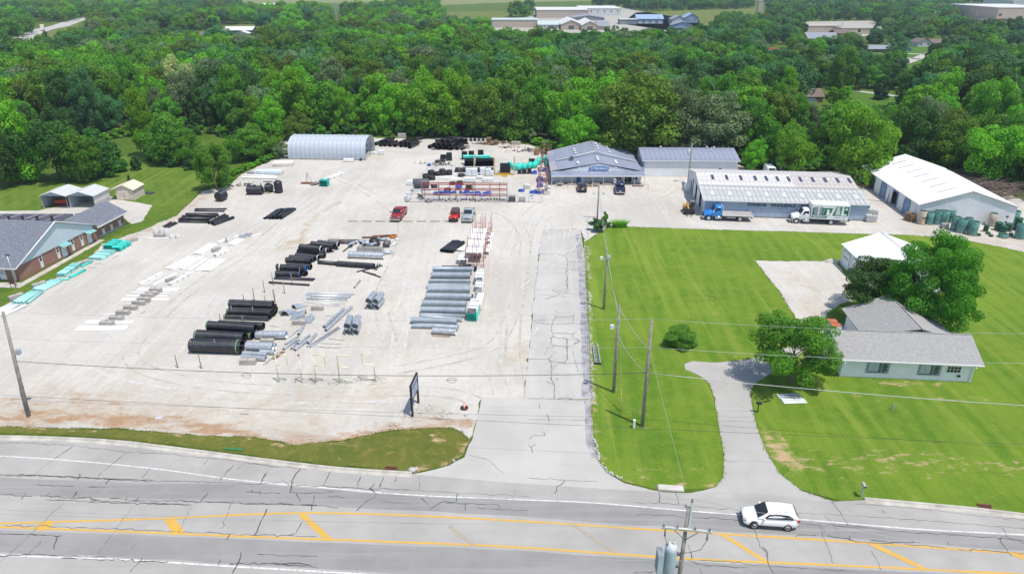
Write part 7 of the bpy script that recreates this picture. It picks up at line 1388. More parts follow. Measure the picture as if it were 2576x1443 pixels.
# red shelving column beside the office
for i,y in enumerate((890,720,560,430,320)):
 p=at(zF,(1945+i*20,y));p.x-=.0;o=thing('red_shelving','red steel shelving bay, %s from the front beside the sales office'%ORD(i+1),'shelving',p,R_(2),'red shelving beside the office')
 for x in(0,1.9):
  for yy in(0,3.4):part(o,'upright',MB().bx(x-.035,x+.035,yy-.035,yy+.035,0,2.75),M_mrack if i%2 else M_steel)
 for z in(.9,1.75,2.6):
  for yy in(0,3.4):part(o,'beam',MB().bx(.05,1.85,yy-.04,yy+.04,z-.03,z+.03),M_mrack)
  part(o,'shelf',MB().bx(.1,.3,.05,3.35,z+.05,z+.08).bx(1.6,1.8,.05,3.35,z+.05,z+.08),M_mrack)
 for x in(0,1.9):part(o,'brace',MB().tube([(x,0,.2),(x,3.4,1.9)],.025,4).tube([(x,3.4,1.9),(x,0,2.6)],.025,4),M_mrack)
for i,(c,d)in enumerate([((2070,880),(1.3,1.0,.8)),((2078,840),(1.2,1.2,1.1)),((1790,800),(1.2,.9,.8)),((1770,770),(1.0,.9,.7))]):wrapped(at(zF,c),d,'bagged pallet, %s beside the red shelving'%ORD(i+1),mat('grubby_white_bags',(.62,.62,.58),.6,var=.2,bump=.5,bscale=4),layers=3)
crate(zF,(1560,985),(1.3,1.0,1.1),'dark wire crate right of the red rack',M_blk2,5);crate(zF,(1710,990),(1.2,.8,.9),'open steel crate left of the gate',M_steel,4)
# debris at the back
def scrap(p,n,sp,label,mats,name='scrap_heap',L=(.6,2.2),seed=0):
 q=random.Random(seed);o=thing(name,label,'scrap heap',p,0,'scrap heaps at the back of the yard')
 for k in range(n):
  l=q.uniform(*L);c=Vector((q.gauss(0,sp[0]),q.gauss(0,sp[1]),0));a=q.uniform(0,3.14);t=q.choice((0,0,1));z=q.uniform(.05,.5)
  mb=MB()
  if t:mb.box((c.x,c.y,z),(l,q.uniform(.1,.6),.06),rz=a,ry=q.uniform(-.4,.4))
  else:mb.tube([(c.x-math.cos(a)*l/2,c.y-math.sin(a)*l/2,.06),(c.x+math.cos(a)*l/2,c.y+math.sin(a)*l/2,z+.1)],q.uniform(.03,.08),5)
  part(o,'scrap_piece',mb,q.choice(mats))
 return o
def pallets(p,n,label,rz=0.0,m=None):
 o=thing('pallet_stack',label,'pallet stack',p,rz,'stacks of timber pallets')
 for k in range(n):
  mb=MB()
  for j in range(5):mb.bx(-.6,.6,-.5+j*.23,-.5+j*.23+.1,.1,.13)
  for x in(-.55,0,.47):mb.bx(x,x+.08,-.5,.52,.0,.1)
  c=part(o,'pallet',mb,m or M_wood);c.location=(random.uniform(-.05,.05),random.uniform(-.05,.05),k*.15);c.rotation_euler=(0,0,random.uniform(-.08,.08))
for i,(c,n)in enumerate([((1225,150),12),((1320,160),8),((1180,155),4),((1270,165),5)]):pallets(at(zF,c),n,'stack of timber pallets, %s from the left by the wood edge'%ORD(i+1),random.uniform(-.3,.3),mat('brown_pallet',(.30,.19,.11),.9,var=.2))
SM=[M_steel,M_wood,M_rustp,M_cblock,M_blk2]
scrap(at(zF,(1140,150)),22,(1.6,.7),'scrap pipes left of the pallet stacks',SM,seed=1);scrap(at(zF,(1440,140)),26,(1.5,.8),'tangled grey scrap right of the pallet stacks',SM,seed=2);scrap(at(zF,(1560,200)),16,(1.8,.5),'low scatter of boards on the rear gravel',SM,seed=3);scrap(at(zF,(1640,260)),10,(1.6,.3),'rusty rods lying on the rear gravel',[M_rustp],seed=4);scrap(at(zF,(1850,250)),24,(1.6,.8),'steel frames heaped behind the red shelving',[M_steel,M_blk2,M_zinc],seed=5);scrap(at(zF,(2060,240)),30,(1.4,1.2),'dark steel lengths heaped at the wood edge',[M_blk2,M_steel,M_zinc],seed=6);scrap(at(zF,(240,435)),10,(.9,.4),'small heap of fittings left of the blue drum',[M_hdpe,M_pvcw,M_wood],seed=7,L=(.3,.9));scrap(at(zF,(560,455)),40,(1.6,.6),'dark heap of fittings in front of the black tanks',[M_hdpe,mat('dark_teal_fitting',(.02,.13,.13),.5),M_steel],seed=8,L=(.3,.9))
solo('spool',MB().lathe([(.75,0),(.75,.06),(.35,.08),(.35,.7),(.75,.72),(.75,.78)],18,Matrix.Translation((0,0,.75))@Matrix.Rotation(1.4,4,'X'),close=True),mat('brown_spool_timber',(.26,.13,.07),.9),'brown timber cable spool standing behind the red shelving','spool',at(zF,(1915,300)),.4)
tank(at(zF,(318,468)),1.0,.3,M_blue,'small blue drum lying left of the black coils',0,2,'blue_drum')
for i,x in enumerate((930,990,1045,1110,1170)):block(zF,(x,105),(1.7,.6,.7),0,'pale concrete block, %s from the left along the rear edge'%ORD(i+1),mat('pale_precast_concrete',(.50,.50,.47),.9,var=.1))
block(zF,(1620,160),(2.4,.7,.9),R_(-3),'pale concrete block at the wood edge behind the scrap');block(zF,(900,215),(1.4,.7,1.0),0,'pale concrete block at the end of the big black pipes');block(zE,(1415,100),(2.2,.7,1.2),0,'stained concrete block behind the left big black pipes')
# ------------------------------------------------------------------ left half of the yard
for i,(c,L_,r,rz)in enumerate([((5,612),3.4,.95,0),((170,592),1.7,.95,0)]):tank(at(zE,c),L_,r,M_hdpe,('long black ribbed tank lying by the left edge of the yard','short black tank strapped on a pallet')[i],rz,11 if i==0 else 5)
p=at(zE,(295,598));tank(p,2.5,.85,M_hdpe,'tall upright black tank right of the strapped one',0,4,upright=True);p=at(zG,(1990,365));tank(p,2.3,.95,M_hdpe,'black tank end-on beneath the young tree',R_(80),6,sq=1.05)
wrapped(at(zE,(335,350)),(4.6,2.6,.8),'large pallet of cream bags left of the arched shed',mat('cream_bags',(.72,.68,.60),.7,var=.1,bump=.5,bscale=3),R_(3),layers=4);wrapped(at(zE,(200,425)),(6.2,2.2,.75),'wide pallet of pale blue bags on the left edge',mat('pale_blue_bags',(.60,.70,.78),.5,var=.12,bump=.5,bscale=3),R_(-2),layers=4);wrapped(at(zE,(930,318)),(2.4,1.0,.75),'small white pallet in front of the arched shed',M_pvcw,layers=3)
pipe(zE,(-10,440),(270,448),.22,M_pvcw,'long white pipe, rear of two below the blue bags',n=12,group='long white pipes');pipe(zE,(-40,458),(278,465),.25,M_pvcw,'long white pipe, front of two below the blue bags',n=12,group='long white pipes');pipe(zE,(150,497),(235,497),.1,M_hdpe,'short black pipe on the left edge gravel',n=8)
wrapped(at(zE,(160,598)),(2.2,1.6,.2),'empty pallet under the strapped black tank',M_wood,layers=1)
ybundle(zE,(700,545),1.6,1.6,.075,10,M_teal,'tall teal pipe bundle on the open gravel',R_(85),0,'bundles on the open gravel');ybundle(zE,(692,495),1.2,5.0,.07,3,M_pvcw,'white pipe bundle left behind the tall teal one',R_(66),0,'bundles on the open gravel');ybundle(zE,(745,480),1.2,5.0,.07,4,M_pvcw,'white pipe bundle right behind the tall teal one',R_(66),0,'bundles on the open gravel')
o=thing('tripod','rusty steel tripod on the open gravel left of the teal bundle','tripod',at(zE,(562,515)),0)
for a in(0,2.1,4.2):part(o,'leg',MB().tube([(math.cos(a)*.9,math.sin(a)*.7,0),(0,0,2.4)],.035,5),M_blk2)
part(o,'base',MB().bx(-1.6,1.2,-.5,-.3,.0,.18).bx(-1.6,1.2,.3,.5,.0,.18),M_rustp)
scrap(at(zE,(625,525)),20,(.7,.4),'heap of timber and clamps beside the teal bundle',[M_wood,M_steel,M_rustp],seed=12,L=(.4,1.2));scrap(at(zE,(1160,245)),12,(1.2,.5),'white bags heaped at the open end of the arched shed',[M_pvcw],seed=13,L=(.6,1.1));scrap(at(zG,(2230,215)),24,(3.2,.4),'thin scrap strewn along the left edge gravel',[M_blk2,M_wood,M_steel],seed=14)
wrapped(at(zE,(1225,250)),(1.4,1.2,1.0),'white bagged pallet outside the arched shed',M_wrap);pipe(zE,(1035,300),(1050,280),.28,M_hdpe,'black barrel-like pipe stub at the arched shed corner',n=12)
for i,c in enumerate([(2065,155),(2080,140),(2145,120),(2130,130)]):crate(zA,c,(.9,.7,.4),'pale grey tray crate, %s at the far tip of the white pipes'%ORD(i+1),mat('pale_grey_crate',(.45,.47,.47),.6),3)
# loose bent rods
for i,(fr,a,b)in enumerate([(zA,(500,1130),(400,1145)),(zA,(840,1060),(895,1025)),(zA,(920,945),(960,920)),(zG,(1030,880),(1080,850)),(zG,(1130,770),(1210,760)),(zG,(860,925),(930,928)),(zG,(800,960),(880,960)),(zC,(1115,440),(1240,458)),(zC,(1830,598),(2030,618)),(zC,(1730,655),(1985,665)),(zC,(1680,690),(1980,712)),(zC,(1790,325),(1900,328))]):
 A_,B_=at(fr,a),at(fr,b);m_=(A_+B_)/2+Vector((random.gauss(0,.1),random.gauss(0,.15),.03));solo('bent_rod',MB().tube([A_-A_+Vector((0,0,.02)),m_-A_,B_-A_+Vector((0,0,.02))],.02,5),M_blk2,'thin dark rod lying on the gravel, %s of the strewn rods'%ORD(i+1),'rod',A_,0,'rods strewn on the gravel')
 # ------------------------------------------------------------------ cantilever racks and pallets by the driveway
for i,(x,y)in enumerate(((1700,690),(1735,545),(1775,415),(1810,300),(1840,205),(1865,130))):
 p=at(zU,(x,y));o=thing('cantilever_rack','rust-red rack frame, %s from the road in the row behind the grey culverts'%ORD(i+1),'rack',p,R_(-4),'rust-red racks by the driveway')
 for xx in(-.55,.55,1.1,2.2):
  q=.0;part(o,'upright',MB().tube([(xx,0,0),(xx,0,3.1)],.05,4),M_redrack if True else M_blk2);part(o,'upright_top',MB().tube([(xx,0,3.1),(xx,0,3.75)],.035,4),M_blk2);part(o,'foot',MB().bx(xx-.05,xx+.05,-.5,.5,0,.1),M_redrack);part(o,'arm',MB().bx(xx-.04,xx+.04,-.75,.75,1.25,1.35),M_redrack)
 for z in(.8,1.9):part(o,'tie',MB().tube([(-.55,0,z),(2.2,0,z)],.03,4),M_redrack)
 part(o,'cross_brace',MB().tube([(-.55,0,.2),(.55,0,1.2)],.03,4),M_redrack);part(o,'cross_brace',MB().tube([(1.1,0,.2),(2.2,0,1.2)],.03,4),M_redrack)
for i,(x,y,n)in enumerate(((1640,560,3),(1690,420,3),(1745,290,3),(1790,215,2))):
 p=at(zU,(x,y));ybundle(zU,(1770+i*25,y+85),2.6,3.6 if i<2 else 3.0,.08,n,M_pvcw,'white pipe layer resting on the racks, %s from the road'%ORD(i+1),R_(86),1.36,'white pipes on the racks',0,i)
for i,(x,y,r_)in enumerate(((1990,500,.1),(2000,440,.12),(2020,350,.16),(2035,270,.1))):ybundle(zU,(x,y),.8,3.0,r_,3,M_pvcw,'white pipe bundle on the ground right of the racks, %s from the road'%ORD(i+1),R_(84),0,'white pipes right of the racks',1,i)
ybundle(zU,(1565,665),1.7,3.2,.09,5,M_pvcw,'white pipe pallet left of the first rack',R_(82),0,'white pipes on the racks',2,8);ybundle(zU,(1530,450),1.2,3.0,.06,3,M_pvcw,'rounded heap of white pipes beside the flat black row',R_(62),0,'white pipes on the racks',0,9)
pipe(zU,(1225,686),(1560,684),.06,M_hdpe,'very thin black pipe behind the grey culverts',n=8);pipe(zU,(1510,680),(1730,672),.2,M_hdpe,'black pipe half hidden behind the grey culverts',n=10);pipe(zU,(1800,760),(1800,715),.25,M_hdpe,'black elbow stub right behind the grey culverts',n=10)
ybundle(zD,(962,1092),1.15,3.0,.075,8,M_teal,'teal pipe pallet at the road end of the driveway row',R_(85),0,'pallets by the driveway',2,1);ybundle(zD,(965,1090),1.2,3.0,.085,5,M_pvcw,'white pipe layers on top of the teal pallet',R_(85),1.15,'pallets by the driveway',2,2);ybundle(zD,(1035,755),1.1,2.6,.075,6,M_pvcw,'white pipe pallet, third up the driveway row',R_(87),0,'pallets by the driveway',2,3);ybundle(zD,(1037,680),1.1,3.0,.08,9,M_pvcw,'white pipe pallet at the far end of the driveway row',R_(87),0,'pallets by the driveway',2,4);ybundle(zD,(1010,900),.7,4.0,.06,7,mat('grey_conduit',(.3,.31,.32),.5),'grey conduit pallet in the driveway row',R_(86),0,'pallets by the driveway',1,5)
wrapped(at(zD,(1045,900)),(.9,3.6,1.0),'white boxed pallet in the driveway row',M_pvcw,R_(-4),'pallets by the driveway',layers=2)
for k,(a,b)in enumerate([((500,1245),(720,1258)),((505,1258),(710,1270))]):A_,B_=at(zD,a),at(zD,b);solo('timber_plank',MB().bx(0,(B_-A_).length,-.06,.06,0,.08),M_wood,'timber plank before the shiny culverts, %s'%('rear','front')[k],'plank',A_,math.atan2((B_-A_).y,(B_-A_).x),'planks by the culverts')
# ------------------------------------------------------------------ green coils by the white barn
M_grcoil=mat('green_coiled_tubing',(.006,.085,.04),.5,var=.2,rnd=.2);M_film=mat('clear_film_over_green',(.10,.24,.21),.18,var=.25,scale=2.5,bump=.5,bscale=4);M_filmt=mat('clear_film_over_tan',(.48,.38,.30),.25,var=.2,scale=2,bump=.5,bscale=4)
def coil_tower(p,r,n,h,label,wrap=None):
 o=thing('coil_tower',label,'coil stack',p,random.uniform(0,6),'green coil towers by the white barn')
 for k in range(n):c=link('coil',TOR.setdefault(('g',r,round(h/n,2)),MB().lathe([(r*.45,0),(r*.9,0),(r,h/n*.2),(r,h/n*.8),(r*.9,h/n),(r*.45,h/n),(r*.45,0)],16).mesh()),M_grcoil,o);c.location=(random.uniform(-.03,.03),random.uniform(-.03,.03),.12+k*h/n)
 part(o,'pallet',MB().bx(-r,r,-r,r,0,.11),M_wood)
 if wrap:part(o,'film',MB().lathe([(r*1.05,.12),(r*1.04,h*.5),(r*1.05,h+.13),(r*.99,h+.15)],14),wrap)
 return o
GT=[((1300,912),.62,5,2.3,M_filmt,'tan film-wrapped coil tower at the barn corner'),((1395,915),.62,5,2.1,M_film,'dark green coil tower second from the barn corner'),((1480,915),.62,5,2.4,M_film,'film-wrapped green coil tower third from the barn corner'),((1565,918),.68,5,2.4,M_film,'film-wrapped green coil tower fourth from the barn corner'),((1650,895),.6,5,2.2,M_film,'film-wrapped green coil tower fifth along the barn wall'),((1735,885),.6,5,2.2,M_film,'pale-topped green coil tower sixth along the barn wall'),((1700,985),.62,5,2.3,M_film,'green coil tower left of the middle group'),((1775,1015),.72,5,2.3,M_film,'shiny wrapped coil tower at the front of the middle group'),((1850,1000),.62,5,2.3,M_film,'green coil tower between two others in the middle group'),((1915,1045),.72,5,2.3,M_film,'front right coil tower of the middle group'),((2145,935),.65,5,2.2,M_filmt,'orange-tan wrapped coil tower alone by the barn wall'),((2290,900),.75,4,2.0,None,'bare dark green coil tower near the barn end'),((2410,905),.75,5,2.2,M_film,'green coil tower at the far right of the barn wall'),((2225,990),.6,4,1.4,None,'low bare green coil tower at the right group front'),((2285,1010),.65,3,1.1,None,'lower bare green coil tower at the right group front'),((2345,1000),.6,3,1.3,None,'bare green coil tower in the middle of the right group'),((2450,990),.6,5,2.2,None,'dark green coil tower behind the big wrapped one'),((2490,1085),.85,5,2.4,M_film,'big film-wrapped coil tower at the right frame edge'),((2080,1005),.42,3,1.1,None,'small green coil column standing alone'),((2290,1075),.75,2,.5,M_film,'half-height wrapped coil pallet at the right')]
for c,r,n,h,wr,lab in GT:coil_tower(at(zJ,c),r,n,h,lab,wr)
for i,c in enumerate([(1995,1055),(2110,1035),(2145,1065),(2385,1050)]):p=at(zJ,c);o=thing('loose_coil','single green coil lying on the ground, %s from the left by the barn'%ORD(i+1),'coil',p,0,'loose green coils');part(o,'ring',MB().lathe([(.2,0),(.33,0),(.36,.1),(.36,.3),(.33,.38),(.2,.38),(.2,0)],14),M_grcoil)
for i,(c,r,h,n)in enumerate([((1150,870),.0,0,10),((1180,880),0,0,9)]):pallets(at(zJ,c),n,'stack of brown timber pallets at the barn door corner, %s'%('left','right')[i],R_(20),mat('brown_pallet',(.30,.19,.11),.9,var=.2))
for i,(c,h)in enumerate([((665,885),1.3),((720,885),1.1),((730,830),1.3),((690,830),1.5)]):wrapped(at(zJ,c),(1.1,.9,h),'grey stacked boxes at the warehouse corner, %s from the front'%ORD(i+1),mat('grey_boxes',(.42,.42,.41),.7,var=.12,rnd=.1),layers=5)
wrapped(at(zJ,(655,770)),(.5,.6,1.4),'teal cabinet at the warehouse rear corner',mat('teal_cabinet',(.05,.2,.22),.5),layers=1);wrapped(at(zJ,(550,470)),(2.0,1.6,.16),'tan board sheet on the ground between warehouse and barn',mat('tan_board',(.45,.36,.18),.6),layers=1);wrapped(at(zJ,(1580,960)),(1.1,1.0,.8),'grey wrapped pallet before the green coil towers',mat('grey_film',(.35,.36,.35),.3,var=.2),layers=2)
o=thing('dark_mower','dark compact machine parked by the first barn door','machine',at(zJ,(625,465)),R_(10));part(o,'body',loft([(-.8,.25,.6,.5,.4),(-.3,.2,.9,.6,.5),(.5,.2,.7,.6,.45),(.9,.25,.5,.45,.35)]),M_plastic);part(o,'seat',MB().box((-.3,0,1.0),(.5,.5,.4)),M_black);[wheel(o,x,s*.5,.28,.2,M_yel)for x in(-.6,.6)for s in(-1,1)]
p=at(zJ,(890,640));o=thing('panel_stack','white panels leaning between the barn doors','panel stack',p,R_(-4));[part(o,'panel',MB().box((.1*k,.3*k,1.1),(.06,.35,2.2),ry=.1),M_white)for k in range(3)]
def brush(p,n,sp,label,seed):
 q=random.Random(seed);mb=MB()
 for k in range(n):
  c=Vector((q.gauss(0,sp[0]),q.gauss(0,sp[1]),0));f=max(.1,1-(c.x/(2.2*sp[0]))**2);z=q.uniform(0,sp[2])*f;a=q.uniform(-.5,.5)+(3.14 if q.random()<.5 else 0);l=q.uniform(1,4.5);d=Vector((math.cos(a),math.sin(a),q.uniform(-.15,.35)));r=q.uniform(.03,.12)
  mb.tube([c+Vector((0,0,z+.1)),c+Vector((0,0,z+.1))+d*l*.5+Vector((0,0,q.uniform(-.1,.2))),c+Vector((0,0,z+.1))+d*l],1,4,rs=[r,r*.7,r*.25],cap=False)
 o=thing('brush_heap',label,'brush heap',p,0);c=part(o,'branches',mb,mat('dead_branches',(.19,.145,.12),.95,var=.35,scale=2,rnd=.1));c['kind']='stuff';return o
brush(Vector((93.5,140.5,0)),1500,(6.5,4.0,2.6),'long heap of dead branches behind the white barn',5)
solo('felled_log',MB().tube([(0,0,.2),(1.4,.3,.24),(2.8,.4,.2)],.2,8,rs=[.26,.22,.16]),M_barkpale,'pale felled log lying before the brush heap','log',(92.0,132.5,0),R_(15))
# ================================================================== pipe letters, signs, roadside things
M_letter=mat('pale_yellow_green_pipe',(.64,.66,.42),.5,var=.12,scale=1.2)
def letter(c,label,paths,extra=None):
 p=at(zC,c);o=thing('pipe_letter',label,'pipe letter',p,R_(-1.5),'giant pipe letters spelling PIPES')
 for L_ in paths:part(o,'tube',MB().tube([(x,0,z)for x,z in L_],.065,8),M_letter)
 if extra:extra(o)
 return o
def bowl(z0,z1,w_):return[(0,z1),(w_-.15,z1),(w_-.04,z1-.04),(w_,z1-.15),(w_,z0+.15),(w_-.04,z0+.04),(w_-.15,z0),(0,z0)]
HP=3.5
letter((1240,1120),'first giant pale yellow pipe letter P, nearest the steel culverts',[[(0,0),(0,HP)],bowl(2.2,HP,1.25)])
def dot(o):part(o,'upper_tube',MB().tube([(0,0,2.85),(0,0,3.4)],.035,6),M_white);part(o,'red_dot',MB().lathe([(.01,3.38),(.09,3.41),(.12,3.5),(.09,3.59),(.01,3.62)],10),mat('red_ball',(.45,.02,.03),.5))
letter((1520,1127),'giant pipe letter I with a red ball on top',[[(0,0),(0,2.85)]],dot)
letter((1688,1127),'second giant pale yellow pipe letter P, left of the E',[[(0,0),(0,HP)],bowl(2.2,HP,1.25)])
letter((1972,1130),'giant pipe letter E',[[(0,0),(0,HP-.12),(.04,HP-.03),(.15,HP),(1.2,HP)],[(0,2.0),(1.1,2.0)],[(0,.42),(1.2,.42)]])
letter((2268,1100),'giant pipe letter S at the right end',[[(0,.3),(1.15,.3)],[(1.2,0),(1.2,1.85),(1.16,1.97),(1.05,2.02),(.15,2.02),(.04,2.07),(0,2.2),(0,HP-.15),(.04,HP-.04),(.15,HP),(1.2,HP)]])
A_,B_=at(zM,(1510,580)),at(zM,(1563,458));L=(B_-A_).length;o=thing('road_sign_board','dark framed company sign board on two black posts near the entrance','sign',A_,math.atan2((B_-A_).y,(B_-A_).x));M_signf=mat('sign_face_pale_blue',(.40,.46,.56),.5,var=.06)
for x in(0,L):part(o,'post',MB().bx(x-.1,x+.1,-.1,.1,0,3.7),M_black)
part(o,'frame',MB().bx(.1,L-.1,-.09,.09,3.55,3.7).bx(.1,L-.1,-.09,.09,1.75,1.9),M_black);part(o,'board',MB().bx(.1,L-.1,-.05,.05,1.9,3.55),M_signf)
for s,r_ in((-1,0),(1,math.pi)):lettering(o,'STEARNS',.55,(L/2,s*.056,3.0),r_,mat('sign_navy',(.02,.03,.14),.5),.004,.01);part(o,'sign_line',MB().bx(.5,L-.5,s*.054-.002,s*.054+.002,2.45,2.52).bx(.7,L-.7,s*.054-.002,s*.054+.002,2.2,2.27),mat('sign_navy',(.02,.03,.14),.5))
p=at(zM,(1980,508));o=thing('traffic_cone','orange traffic cone standing in a black tyre beside the entrance','traffic cone',p,0);part(o,'cone',MB().lathe([(.17,.06),(.03,.78),(.01,.79)],14),mat('cone_orange',(.75,.1,.02),.5));part(o,'stripe',MB().lathe([(.128,.3),(.10,.44)],14),M_white);part(o,'stripe',MB().lathe([(.086,.52),(.065,.62)],14),M_white);part(o,'base',MB().box((0,0,.03),(.42,.42,.05)),M_black)
c=link('tyre',torus(.33,.09),M_tyre,o)
p=at(zE,(1286,848));o=thing('traffic_cone','small white and orange cone left of the dark red pickup','traffic cone',p,0);part(o,'cone',MB().lathe([(.14,.04),(.03,.65),(.01,.66)],10),M_white);part(o,'base',MB().box((0,0,.02),(.34,.34,.04)),mat('cone_orange',(.75,.1,.02),.5))
p=at(zF,(12,990));o=thing('traffic_cone','orange cone at the stock yard fence corner','traffic cone',p,0);part(o,'cone',MB().lathe([(.14,.04),(.03,.65),(.01,.66)],10),mat('cone_orange',(.75,.1,.02),.5));part(o,'base',MB().box((0,0,.02),(.34,.34,.04)),M_black)
def mailbox(p,label,m,h=1.05,rz=0.0,pm=None):
 o=thing('mailbox',label,'mailbox',p,rz);part(o,'post',MB().bx(-.06,.06,-.06,.06,0,h),pm or m);pr=[(-.13,0),(.13,0),(.13,.14),(.09,.22),(0,.25),(-.09,.22),(-.13,.14)];k=len(pr)
 part(o,'box',MB().add([(x,-.28,h+z)for x,z in pr]+[(x,.28,h+z)for x,z in pr],[tuple(range(k)),tuple(range(2*k-1,k-1,-1))]+[(i,k+i,k+(i+1)%k,(i+1)%k)for i in range(k)]),m);part(o,'door',MB().bx(-.11,.11,-.295,-.282,h+.02,h+.15),M_black);part(o,'flag',MB().bx(.135,.15,-.1,-.05,h+.08,h+.3),M_tail);return o
mailbox(at(zQ,(905,865)),'pale grey post-mounted mailbox by the roadside kerb',mat('pale_grey_plastic',(.42,.41,.38),.6),1.15,R_(-5));mailbox(at(zQ,(130,237)),'black mailbox beside the house drive',M_black,1.05,R_(70),mat('green_post',(.02,.08,.05),.6))
for i in range(6):A_,B_=at(zQ,(272+i*9+(i>2)*8,112+i*12)),at(zQ,(438+i*11,102+i*13));q=(B_-A_);pipe(None,None,None,.09,M_zinc if i<3 else M_pvcw,'%s pipe, %s from the back in the row on the house lawn'%('grey steel'if i<3 else 'white plastic',ORD(i+1)),world=(A_+Vector((0,0,.09)),B_+Vector((0,0,.09))),n=10,group='pipes lying on the house lawn')
p=at(zQ,(1135,218));solo('lawn_marker',MB().bx(-.09,.09,-.05,.05,0,.75),M_greyp2,'small grey utility marker alone on the house lawn','marker',p);p=at(zO,(958,845));o=thing('utility_pedestal','white utility pedestal beside the tall pole','pedestal',p,0);part(o,'body',MB().bx(-.1,.1,-.1,.1,0,.85),M_white);part(o,'cap',MB().bx(-.12,.12,-.12,.12,.85,.95),M_white)
A_,B_=at(zO,(628,268)),at(zO,(605,105));o=thing('trailer_frame','narrow grey steel truss frame lying at the driveway edge','frame',A_,math.atan2((B_-A_).y,(B_-A_).x));L=(B_-A_).length
for y in(-.3,.3):part(o,'rail',MB().bx(0,L,y-.05,y+.05,.2,.32),M_zinc)
for k in range(7):part(o,'rung',MB().bx(.1+k*L/7,.18+k*L/7,-.25,.25,.22,.3),M_zinc)
part(o,'tongue',MB().tube([(L,-.3,.25),(L+.9,0,.25),(L,.3,.25)],.04,5),M_zinc);part(o,'foot',MB().bx(-.05,.1,-.45,.45,0,.2),M_black)
# rubble edging
edge=GP([(580,965),(600,1040),(612,1100),(640,1170),(690,1235),(760,1275),(815,1305)],zO);edge=smooth_line(edge,.33);r4=random.Random(9);M_stone=mat('pale_rubble',(.47,.46,.42),.95,var=.18,rnd=.15)
for i,q in enumerate(edge):
 for k in range(2 if r4 .random()<.5 else 1):
  s=Vector((r4 .uniform(.18,.4),r4 .uniform(.12,.2),r4 .uniform(.1,.18)));mb=MB();mb.box((0,0,s.z/2),s,taper=r4 .uniform(.75,.95));o=solo('rubble_stone',mb,M_stone,'pale rubble stone, number %s counted down the driveway edge'%ORD(min(99,len([x for x in COL.objects if x.name.startswith('rubble_stone')])+1)),'stone',(q.x+r4 .uniform(0,.35),q.y+r4 .uniform(-.1,.1),.03),r4 .uniform(0,3),'rubble edging of the driveway')
for i,(fr,c,s)in enumerate([(zM,(1505,1080),.42),(zM,(1540,1065),.25),(zM,(1885,990),.2),(zM,(1990,573),.18),(zM,(1310,665),.2),(zM,(1365,662),.2),(zM,(1430,685),.12),(zM,(2020,775),.15),(zM,(845,970),.08)]):p=at(fr,c);solo('white_rock',MB().lathe([(s*.7,0),(s,s*.35),(s*.7,s*.8),(.01,s*.9)],7,Matrix.Diagonal((1,.75,1,1))),M_stone,'pale loose rock, %s of those round the grass island'%ORD(i+1),'rock',p,i,'loose rocks round the grass island')
p=at(zL,(1037,427));solo('litter_sheet',MB().box((0,0,.04),(.7,.3,.05),rz=.3,rx=.1),mat('pale_blue_litter',(.5,.55,.7),.6),'crumpled pale blue litter on the orange dirt','litter',p)
p=at(zL,(1515,655));solo('green_mat',MB().box((0,0,.05),(1.9,.25,.02)),mat('green_net',(.03,.18,.06),.8),'strip of green netting at the kerb','netting',Vector((p.x,p.y+.5,.05)),R_(-7))
p=at(zO,(1508,105));solo('planter_block',MB().box((0,0,.2),(.5,.4,.4)),mat('dark_planter',(.07,.07,.08),.7),'dark box beside the round lawn shrub','box',p,.4)
p=at(zK,(930,310));solo('stone_heap',MB().lathe([(1.2,0),(1.0,.25),(.5,.45),(.01,.5)],9,Matrix.Diagonal((1,.6,1,1))),M_stone,'pale stone heap at the garage corner','stone heap',p)
# hoop barriers before the office
M_hoop=mat('cream_hoop_paint',(.70,.60,.42),.5,var=.08)
for i,(x0,x1,y)in enumerate([(215,405,1075),(487,678,1078),(800,945,1075),(1035,1220,1075),(1312,1498,1078),(1590,1700,1080),(2145,2330,1095)]):
 A_,B_=at(zT,(x0,y)),at(zT,(x1,y));w_=(B_-A_).length;o=thing('hoop_barrier','cream steel hoop barrier, %s from the left before the office porch'%ORD(i+1),'barrier',A_,0,'hoop barriers before the office');part(o,'hoop',MB().tube([(0,0,0),(0,0,.8),(.06,0,.92),(.16,0,.96),(w_-.16,0,.96),(w_-.06,0,.92),(w_,0,.8),(w_,0,0)],.055,8),M_hoop);part(o,'kerb_bar',MB().bx(-.1,w_+.1,-.08,.08,0,.1),M_hoop)
p=at(zT,(312,1030));o=thing('cooling_unit','grey cooling unit behind the first hoop barrier','cooling unit',p,0);part(o,'case',MB().box((0,0,.4),(.8,.6,.78)),mat('dark_vent_box',(.12,.12,.13),.6));part(o,'fan_grille',MB().lathe([(.28,.79),(.26,.82),(.05,.82)],12),M_steel)
p=at(zT,(1490,1010));coil_stack(p+Vector((0,.6,.0)),.42,.1,1,M_blackc,'black tyre-like ring leaning at the office wall',1.3,None,'leaning_ring')
for i,x in enumerate((970,1130,2030,2160)):p=at(zT,(x,1040));o=thing('flower_bed','brick-edged planting bed, %s from the left along the office porch'%ORD(i+1),'flower bed',p,0,'beds along the office porch');part(o,'edging',MB().box((0,0,.12),(1.1,.5,.24)),mat('bed_brick',(.24,.13,.1),.9));part(o,'soil',MB().box((0,0,.25),(.95,.36,.02)),M_bark)
p=at(zH,(885,520));o=thing('notice_stand','white notice stand beside the office entrance','stand',at(zT,(1570,1020)),0);part(o,'panel',MB().bx(-.2,.2,-.03,.03,.1,1.5),M_white);part(o,'print',MB().bx(-.1,.1,-.04,-.031,.9,1.2),M_black)
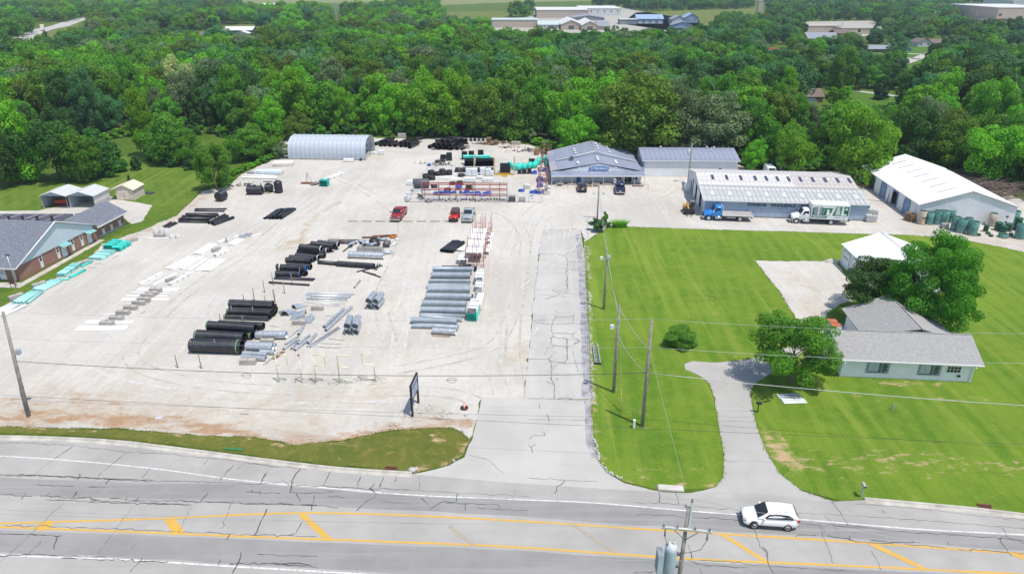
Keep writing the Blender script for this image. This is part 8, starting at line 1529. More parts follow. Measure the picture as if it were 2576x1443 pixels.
# ================================================================== utility poles and wires
M_pole=mat('weathered_pole',(.26,.24,.21),.95,var=.2,scale=2,bump=.4);M_wire=mat('aluminium_wire',(.42,.43,.44),.5,.4,var=.05);M_wiredk=mat('dark_cable',(.05,.05,.05),.7)
def pole(p,h,label,r=.16,lean=(0,0),m=None):
 o=thing('utility_pole',label,'utility pole',p,0);part(o,'shaft',MB().tube([(0,0,-.2),(lean[0]*.5,lean[1]*.5,h*.5),(lean[0],lean[1],h)],r,10,rs=[r*1.05,r*.88,r*.68]),m or M_pole);return o
def lamp_head(o,z,dx,dy,m=None):
 part(o,'lamp_arm',MB().tube([(0,0,z),(dx*.6,dy*.6,z+.12),(dx,dy,z+.1)],.03,6),M_zinc);part(o,'lamp_head',MB().box((dx*1.25,dy*1.25,z+.22),(.38,.3,.42),rz=math.atan2(dy,dx)),mat('pale_lamp_housing',(.62,.64,.63),.5))
PA=at(zO,(1033,830));hA=11.8;poleA=pole(PA,hA,'tall weathered pole on the lawn nearest the road',.19);PB=at(zO,(772,520));hB=10.2;poleB=pole(PB,hB,'weathered pole with lamp box behind the nearest lawn pole',.18);PC=at(zN,(1310,1000));hC=8.6;poleC=pole(PC,hC,'weathered lamp pole half way up the lawn edge',.16)
PD=at(zH,(703,868));hD=6.2;poleD=pole(PD,hD,'dark lamp pole rising from the shrub in the yard',.15);PE=at(zH,(1632,500));hE=8.7;poleE=pole(PE,hE,'weathered pole with transformer at the storage building',.17);PL=Vector((-49.43,59.59,Z0));hL=10.6
PLt=G(*zR(28,-60),hL);poleL=pole(PL,hL,'leaning grey pole at the left edge of the yard',.2,(PLt.x-PL.x,PLt.y-PL.y))
lamp_head(poleB,7.8,-.5,-.1);lamp_head(poleC,7.2,-.55,-.05);lamp_head(poleD,4.6,-.7,0);lamp_head(poleD,4.6,.7,0);lamp_head(poleE,6.6,-.5,-.2)
part(poleC,'transformer',MB().lathe([(.18,hC-1.5),(.2,hC-1.45),(.2,hC-.8),(.15,hC-.75),(.02,hC-.7)],10,Matrix.Translation((.25,-.1,0))),M_zinc);part(poleE,'transformer',MB().lathe([(.28,hE-2.6),(.3,hE-2.5),(.3,hE-1.5),(.2,hE-1.4),(.02,hE-1.35)],12,Matrix.Translation((-.5,-.1,0))),M_zinc)
part(poleL,'meter_box',MB().box(((PLt.x-PL.x)*.62+.5,(PLt.y-PL.y)*.62,hL*.62),(.5,.4,.5)),M_zinc)
for pl in(poleA,poleB,poleC):part(pl,'pole_top_pin',MB().tube([(0,0,(hA if pl is poleA else hB if pl is poleB else hC)-.1),(0,0,(hA if pl is poleA else hB if pl is poleB else hC)+.25)],.04,6),M_zinc)
# near pole with crossarm and transformer
PN=Vector((10.75,32.2,0));tN=None
for y in[30+k*.1 for k in range(60)]:
 pass
hN=12.0;top=G(1732,1276,hN);PN=Vector((top.x,top.y,0));poleN=pole(PN,hN,'roadside pole with crossarm and transformer at the bottom of the picture',.16)
ca=R_(-8);dx,dy=math.cos(ca),math.sin(ca);zc_=hN-1.55
part(poleN,'crossarm',MB().box((0,-.2,zc_),(3.0,.12,.16),rz=ca),mat('pale_crossarm',(.60,.58,.53),.8,var=.1));part(poleN,'top_bracket',MB().box((.16,-.05,hN-.5),(.1,.12,1.9)),M_white)
ins=MB().lathe([(.05,0),(.08,.06),(.05,.1),(.08,.16),(.05,.2),(.07,.26),(.02,.3)],8).mesh('insulator')
for(x,y,z)in((.16,-.05,hN+.45),(-.16,0,hN),(-1.35,-.2+.19,zc_+.08),(1.35,-.2-.19,zc_+.08),(-.55,-.12,zc_+.08),(.5,-.27,zc_+.08)):c=link('insulator',ins,M_zinc,poleN);c.location=(x,y,z)
for s in(-1,1):part(poleN,'arm_brace',MB().tube([(s*.75,-.2-s*.1,zc_-.08),(0,-.15,zc_-.85)],.025,5),M_steel)
for s in(-1.25,1.25):part(poleN,'fuse_cutout',MB().tube([(s,-.2-s*.14,zc_-.1),(s,-.25-s*.14,zc_-.6)],.05,6),M_steel);part(poleN,'jumper',MB().tube([(s,-.25-s*.14,zc_-.6),(s*.8,-.3,zc_-1.5),(s*.3,-.3,zc_-1.7),(-.6,-.25,zc_-1.9)],.018,5),M_wiredk)
tx=part(poleN,'transformer',MB().lathe([(.02,hN-5.25),(.35,hN-5.20),(.38,hN-5.05),(.38,hN-3.15),(.38,hN-2.90),(.2,hN-2.75),(.02,hN-2.70)],18,Matrix.Translation((-.78,-.15,0))),mat('transformer_grey',(.50,.56,.60),.45,var=.06));
for k in range(9):link('cooling_fin',MB().box((-1.42,-.15+(k-4)*.09,hN-4.15),(.34,.02,1.7)).mesh(),mat('transformer_grey',(.50,.56,.60),.45),tx)
for a in(-.2,.15):link('bushing',MB().lathe([(.07,0),(.1,.08),(.06,.14),(.1,.22),(.05,.3),(.04,.42)],8,Matrix.Translation((-.78+a,-.15,hN-2.83))).mesh(),M_white,tx)
part(poleN,'transformer_mount',MB().box((-.28,-.05,hN-3.65),(.4,.12,.2)).box((-.28,-.05,hN-4.65),(.4,.12,.2)),M_steel)
def wire(a,b,sag,label,r=.016,m=None,n=18):
 a,b=Vector(a),Vector(b);pts=[a.lerp(b,k/n)-Vector((0,0,sag*4*(k/n)*(1-k/n)))for k in range(n+1)]
 o=solo('overhead_wire',MB().tube([p-a for p in pts],r,5),m or M_wire,label,'wire',a,0);return o
def off(P,x,y,z):return P+Vector((x,y,z))
# along the road from the near pole
LW=Vector((-78,37.5,0));RW=Vector((62,21.5,0))
for i,(x,y,z)in enumerate(((.16,-.05,hN+.7),(-1.35,-.01,zc_+.35),(1.35,-.39,zc_+.35),(.4,-.3,zc_-2.4))):
 wire(off(PN,x,y,z),LW+Vector((0,x*.4,z)),1.1,'pale overhead wire running left from the roadside pole, %s from the top'%ORD(i+1),.009);wire(off(PN,x,y,z),RW+Vector((0,x*.6,z)),1.0,'pale overhead wire running right from the roadside pole, %s from the top'%ORD(i+1),.009)
 # service lines across the yard and lawn: left pole -> lawn pole -> right
wire(off(PL,*((PLt.x-PL.x)*.55,(PLt.y-PL.y)*.55,hL*.53)),off(PA,0,0,6.2),.9,'grey cable crossing the front of the yard to the tall lawn pole',.028,M_wiredk);wire(off(PA,0,0,6.2),(70,50.5,6.0),.7,'thick pale cable running right from the tall lawn pole',.03);wire(off(PA,0,0,9.0),(75,56,8.6),.9,'middle cable running right across the bungalow roof',.015);wire(off(PA,0,0,hA+.2),(76,58,11.0),1.0,'top wire running right from the tall lawn pole',.012);wire(off(PA,0,0,hA+.2),(-95,64,12.5),1.4,'thin top wire running left from the tall lawn pole',.010);wire(off(PA,0,0,9.0),(-95,63,9.8),1.2,'thin middle wire running left from the tall lawn pole',.010)
wire((-95,61,5.0),(80,47,4.4),1.0,'low thin cable crossing the entrance',.014,M_wiredk)
wire(off(PA,0,0,8.8),off(PB,0,0,hB),.4,'sagging drop wire between the two nearest lawn poles',.02);wire(off(PA,0,0,6.2),off(PB,0,0,7.0),.5,'lower drop wire between the two nearest lawn poles',.02)
for i,x in enumerate((-.12,0,.12)):wire(off(PB,x,0,hB-.1-i*.7),off(PC,x,0,hC-.2-i*.3),.35,'overhead wire up the lawn edge, %s of three on the first span'%ORD(i+1),.016);wire(off(PC,x,0,hC-.2-i*.3),off(PD,x,0,hD-.1-i*.15),.4,'overhead wire up the lawn edge, %s of three on the second span'%ORD(i+1),.016)
wire(off(PD,0,0,hD),off(PE,0,0,hE-.5),.5,'wire from the dark lamp pole to the storage building pole',.010);wire(off(PE,0,0,hE-.3),(18.6,147.2,4.4),.3,'service wire to the office gable',.012)
wire(off(PA,.1,0,8.6),off(PA,2.2,-9.5,.05),.05,'guy wire from the tall pole to the verge',.010);g_=wire(off(PB,.1,-.1,9.0),off(PB,.35,-3.9,.05),.02,'guy wire with yellow guard from the lamp pole',.010)
solo('guy_guard',MB().tube([(0,0,0),(-.02,.45,1.05),(-.04,.9,2.1)],.04,6),M_yel,'yellow guard tube on the lamp pole guy wire','guard',off(PB,.33,-3.75,.1));solo('guy_guard',MB().tube([(0,0,0),(.35,.1,.7),(.65,.15,1.5)],.03,6),M_yel,'bent yellow guard tube left of the tall pole','guard',at(zO,(890,800)))
for i,c in enumerate([(620,944),(1137,956)]):
 p=G(c[0],c[1],5.4);o=solo('cable_loop',MB().tube([(.45*math.cos(a),0,.28*math.sin(a))for a in[k*.524 for k in range(13)]]+[(-.6,0,0)],.02,5),M_wiredk,'looped spare cable hanging on the front cable, %s'%('left','right')[i],'cable loop',p)
 # lamp post at the brick hall, aerial mast at the garage, hall sign
p=at(zS,(255,1350));o=thing('lamp_post','slim lamp post with twin solar heads at the brick hall corner','lamp post',p,0);part(o,'shaft',MB().tube([(0,0,0),(0,0,4.6)],.07,8),M_zinc);part(o,'head',MB().box((-.4,0,4.65),(.8,.3,.08)),M_zinc);part(o,'solar_panel',MB().box((-.15,.25,4.75),(.7,.4,.04),rx=.3),M_skyld)
p=at(zS,(205,1365));o=thing('hall_notice','small red-topped notice frame at the brick hall corner','notice',p,0);part(o,'panel',MB().bx(-.35,.35,-.03,.03,.55,1.0),mat('maroon',(.2,.03,.05),.6));[part(o,'leg',MB().bx(s*.32-.03,s*.32+.03,-.03,.03,0,.55),M_black)for s in(-1,1)]
p=Vector((54.6,88.9,0));o=thing('aerial_mast','thin lattice aerial mast in front of the white garage','mast',p,0);hm=7.0
for a in(0,2.09,4.19):part(o,'mast_leg',MB().tube([(.16*math.cos(a),.16*math.sin(a),0),(.14*math.cos(a),.14*math.sin(a),4.2),(0,0,5.2)],.015,4),M_zinc)
for k in range(10):part(o,'rung',MB().tube([(.15*math.cos(b),.15*math.sin(b),.3+k*.42)for b in(0,2.09,4.19,6.28)],.012,4),M_zinc)
part(o,'top_tube',MB().tube([(0,0,5.1),(0,0,hm)],.02,5),M_zinc);part(o,'boom',MB().tube([(-1.7,.1,hm-.1),(1.5,-.1,hm-.15)],.018,5),M_zinc);[part(o,'element',MB().tube([(x,-.5-x*.1,hm-.12),(x,.5-x*.1,hm-.12)],.01,4),M_zinc)for x in(-1.2,-.4,.4,1.1)]
p=at(zG,(1360,285));solo('tarp_sheet',MB().box((0,0,.1),(2.0,1.2,.2),taper=.9),M_blk2,'dark flat sheet stack beside the tan shed','sheet stack',p);p=at(zG,(1170,168));o=thing('lawn_chair','small dark chair on the back lawn behind the tan shed','chair',p,0);part(o,'seat',MB().box((0,0,.42),(.5,.5,.06)),M_black);part(o,'backrest',MB().box((0,.25,.75),(.5,.06,.6)),M_black);[part(o,'leg',MB().bx(x-.03,x+.03,y-.03,y+.03,0,.4),M_black)for x in(-.2,.2)for y in(-.2,.2)]
# ================================================================== far side: roads, clearings, far buildings, far woods
def PX(p,z=0.0):
 c,s=math.cos(TH),math.sin(TH);zc=p.y*c-(z-H)*s;return(XC+F*p.x/zc,YC-F*(p.y*s+(z-H)*c)/zc)
M_field=grass_mat('far_meadow',(.13,.17,.035),dry=.5);M_crop=grass_mat('pale_crop_field',(.20,.235,.09),dry=.5);M_lawn4=grass_mat('far_lawn',(.075,.17,.02),dry=.2);M_farroad=mat('pale_far_road',(.42,.40,.37),.9,world=True);M_lot=mat('pale_gravel_lot',(.36,.34,.29),.9,world=True)
FIELDS=[]
def field(name,px,m,z=.005):FIELDS.append([Vector(q)for q in px]);sheet(name,px,m,z,0,0,30)
field('crop_field',[(600,10),(870,8),(1000,2),(1060,-12),(600,-12)],M_crop);field('field',[(570,92),(640,78),(700,72),(700,62),(600,60),(560,72)],M_field);field('field',[(1560,60),(1600,32),(1720,26),(1920,22),(1920,50),(1800,60),(1700,80)],M_field);field('field',[(30,110),(140,58),(215,48),(190,70),(140,92),(120,112)],M_field)
field('field',[(1100,42),(1130,30),(1260,28),(1300,40),(1220,52)],M_field);field('crop_field',[(1100,14),(1240,8),(1500,2),(1500,-14),(1100,-14)],M_crop);field('field',[(2300,8),(2420,4),(2520,-4),(2520,-16),(2250,-16)],M_crop);field('lot',[(1215,85),(1230,60),(1340,40),(1350,20),(1560,18),(1680,40),(1760,52),(1760,78),(1540,82)],M_lot);field('lot',[(2000,82),(2030,55),(2200,52),(2230,80),(2140,98)],M_lot);field('lot',[(2400,62),(2420,40),(2480,32),(2700,30),(2700,75),(2500,66)],M_lot)
field('far_lawn',[(2075,300),(2085,235),(2130,222),(2290,240),(2300,300),(2240,330)],M_lawn4);field('far_lawn',[(2150,150),(2180,118),(2400,108),(2400,130),(2345,165),(2330,200),(2270,198),(2255,165)],M_lawn4);field('far_lawn',[(1915,170),(1925,142),(2000,140),(2000,175)],M_lawn4)
def far_road(name,px,wd):mb=MB();ribbon(mb,smooth_line(GP(px),8),wd,.012);o=struct(name,mb,M_farroad);FIELDS.append([Vector((x,y-3))for x,y in px]+[Vector((x,y+(30 if name=='highway'else 6)))for x,y in px[::-1]])
far_road('highway',[(-120,125),(20,112),(60,96),(85,82),(118,72),(150,66),(190,52),(240,40)],14);far_road('street',[(2255,166),(2300,150),(2340,134),(2380,122)],5);far_road('lane',[(2095,222),(2130,226),(2180,232),(2240,240),(2290,246)],3.2);far_road('lane',[(2150,146),(2230,142),(2320,150)],3.0);far_road('lane',[(1930,158),(1990,168)],3.5);far_road('lane',[(2280,135),(2345,137)],3.5);far_road('street',[(2330,82),(2420,60),(2480,50)],8)
BOX=[]
M_tanw=mat('tan_cladding',(.46,.38,.30),.7,var=.08);M_wht=mat('far_white_cladding',(.58,.58,.57),.6,var=.05);M_grn=mat('pale_green_roof',(.44,.52,.49),.6);M_brn=mat('brown_shingle',(.16,.12,.10),.9);M_bl2=mat('far_blue_cladding',(.26,.36,.50),.6);M_gr2=mat('far_grey_roof',(.24,.26,.29),.8);M_wrf=mat('far_white_roof',(.60,.59,.57),.6)
def far_bld(x0,x1,yb,yt,wall,roof,label,kind='flat',depth=20.0,doors=0,wins=0,cat='building',dm=None,ratio=.45,name=None,turn=0.0):
 A,B=G(x0,yb),G(x1,yb);w_=(B-A).length;h=max(2.4,ZT(A.y,yt));BOX.append((x0,x1,yt,yb));rz=math.atan2(B.y-A.y,B.x-A.x)+turn
 o=thing(name or('house'if cat=='house'else 'building'),label,cat,(A.x,A.y,0),rz);ze=h if kind=='flat'else h*(1-ratio);m=MB()
 flatwall(m,(0,0),(w_,0),0,ze,.2);flatwall(m,(w_,.2),(w_,depth),0,ze,.2);flatwall(m,(0,depth),(0,.2),0,ze,.2);flatwall(m,(w_-.2,depth),(.2,depth),0,ze,.2)
 if kind=='gable':gable(m,(0,0),(w_,0),ze,h-.1);gable(m,(w_,depth),(0,depth),ze,h-.1)
 if kind=='ridge':gable(m,(w_,0),(w_,depth),ze,h-.1);gable(m,(0,depth),(0,0),ze,h-.1)
 part(o,'wall',m,wall)
 if kind=='flat':part(o,'roof',MB().bx(-.3,w_+.3,-.3,depth+.3,ze,ze+.35),roof)
 elif kind=='gable':part(o,'roof',MB().slab([(-.5,depth+.4,ze-.1),(-.5,-.5,ze-.1),(w_/2,-.5,h),(w_/2,depth+.4,h)],.15),roof);part(o,'roof',MB().slab([(w_+.5,-.5,ze-.1),(w_+.5,depth+.4,ze-.1),(w_/2,depth+.4,h),(w_/2,-.5,h)],.15),roof)
 else:part(o,'roof',MB().slab([(-.6,-.6,ze-.1),(w_+.6,-.6,ze-.1),(w_+.6,depth/2,h),(-.6,depth/2,h)],.15),roof);part(o,'roof',MB().slab([(w_+.6,depth+.6,ze-.1),(-.6,depth+.6,ze-.1),(-.6,depth/2,h),(w_+.6,depth/2,h)],.15),roof)
 for k in range(doors):x=w_*(k+.5)/doors;part(o,'door',MB().bx(x-min(2.2,w_/doors*.28),x+min(2.2,w_/doors*.28),-.1,-.02,0,min(ze*.75,4)),dm or M_inside)
 for k in range(wins):x=w_*(k+.5)/wins;q=part(o,'window',MB().bx(x-.55,x+.55,-.08,-.01,ze*.4,ze*.82),M_trim);link('pane',MB().bx(x-.45,x+.45,-.1,-.082,ze*.45,ze*.77).mesh(),M_glass,q)
 return o
fb=far_bld
fb(1350,1480,46,26,M_tanw,M_wrf,'far tan and white factory block with roof plant',depth=60);fb(1462,1562,40,22,M_wht,M_wrf,'far white factory with dark windows',depth=60,wins=6);fb(1440,1520,52,39,M_gr2,M_gr2,'far grey gabled shed behind the white warehouses','gable',30);fb(1237,1352,70,51,M_tanw,M_grn,'far long tan warehouse left of the white gables',depth=25,doors=0);fb(1354,1406,72,54,M_wht,M_grn,'far low white building with pale green roof','ridge',22,wins=5)
fb(1412,1462,75,50,M_tanw,M_wrf,'far tan warehouse with white gable roof, left of two','gable',45,doors=1);fb(1463,1505,77,53,M_tanw,M_wrf,'far tan warehouse with white gable roof, right of two','gable',45,doors=1);fb(1506,1535,76,58,M_tanw,M_gr2,'far grey-roofed warehouse wing','ridge',40);fb(1560,1602,62,50,M_gr2,M_grn,'far low grey shed left of the blue building',depth=15);fb(1602,1668,60,38,M_bl2,M_bl2,'far blue gabled building with white doors','ridge',18,doors=4,dm=M_wht);fb(1690,1725,60,40,M_wht,M_gr2,'far pale grey gabled house','gable',15);fb(1722,1756,58,34,M_bl2,M_bl2,'far blue-grey gabled house','gable',15,wins=2);fb(1690,1740,72,55,M_bl2,M_gr2,'far small blue house in front of the pale ones','gable',10)
fb(1905,1916,42,3,M_tanw,M_tanw,'far tan silo tower rising above the trees',depth=6,name='tower');fb(1884,1902,52,40,M_tanw,M_brn,'far tan shed beside the silo tower',depth=8);fb(2026,2112,82,66,M_tanw,M_tanw,'far stacked lumber stock of the timber yard',depth=15,name='lumber_stock');fb(2118,2205,86,72,M_tanw,M_lot,'far heaped lumber rows right of the timber yard',depth=15,name='lumber_stock')
fb(2032,2106,112,84,M_wht,M_gr2,'far white house with grey roof below the timber yard','ridge',14,wins=2,cat='house');fb(2102,2135,94,76,M_brn,M_brn,'far brown-roofed house beside the white one','ridge',12,cat='house');fb(2183,2242,132,116,M_brn,M_gr2,'far dark brick ranch house on the lawn','ridge',12,wins=3,cat='house');fb(2160,2188,150,130,M_wht,M_gr2,'far small white house below the ranch','gable',9,wins=1,cat='house');fb(2240,2275,126,110,M_tanw,M_tanw,'far tan-roofed house right of the ranch','ridge',10,wins=2,cat='house');fb(2308,2342,118,98,M_wht,M_brn,'far white-porched house by the street','gable',10,wins=2,cat='house');fb(2345,2372,118,100,M_tanw,M_brn,'far brick house right of the white-porched one','ridge',10,wins=2,cat='house')
r_=fb(1935,1962,152,138,M_bl2,M_gr2,'far blue-grey garden barn','gable',5,cat='shed',name='shed');fb(1937,1961,146,122,mat('grey_barn',(.25,.27,.30),.7),mat('red_barn_roof',(.55,.03,.03),.5),'far grey barn with bright red roof','gable',6,cat='shed',name='shed');fb(2012,2068,258,227,M_brick,M_brn,'brick ranch house with dark roof in the clearing of the wood','ridge',9,doors=1,wins=2,cat='house',dm=M_wht,ratio=.5)
fb(2505,2660,52,20,M_tanw,M_wrf,'far big tan distribution hall at the top right',depth=80,doors=0);fb(2425,2500,40,16,mat('far_slate_cladding',(.14,.17,.22),.7),M_gr2,'far slate-coloured hall at the top right','ridge',30,doors=2);fb(2545,2660,22,2,M_wht,M_wrf,'far white hall at the top right edge',depth=60)
CC=['red','blue','orange','brown','tan','grey','teal'];CV=[(.4,.03,.02),(.03,.12,.35),(.5,.15,.03),(.2,.09,.05),(.45,.36,.2),(.3,.3,.3),(.05,.3,.3)]
for i in range(14):
 x=2452+i*9.2;A=G(x,58-i*.2);k=(i*3)%7;o=thing('freight_container','far %s freight container, %s from the left before the distribution hall'%(CC[k],ORD(i+1)),'container',(A.x,A.y,0),R_(95),'far freight containers');part(o,'body',MB().bx(0,6,-1.2,1.2,.2,2.9),mat('container_'+CC[k],CV[k],.6));part(o,'door_end',MB().bx(-.06,-.01,-1.1,1.1,.3,2.8),mat('container_'+CC[k],CV[k],.6));BOX.append((x-5,x+5,40,60))
fb(565,635,86,68,mat('far_navy_cladding',(.05,.09,.20),.7),M_wrf,'far blue house with long white roof','ridge',12,wins=5,cat='house');fb(592,625,92,78,M_wht,M_wrf,'far white porch before the blue house','gable',6,wins=2,cat='house');fb(500,560,98,82,M_brn,M_brn,'far brown-roofed bungalow left of the blue house','ridge',12,wins=3,cat='house');fb(512,532,104,90,M_wht,M_gr2,'far small white shed before the brown bungalow','gable',5,cat='shed',name='shed');fb(418,450,102,92,M_bl2,M_gr2,'far blue-grey shed among the left trees',depth=8,cat='shed',name='shed');fb(655,702,20,9,M_wht,M_wrf,'far white farm barn by the crop field','ridge',20);fb(770,790,74,62,M_gr2,M_gr2,'far grey shed on the meadow',depth=8,cat='shed',name='shed')
p=G(848,62);o=thing('lattice_tower','far steel lattice tower above the trees','tower',p,.3);hT=ZT(p.y,-6);BOX.append((842,854,0,70))
for i,j in((-1,-1),(1,-1),(1,1),(-1,1)):part(o,'leg',MB().tube([(i*2.6,j*2.6,0),(i*.5,j*.5,hT)],.18,4),M_steel)
for k in range(9):
 z=hT*k/9;q=2.6-2.1*k/9;q2=2.6-2.1*(k+1)/9;z2=hT*(k+1)/9
 for a,b in(((-q,-q),(q2,-q2)),((q,-q),(-q2,-q2)),((-q,-q),(-q2,q2)),((q,-q),(q2,q2))):part(o,'lattice_bar',MB().tube([(a[0],a[1],z),(b[0],b[1],z2)],.1,4),M_steel)
 # lorry on the highway
p=G(108,77);o=thing('lorry','far pale yellow lorry on the highway','lorry',(p.x,p.y,.03),R_(-60));part(o,'trailer',MB().bx(-7,1.5,-1.3,1.3,1.0,4.0),mat('pale_yellow_trailer',(.6,.55,.35),.6));part(o,'cab',MB().bx(1.7,4.2,-1.2,1.2,.7,3.3),M_white);[wheel(o,x,s*1.05,.5,.3,M_whrim)for x in(-6,-4.8,2.9)for s in(-1,1)];BOX.append((95,122,62,82))
p=G(2285,128);car_suv('parked_car','far blue car before the white-porched house',Vector((p.x,p.y,0)),Vector((1,.2,0)),paint('blue_car',(.02,.1,.4)))
for i,(x,yb,yt)in enumerate([(2118,70,46),(2255,52,33),(2295,52,28),(2345,66,26),(2440,46,22),(1255,62,40),(1655,66,42),(2115,238,208),(2450,60,30)]):
 p=G(x,yb);h=ZT(p.y,yt);o=thing('utility_pole','far utility pole, %s counted along the far edge of the wood'%ORD(i+1),'utility pole',p,R_(20*i));part(o,'shaft',MB().tube([(0,0,0),(0,0,h)],.16,6),M_pole);part(o,'crossarm',MB().box((0,0,h-.7),(2.6,.14,.18)),M_pole)
 # far woods
P=[];cell2={};q5=random.Random(21);tries=0
while tries<60000:
 tries+=1;Y=300*(1700/300)**q5 .random();X=q5 .uniform(-1,1)*(Y*.80+40);p=Vector((X,Y));x,y=PX(p)
 if inside(p,wood):continue
 v=Vector((x,y))
 if y>330:continue
 if any(inside(v,f)for f in FIELDS):continue
 s=math.cos(TH)*(y+70)/H;hp=13*s
 if any(b[0]-7*s<x<b[1]+7*s and b[2]-5<y<b[3]+hp*.4 for b in BOX):continue
 # keep the fields open to view from the front
 if x<1800 and any(inside(Vector((x,y-hp*k_)),f)for f in FIELDS for k_ in(.35,.65,.95)):continue
 if x>=1800 and any(inside(Vector((x,y-hp*.6)),f)for f in FIELDS)and q5 .random()<.55:continue
 dn=noise.noise(Vector((X*.006,Y*.006,9.1)))
 if x>1800 and y>60 and y<240 and dn<-.1 and q5 .random()<.45:continue
 d=6.4+Y*.004;ci,cj=int(X//14),int(Y//14);ok=True
 for i in range(ci-1,ci+2):
  for j in range(cj-1,cj+2):
   for z in cell2 .get((i,j),()):
    if(p-z).length_squared<d*d:ok=False
 if not ok:continue
 cell2 .setdefault((ci,cj),[]).append(p);h=q5 .uniform(9,17)*(.8 if x>1800 and y<230 else 1);P.append((X,Y,h,h*q5 .uniform(.6,.85)*(1+Y*.0003),proto_for(p)))
print('far trees',len(P));mass('woods','far woods and garden trees fading towards the horizon',P)
GT_=[(2110,246,105,82,'mid','tall'),(2212,250,188,44,'conifer','cone'),(2150,226,150,60,'dark','round'),(2190,222,160,56,'mid','round'),(2232,224,150,60,'dark','tall'),(2268,226,165,52,'mid','round'),(2160,205,120,55,'blue','round'),(2200,198,135,50,'dark','round'),(2238,196,150,44,'mid','round'),(2125,190,90,66,'blue','round'),(2085,215,128,70,'grey','spread'),(2050,218,140,64,'mid','round'),(2020,205,118,60,'dark','tall'),(2150,172,95,48,'dark','round'),(2252,142,75,52,'blue','round'),(2200,108,50,46,'dark','cone'),(2290,108,55,54,'blue','round'),(2330,98,60,44,'mid','round'),(2300,240,180,60,'mid','tall'),(2330,235,150,72,'bright','round'),(2360,228,140,70,'mid','tall'),(2390,215,128,66,'dark','round'),(2345,205,132,58,'grey','tall'),(2400,178,105,62,'mid','round'),(1900,170,95,60,'grey','round'),(1985,190,115,55,'mid','tall'),(2065,140,88,46,'blue','round'),(2140,130,78,46,'blue','round'),(1880,205,95,80,'dark','tall'),(1960,205,150,50,'mid','round'),(2120,272,215,34,'yellow','column'),(2092,268,218,34,'yellow','column'),(2290,290,225,54,'mid','round'),(2310,270,200,60,'dark','round'),(2260,175,132,30,'dark','round')]
for i,g_ in enumerate(GT_):tree_px(*g_,'%s %s tree, %s of the garden trees round the far houses'%(KINDNAME[g_[4]],{'tall':'tall','cone':'pointed','round':'rounded','spread':'spreading','column':'slim'}[g_[5]],ORD(i+1)),group='garden trees round the far houses')
# arborvitae hedge in the clearing
for i in range(14):p=G(1945+i*8.2,236-i*.1);o=thing('hedge_conifer','narrow dark hedge conifer, %s from the left in the tall row beyond the wood'%ORD(i+1),'conifer',(p.x,p.y,0),i,'tall conifer hedge');c=link('crown',CR_['cone'][i%2],None,o);c.scale=(4.2,4.2,10);c.material_slots[0].link='OBJECT';c.material_slots[0].material=LEAF['conifer'];t=link('trunk',TR[i%3],None,o);t.scale=(3,3,6)
# undergrowth along the wood's edge and weeds along the yard's left edge
EDG=smooth_line(GP([(560,462),(600,438),(640,420),(690,398),(715,392)]),1.6);EDG2=smooth_line(GP([(940,342),(1000,341),(1090,344),(1210,346),(1345,362),(1385,385),(1400,388),(1640,392),(1860,408),(1900,425),(2150,428),(2180,424),(2290,392),(2400,418),(2500,455),(2600,480)]),2.0);EDG3=smooth_line(GP([(-60,408),(0,402),(120,388),(230,362),(320,345),(420,352),(480,345),(520,338),(600,350),(690,362),(730,345),(940,336)]),2.2)
r6=random.Random(31)
for i,q in enumerate(EDG):bush((q.x+r6 .uniform(-.8,.4),q.y+r6 .uniform(-.6,.6)),r6 .uniform(1.6,3.0),r6 .uniform(.9,2.0),r6 .choice(['mid','bright','olive','bright']),'weedy shrub, %s counted up the hedge line left of the bagged pallets'%ORD(i+1),'weedy hedge on the left edge')
for i,q in enumerate(EDG2[:98]):bush((q.x+r6 .uniform(-1,1),q.y+r6 .uniform(-.3,1.8)),r6 .uniform(2.2,4.6),r6 .uniform(1.8,4.2),r6 .choice(['mid','bright','mid','dark','grey','olive']),'leafy undergrowth shrub, %s from the left along the foot of the wood'%ORD(i+1),'undergrowth at the foot of the wood')
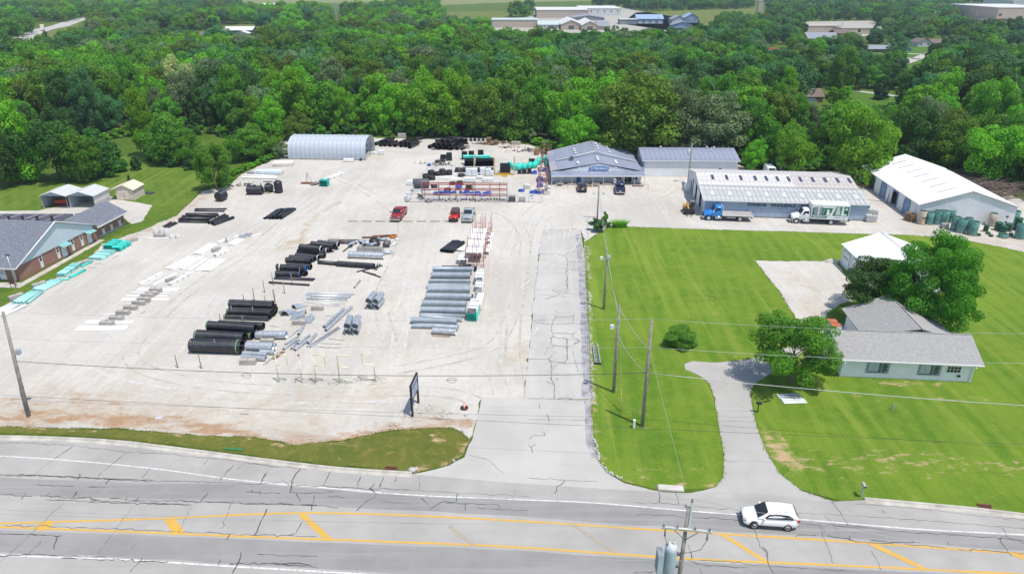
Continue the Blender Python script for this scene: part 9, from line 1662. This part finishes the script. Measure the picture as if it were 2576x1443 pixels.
for i,q in enumerate(EDG3):bush((q.x,q.y+r6 .uniform(0,2)),r6 .uniform(2.5,4.5),r6 .uniform(2,4),r6 .choice(['mid','dark','bright']),'undergrowth shrub, %s from the left along the back lawn and arched shed'%ORD(i+1),'undergrowth behind the arched shed')
# grass tufts that break the edges of lawn and verge
def tufts(name,label,lines,n,m,spread=.35,hs=(.08,.2),z=.02):
 q=random.Random(5);mb=MB();tot=sum(sum((L_[i+1]-L_[i]).length for i in range(len(L_)-1))for L_ in lines)
 for L_ in lines:
  for i in range(len(L_)-1):
   a,b=L_[i],L_[i+1];k=int(n*(b-a).length/tot)+1
   for _ in range(k):
    c=a.lerp(b,q.random())+Vector((q.gauss(0,spread),q.gauss(0,spread)));h=q.uniform(*hs)
    for _ in range(4):g=q.uniform(0,6.28);o=Vector((math.cos(g),math.sin(g),0))*h*q.uniform(.4,1.0);sd_=Vector((-o.y,o.x,0))*.35;bb=Vector((c.x,c.y,z));mb.add([bb-sd_,bb+sd_,bb+o+Vector((0,0,h))],[(0,1,2)])
 o=link(name,mb.mesh(),m);o['kind']='stuff';o['label']=label;o['category']='grass';return o
M_tuft=grass_mat('tuft_grass',(.085,.15,.015),dry=.4)
tufts('grass_tufts','rough grass tufts along the edges of lawn and verge',[GP(verge_top),GP(verge_bot),GP(lawn_edge),GP([(1474,620),(1481,860),(1488,1010),(1490,1105),(1502,1150),(1526,1187),(1572,1212),(1640,1230)]),GP(drive2_l),GP(drive2_r[1:]),GP([(1900,655),(2100,658)]),GP([(2060,830),(2010,815),(1960,730),(1925,690),(1900,655)]),HLD],6000,M_tuft,.10,(.04,.1))
# ------------------------------------------------------------------ summer haze
t=NT('haze_air');t.t.nodes.remove(t.b);v=t.t.nodes.new('ShaderNodeVolumePrincipled');v.inputs['Color'].default_value=(.72,.84,1.0,1);v.inputs['Density'].default_value=0.00014;v.inputs['Anisotropy'].default_value=0.0
t.l(v,t.out.inputs['Volume'])
hz=link('haze',MB().bx(-2200,2200,-60,2600,-1.5,46).mesh(),t.m);hz['kind']='stuff';hz['label']='thin bluish summer haze over the whole view';hz['category']='haze'
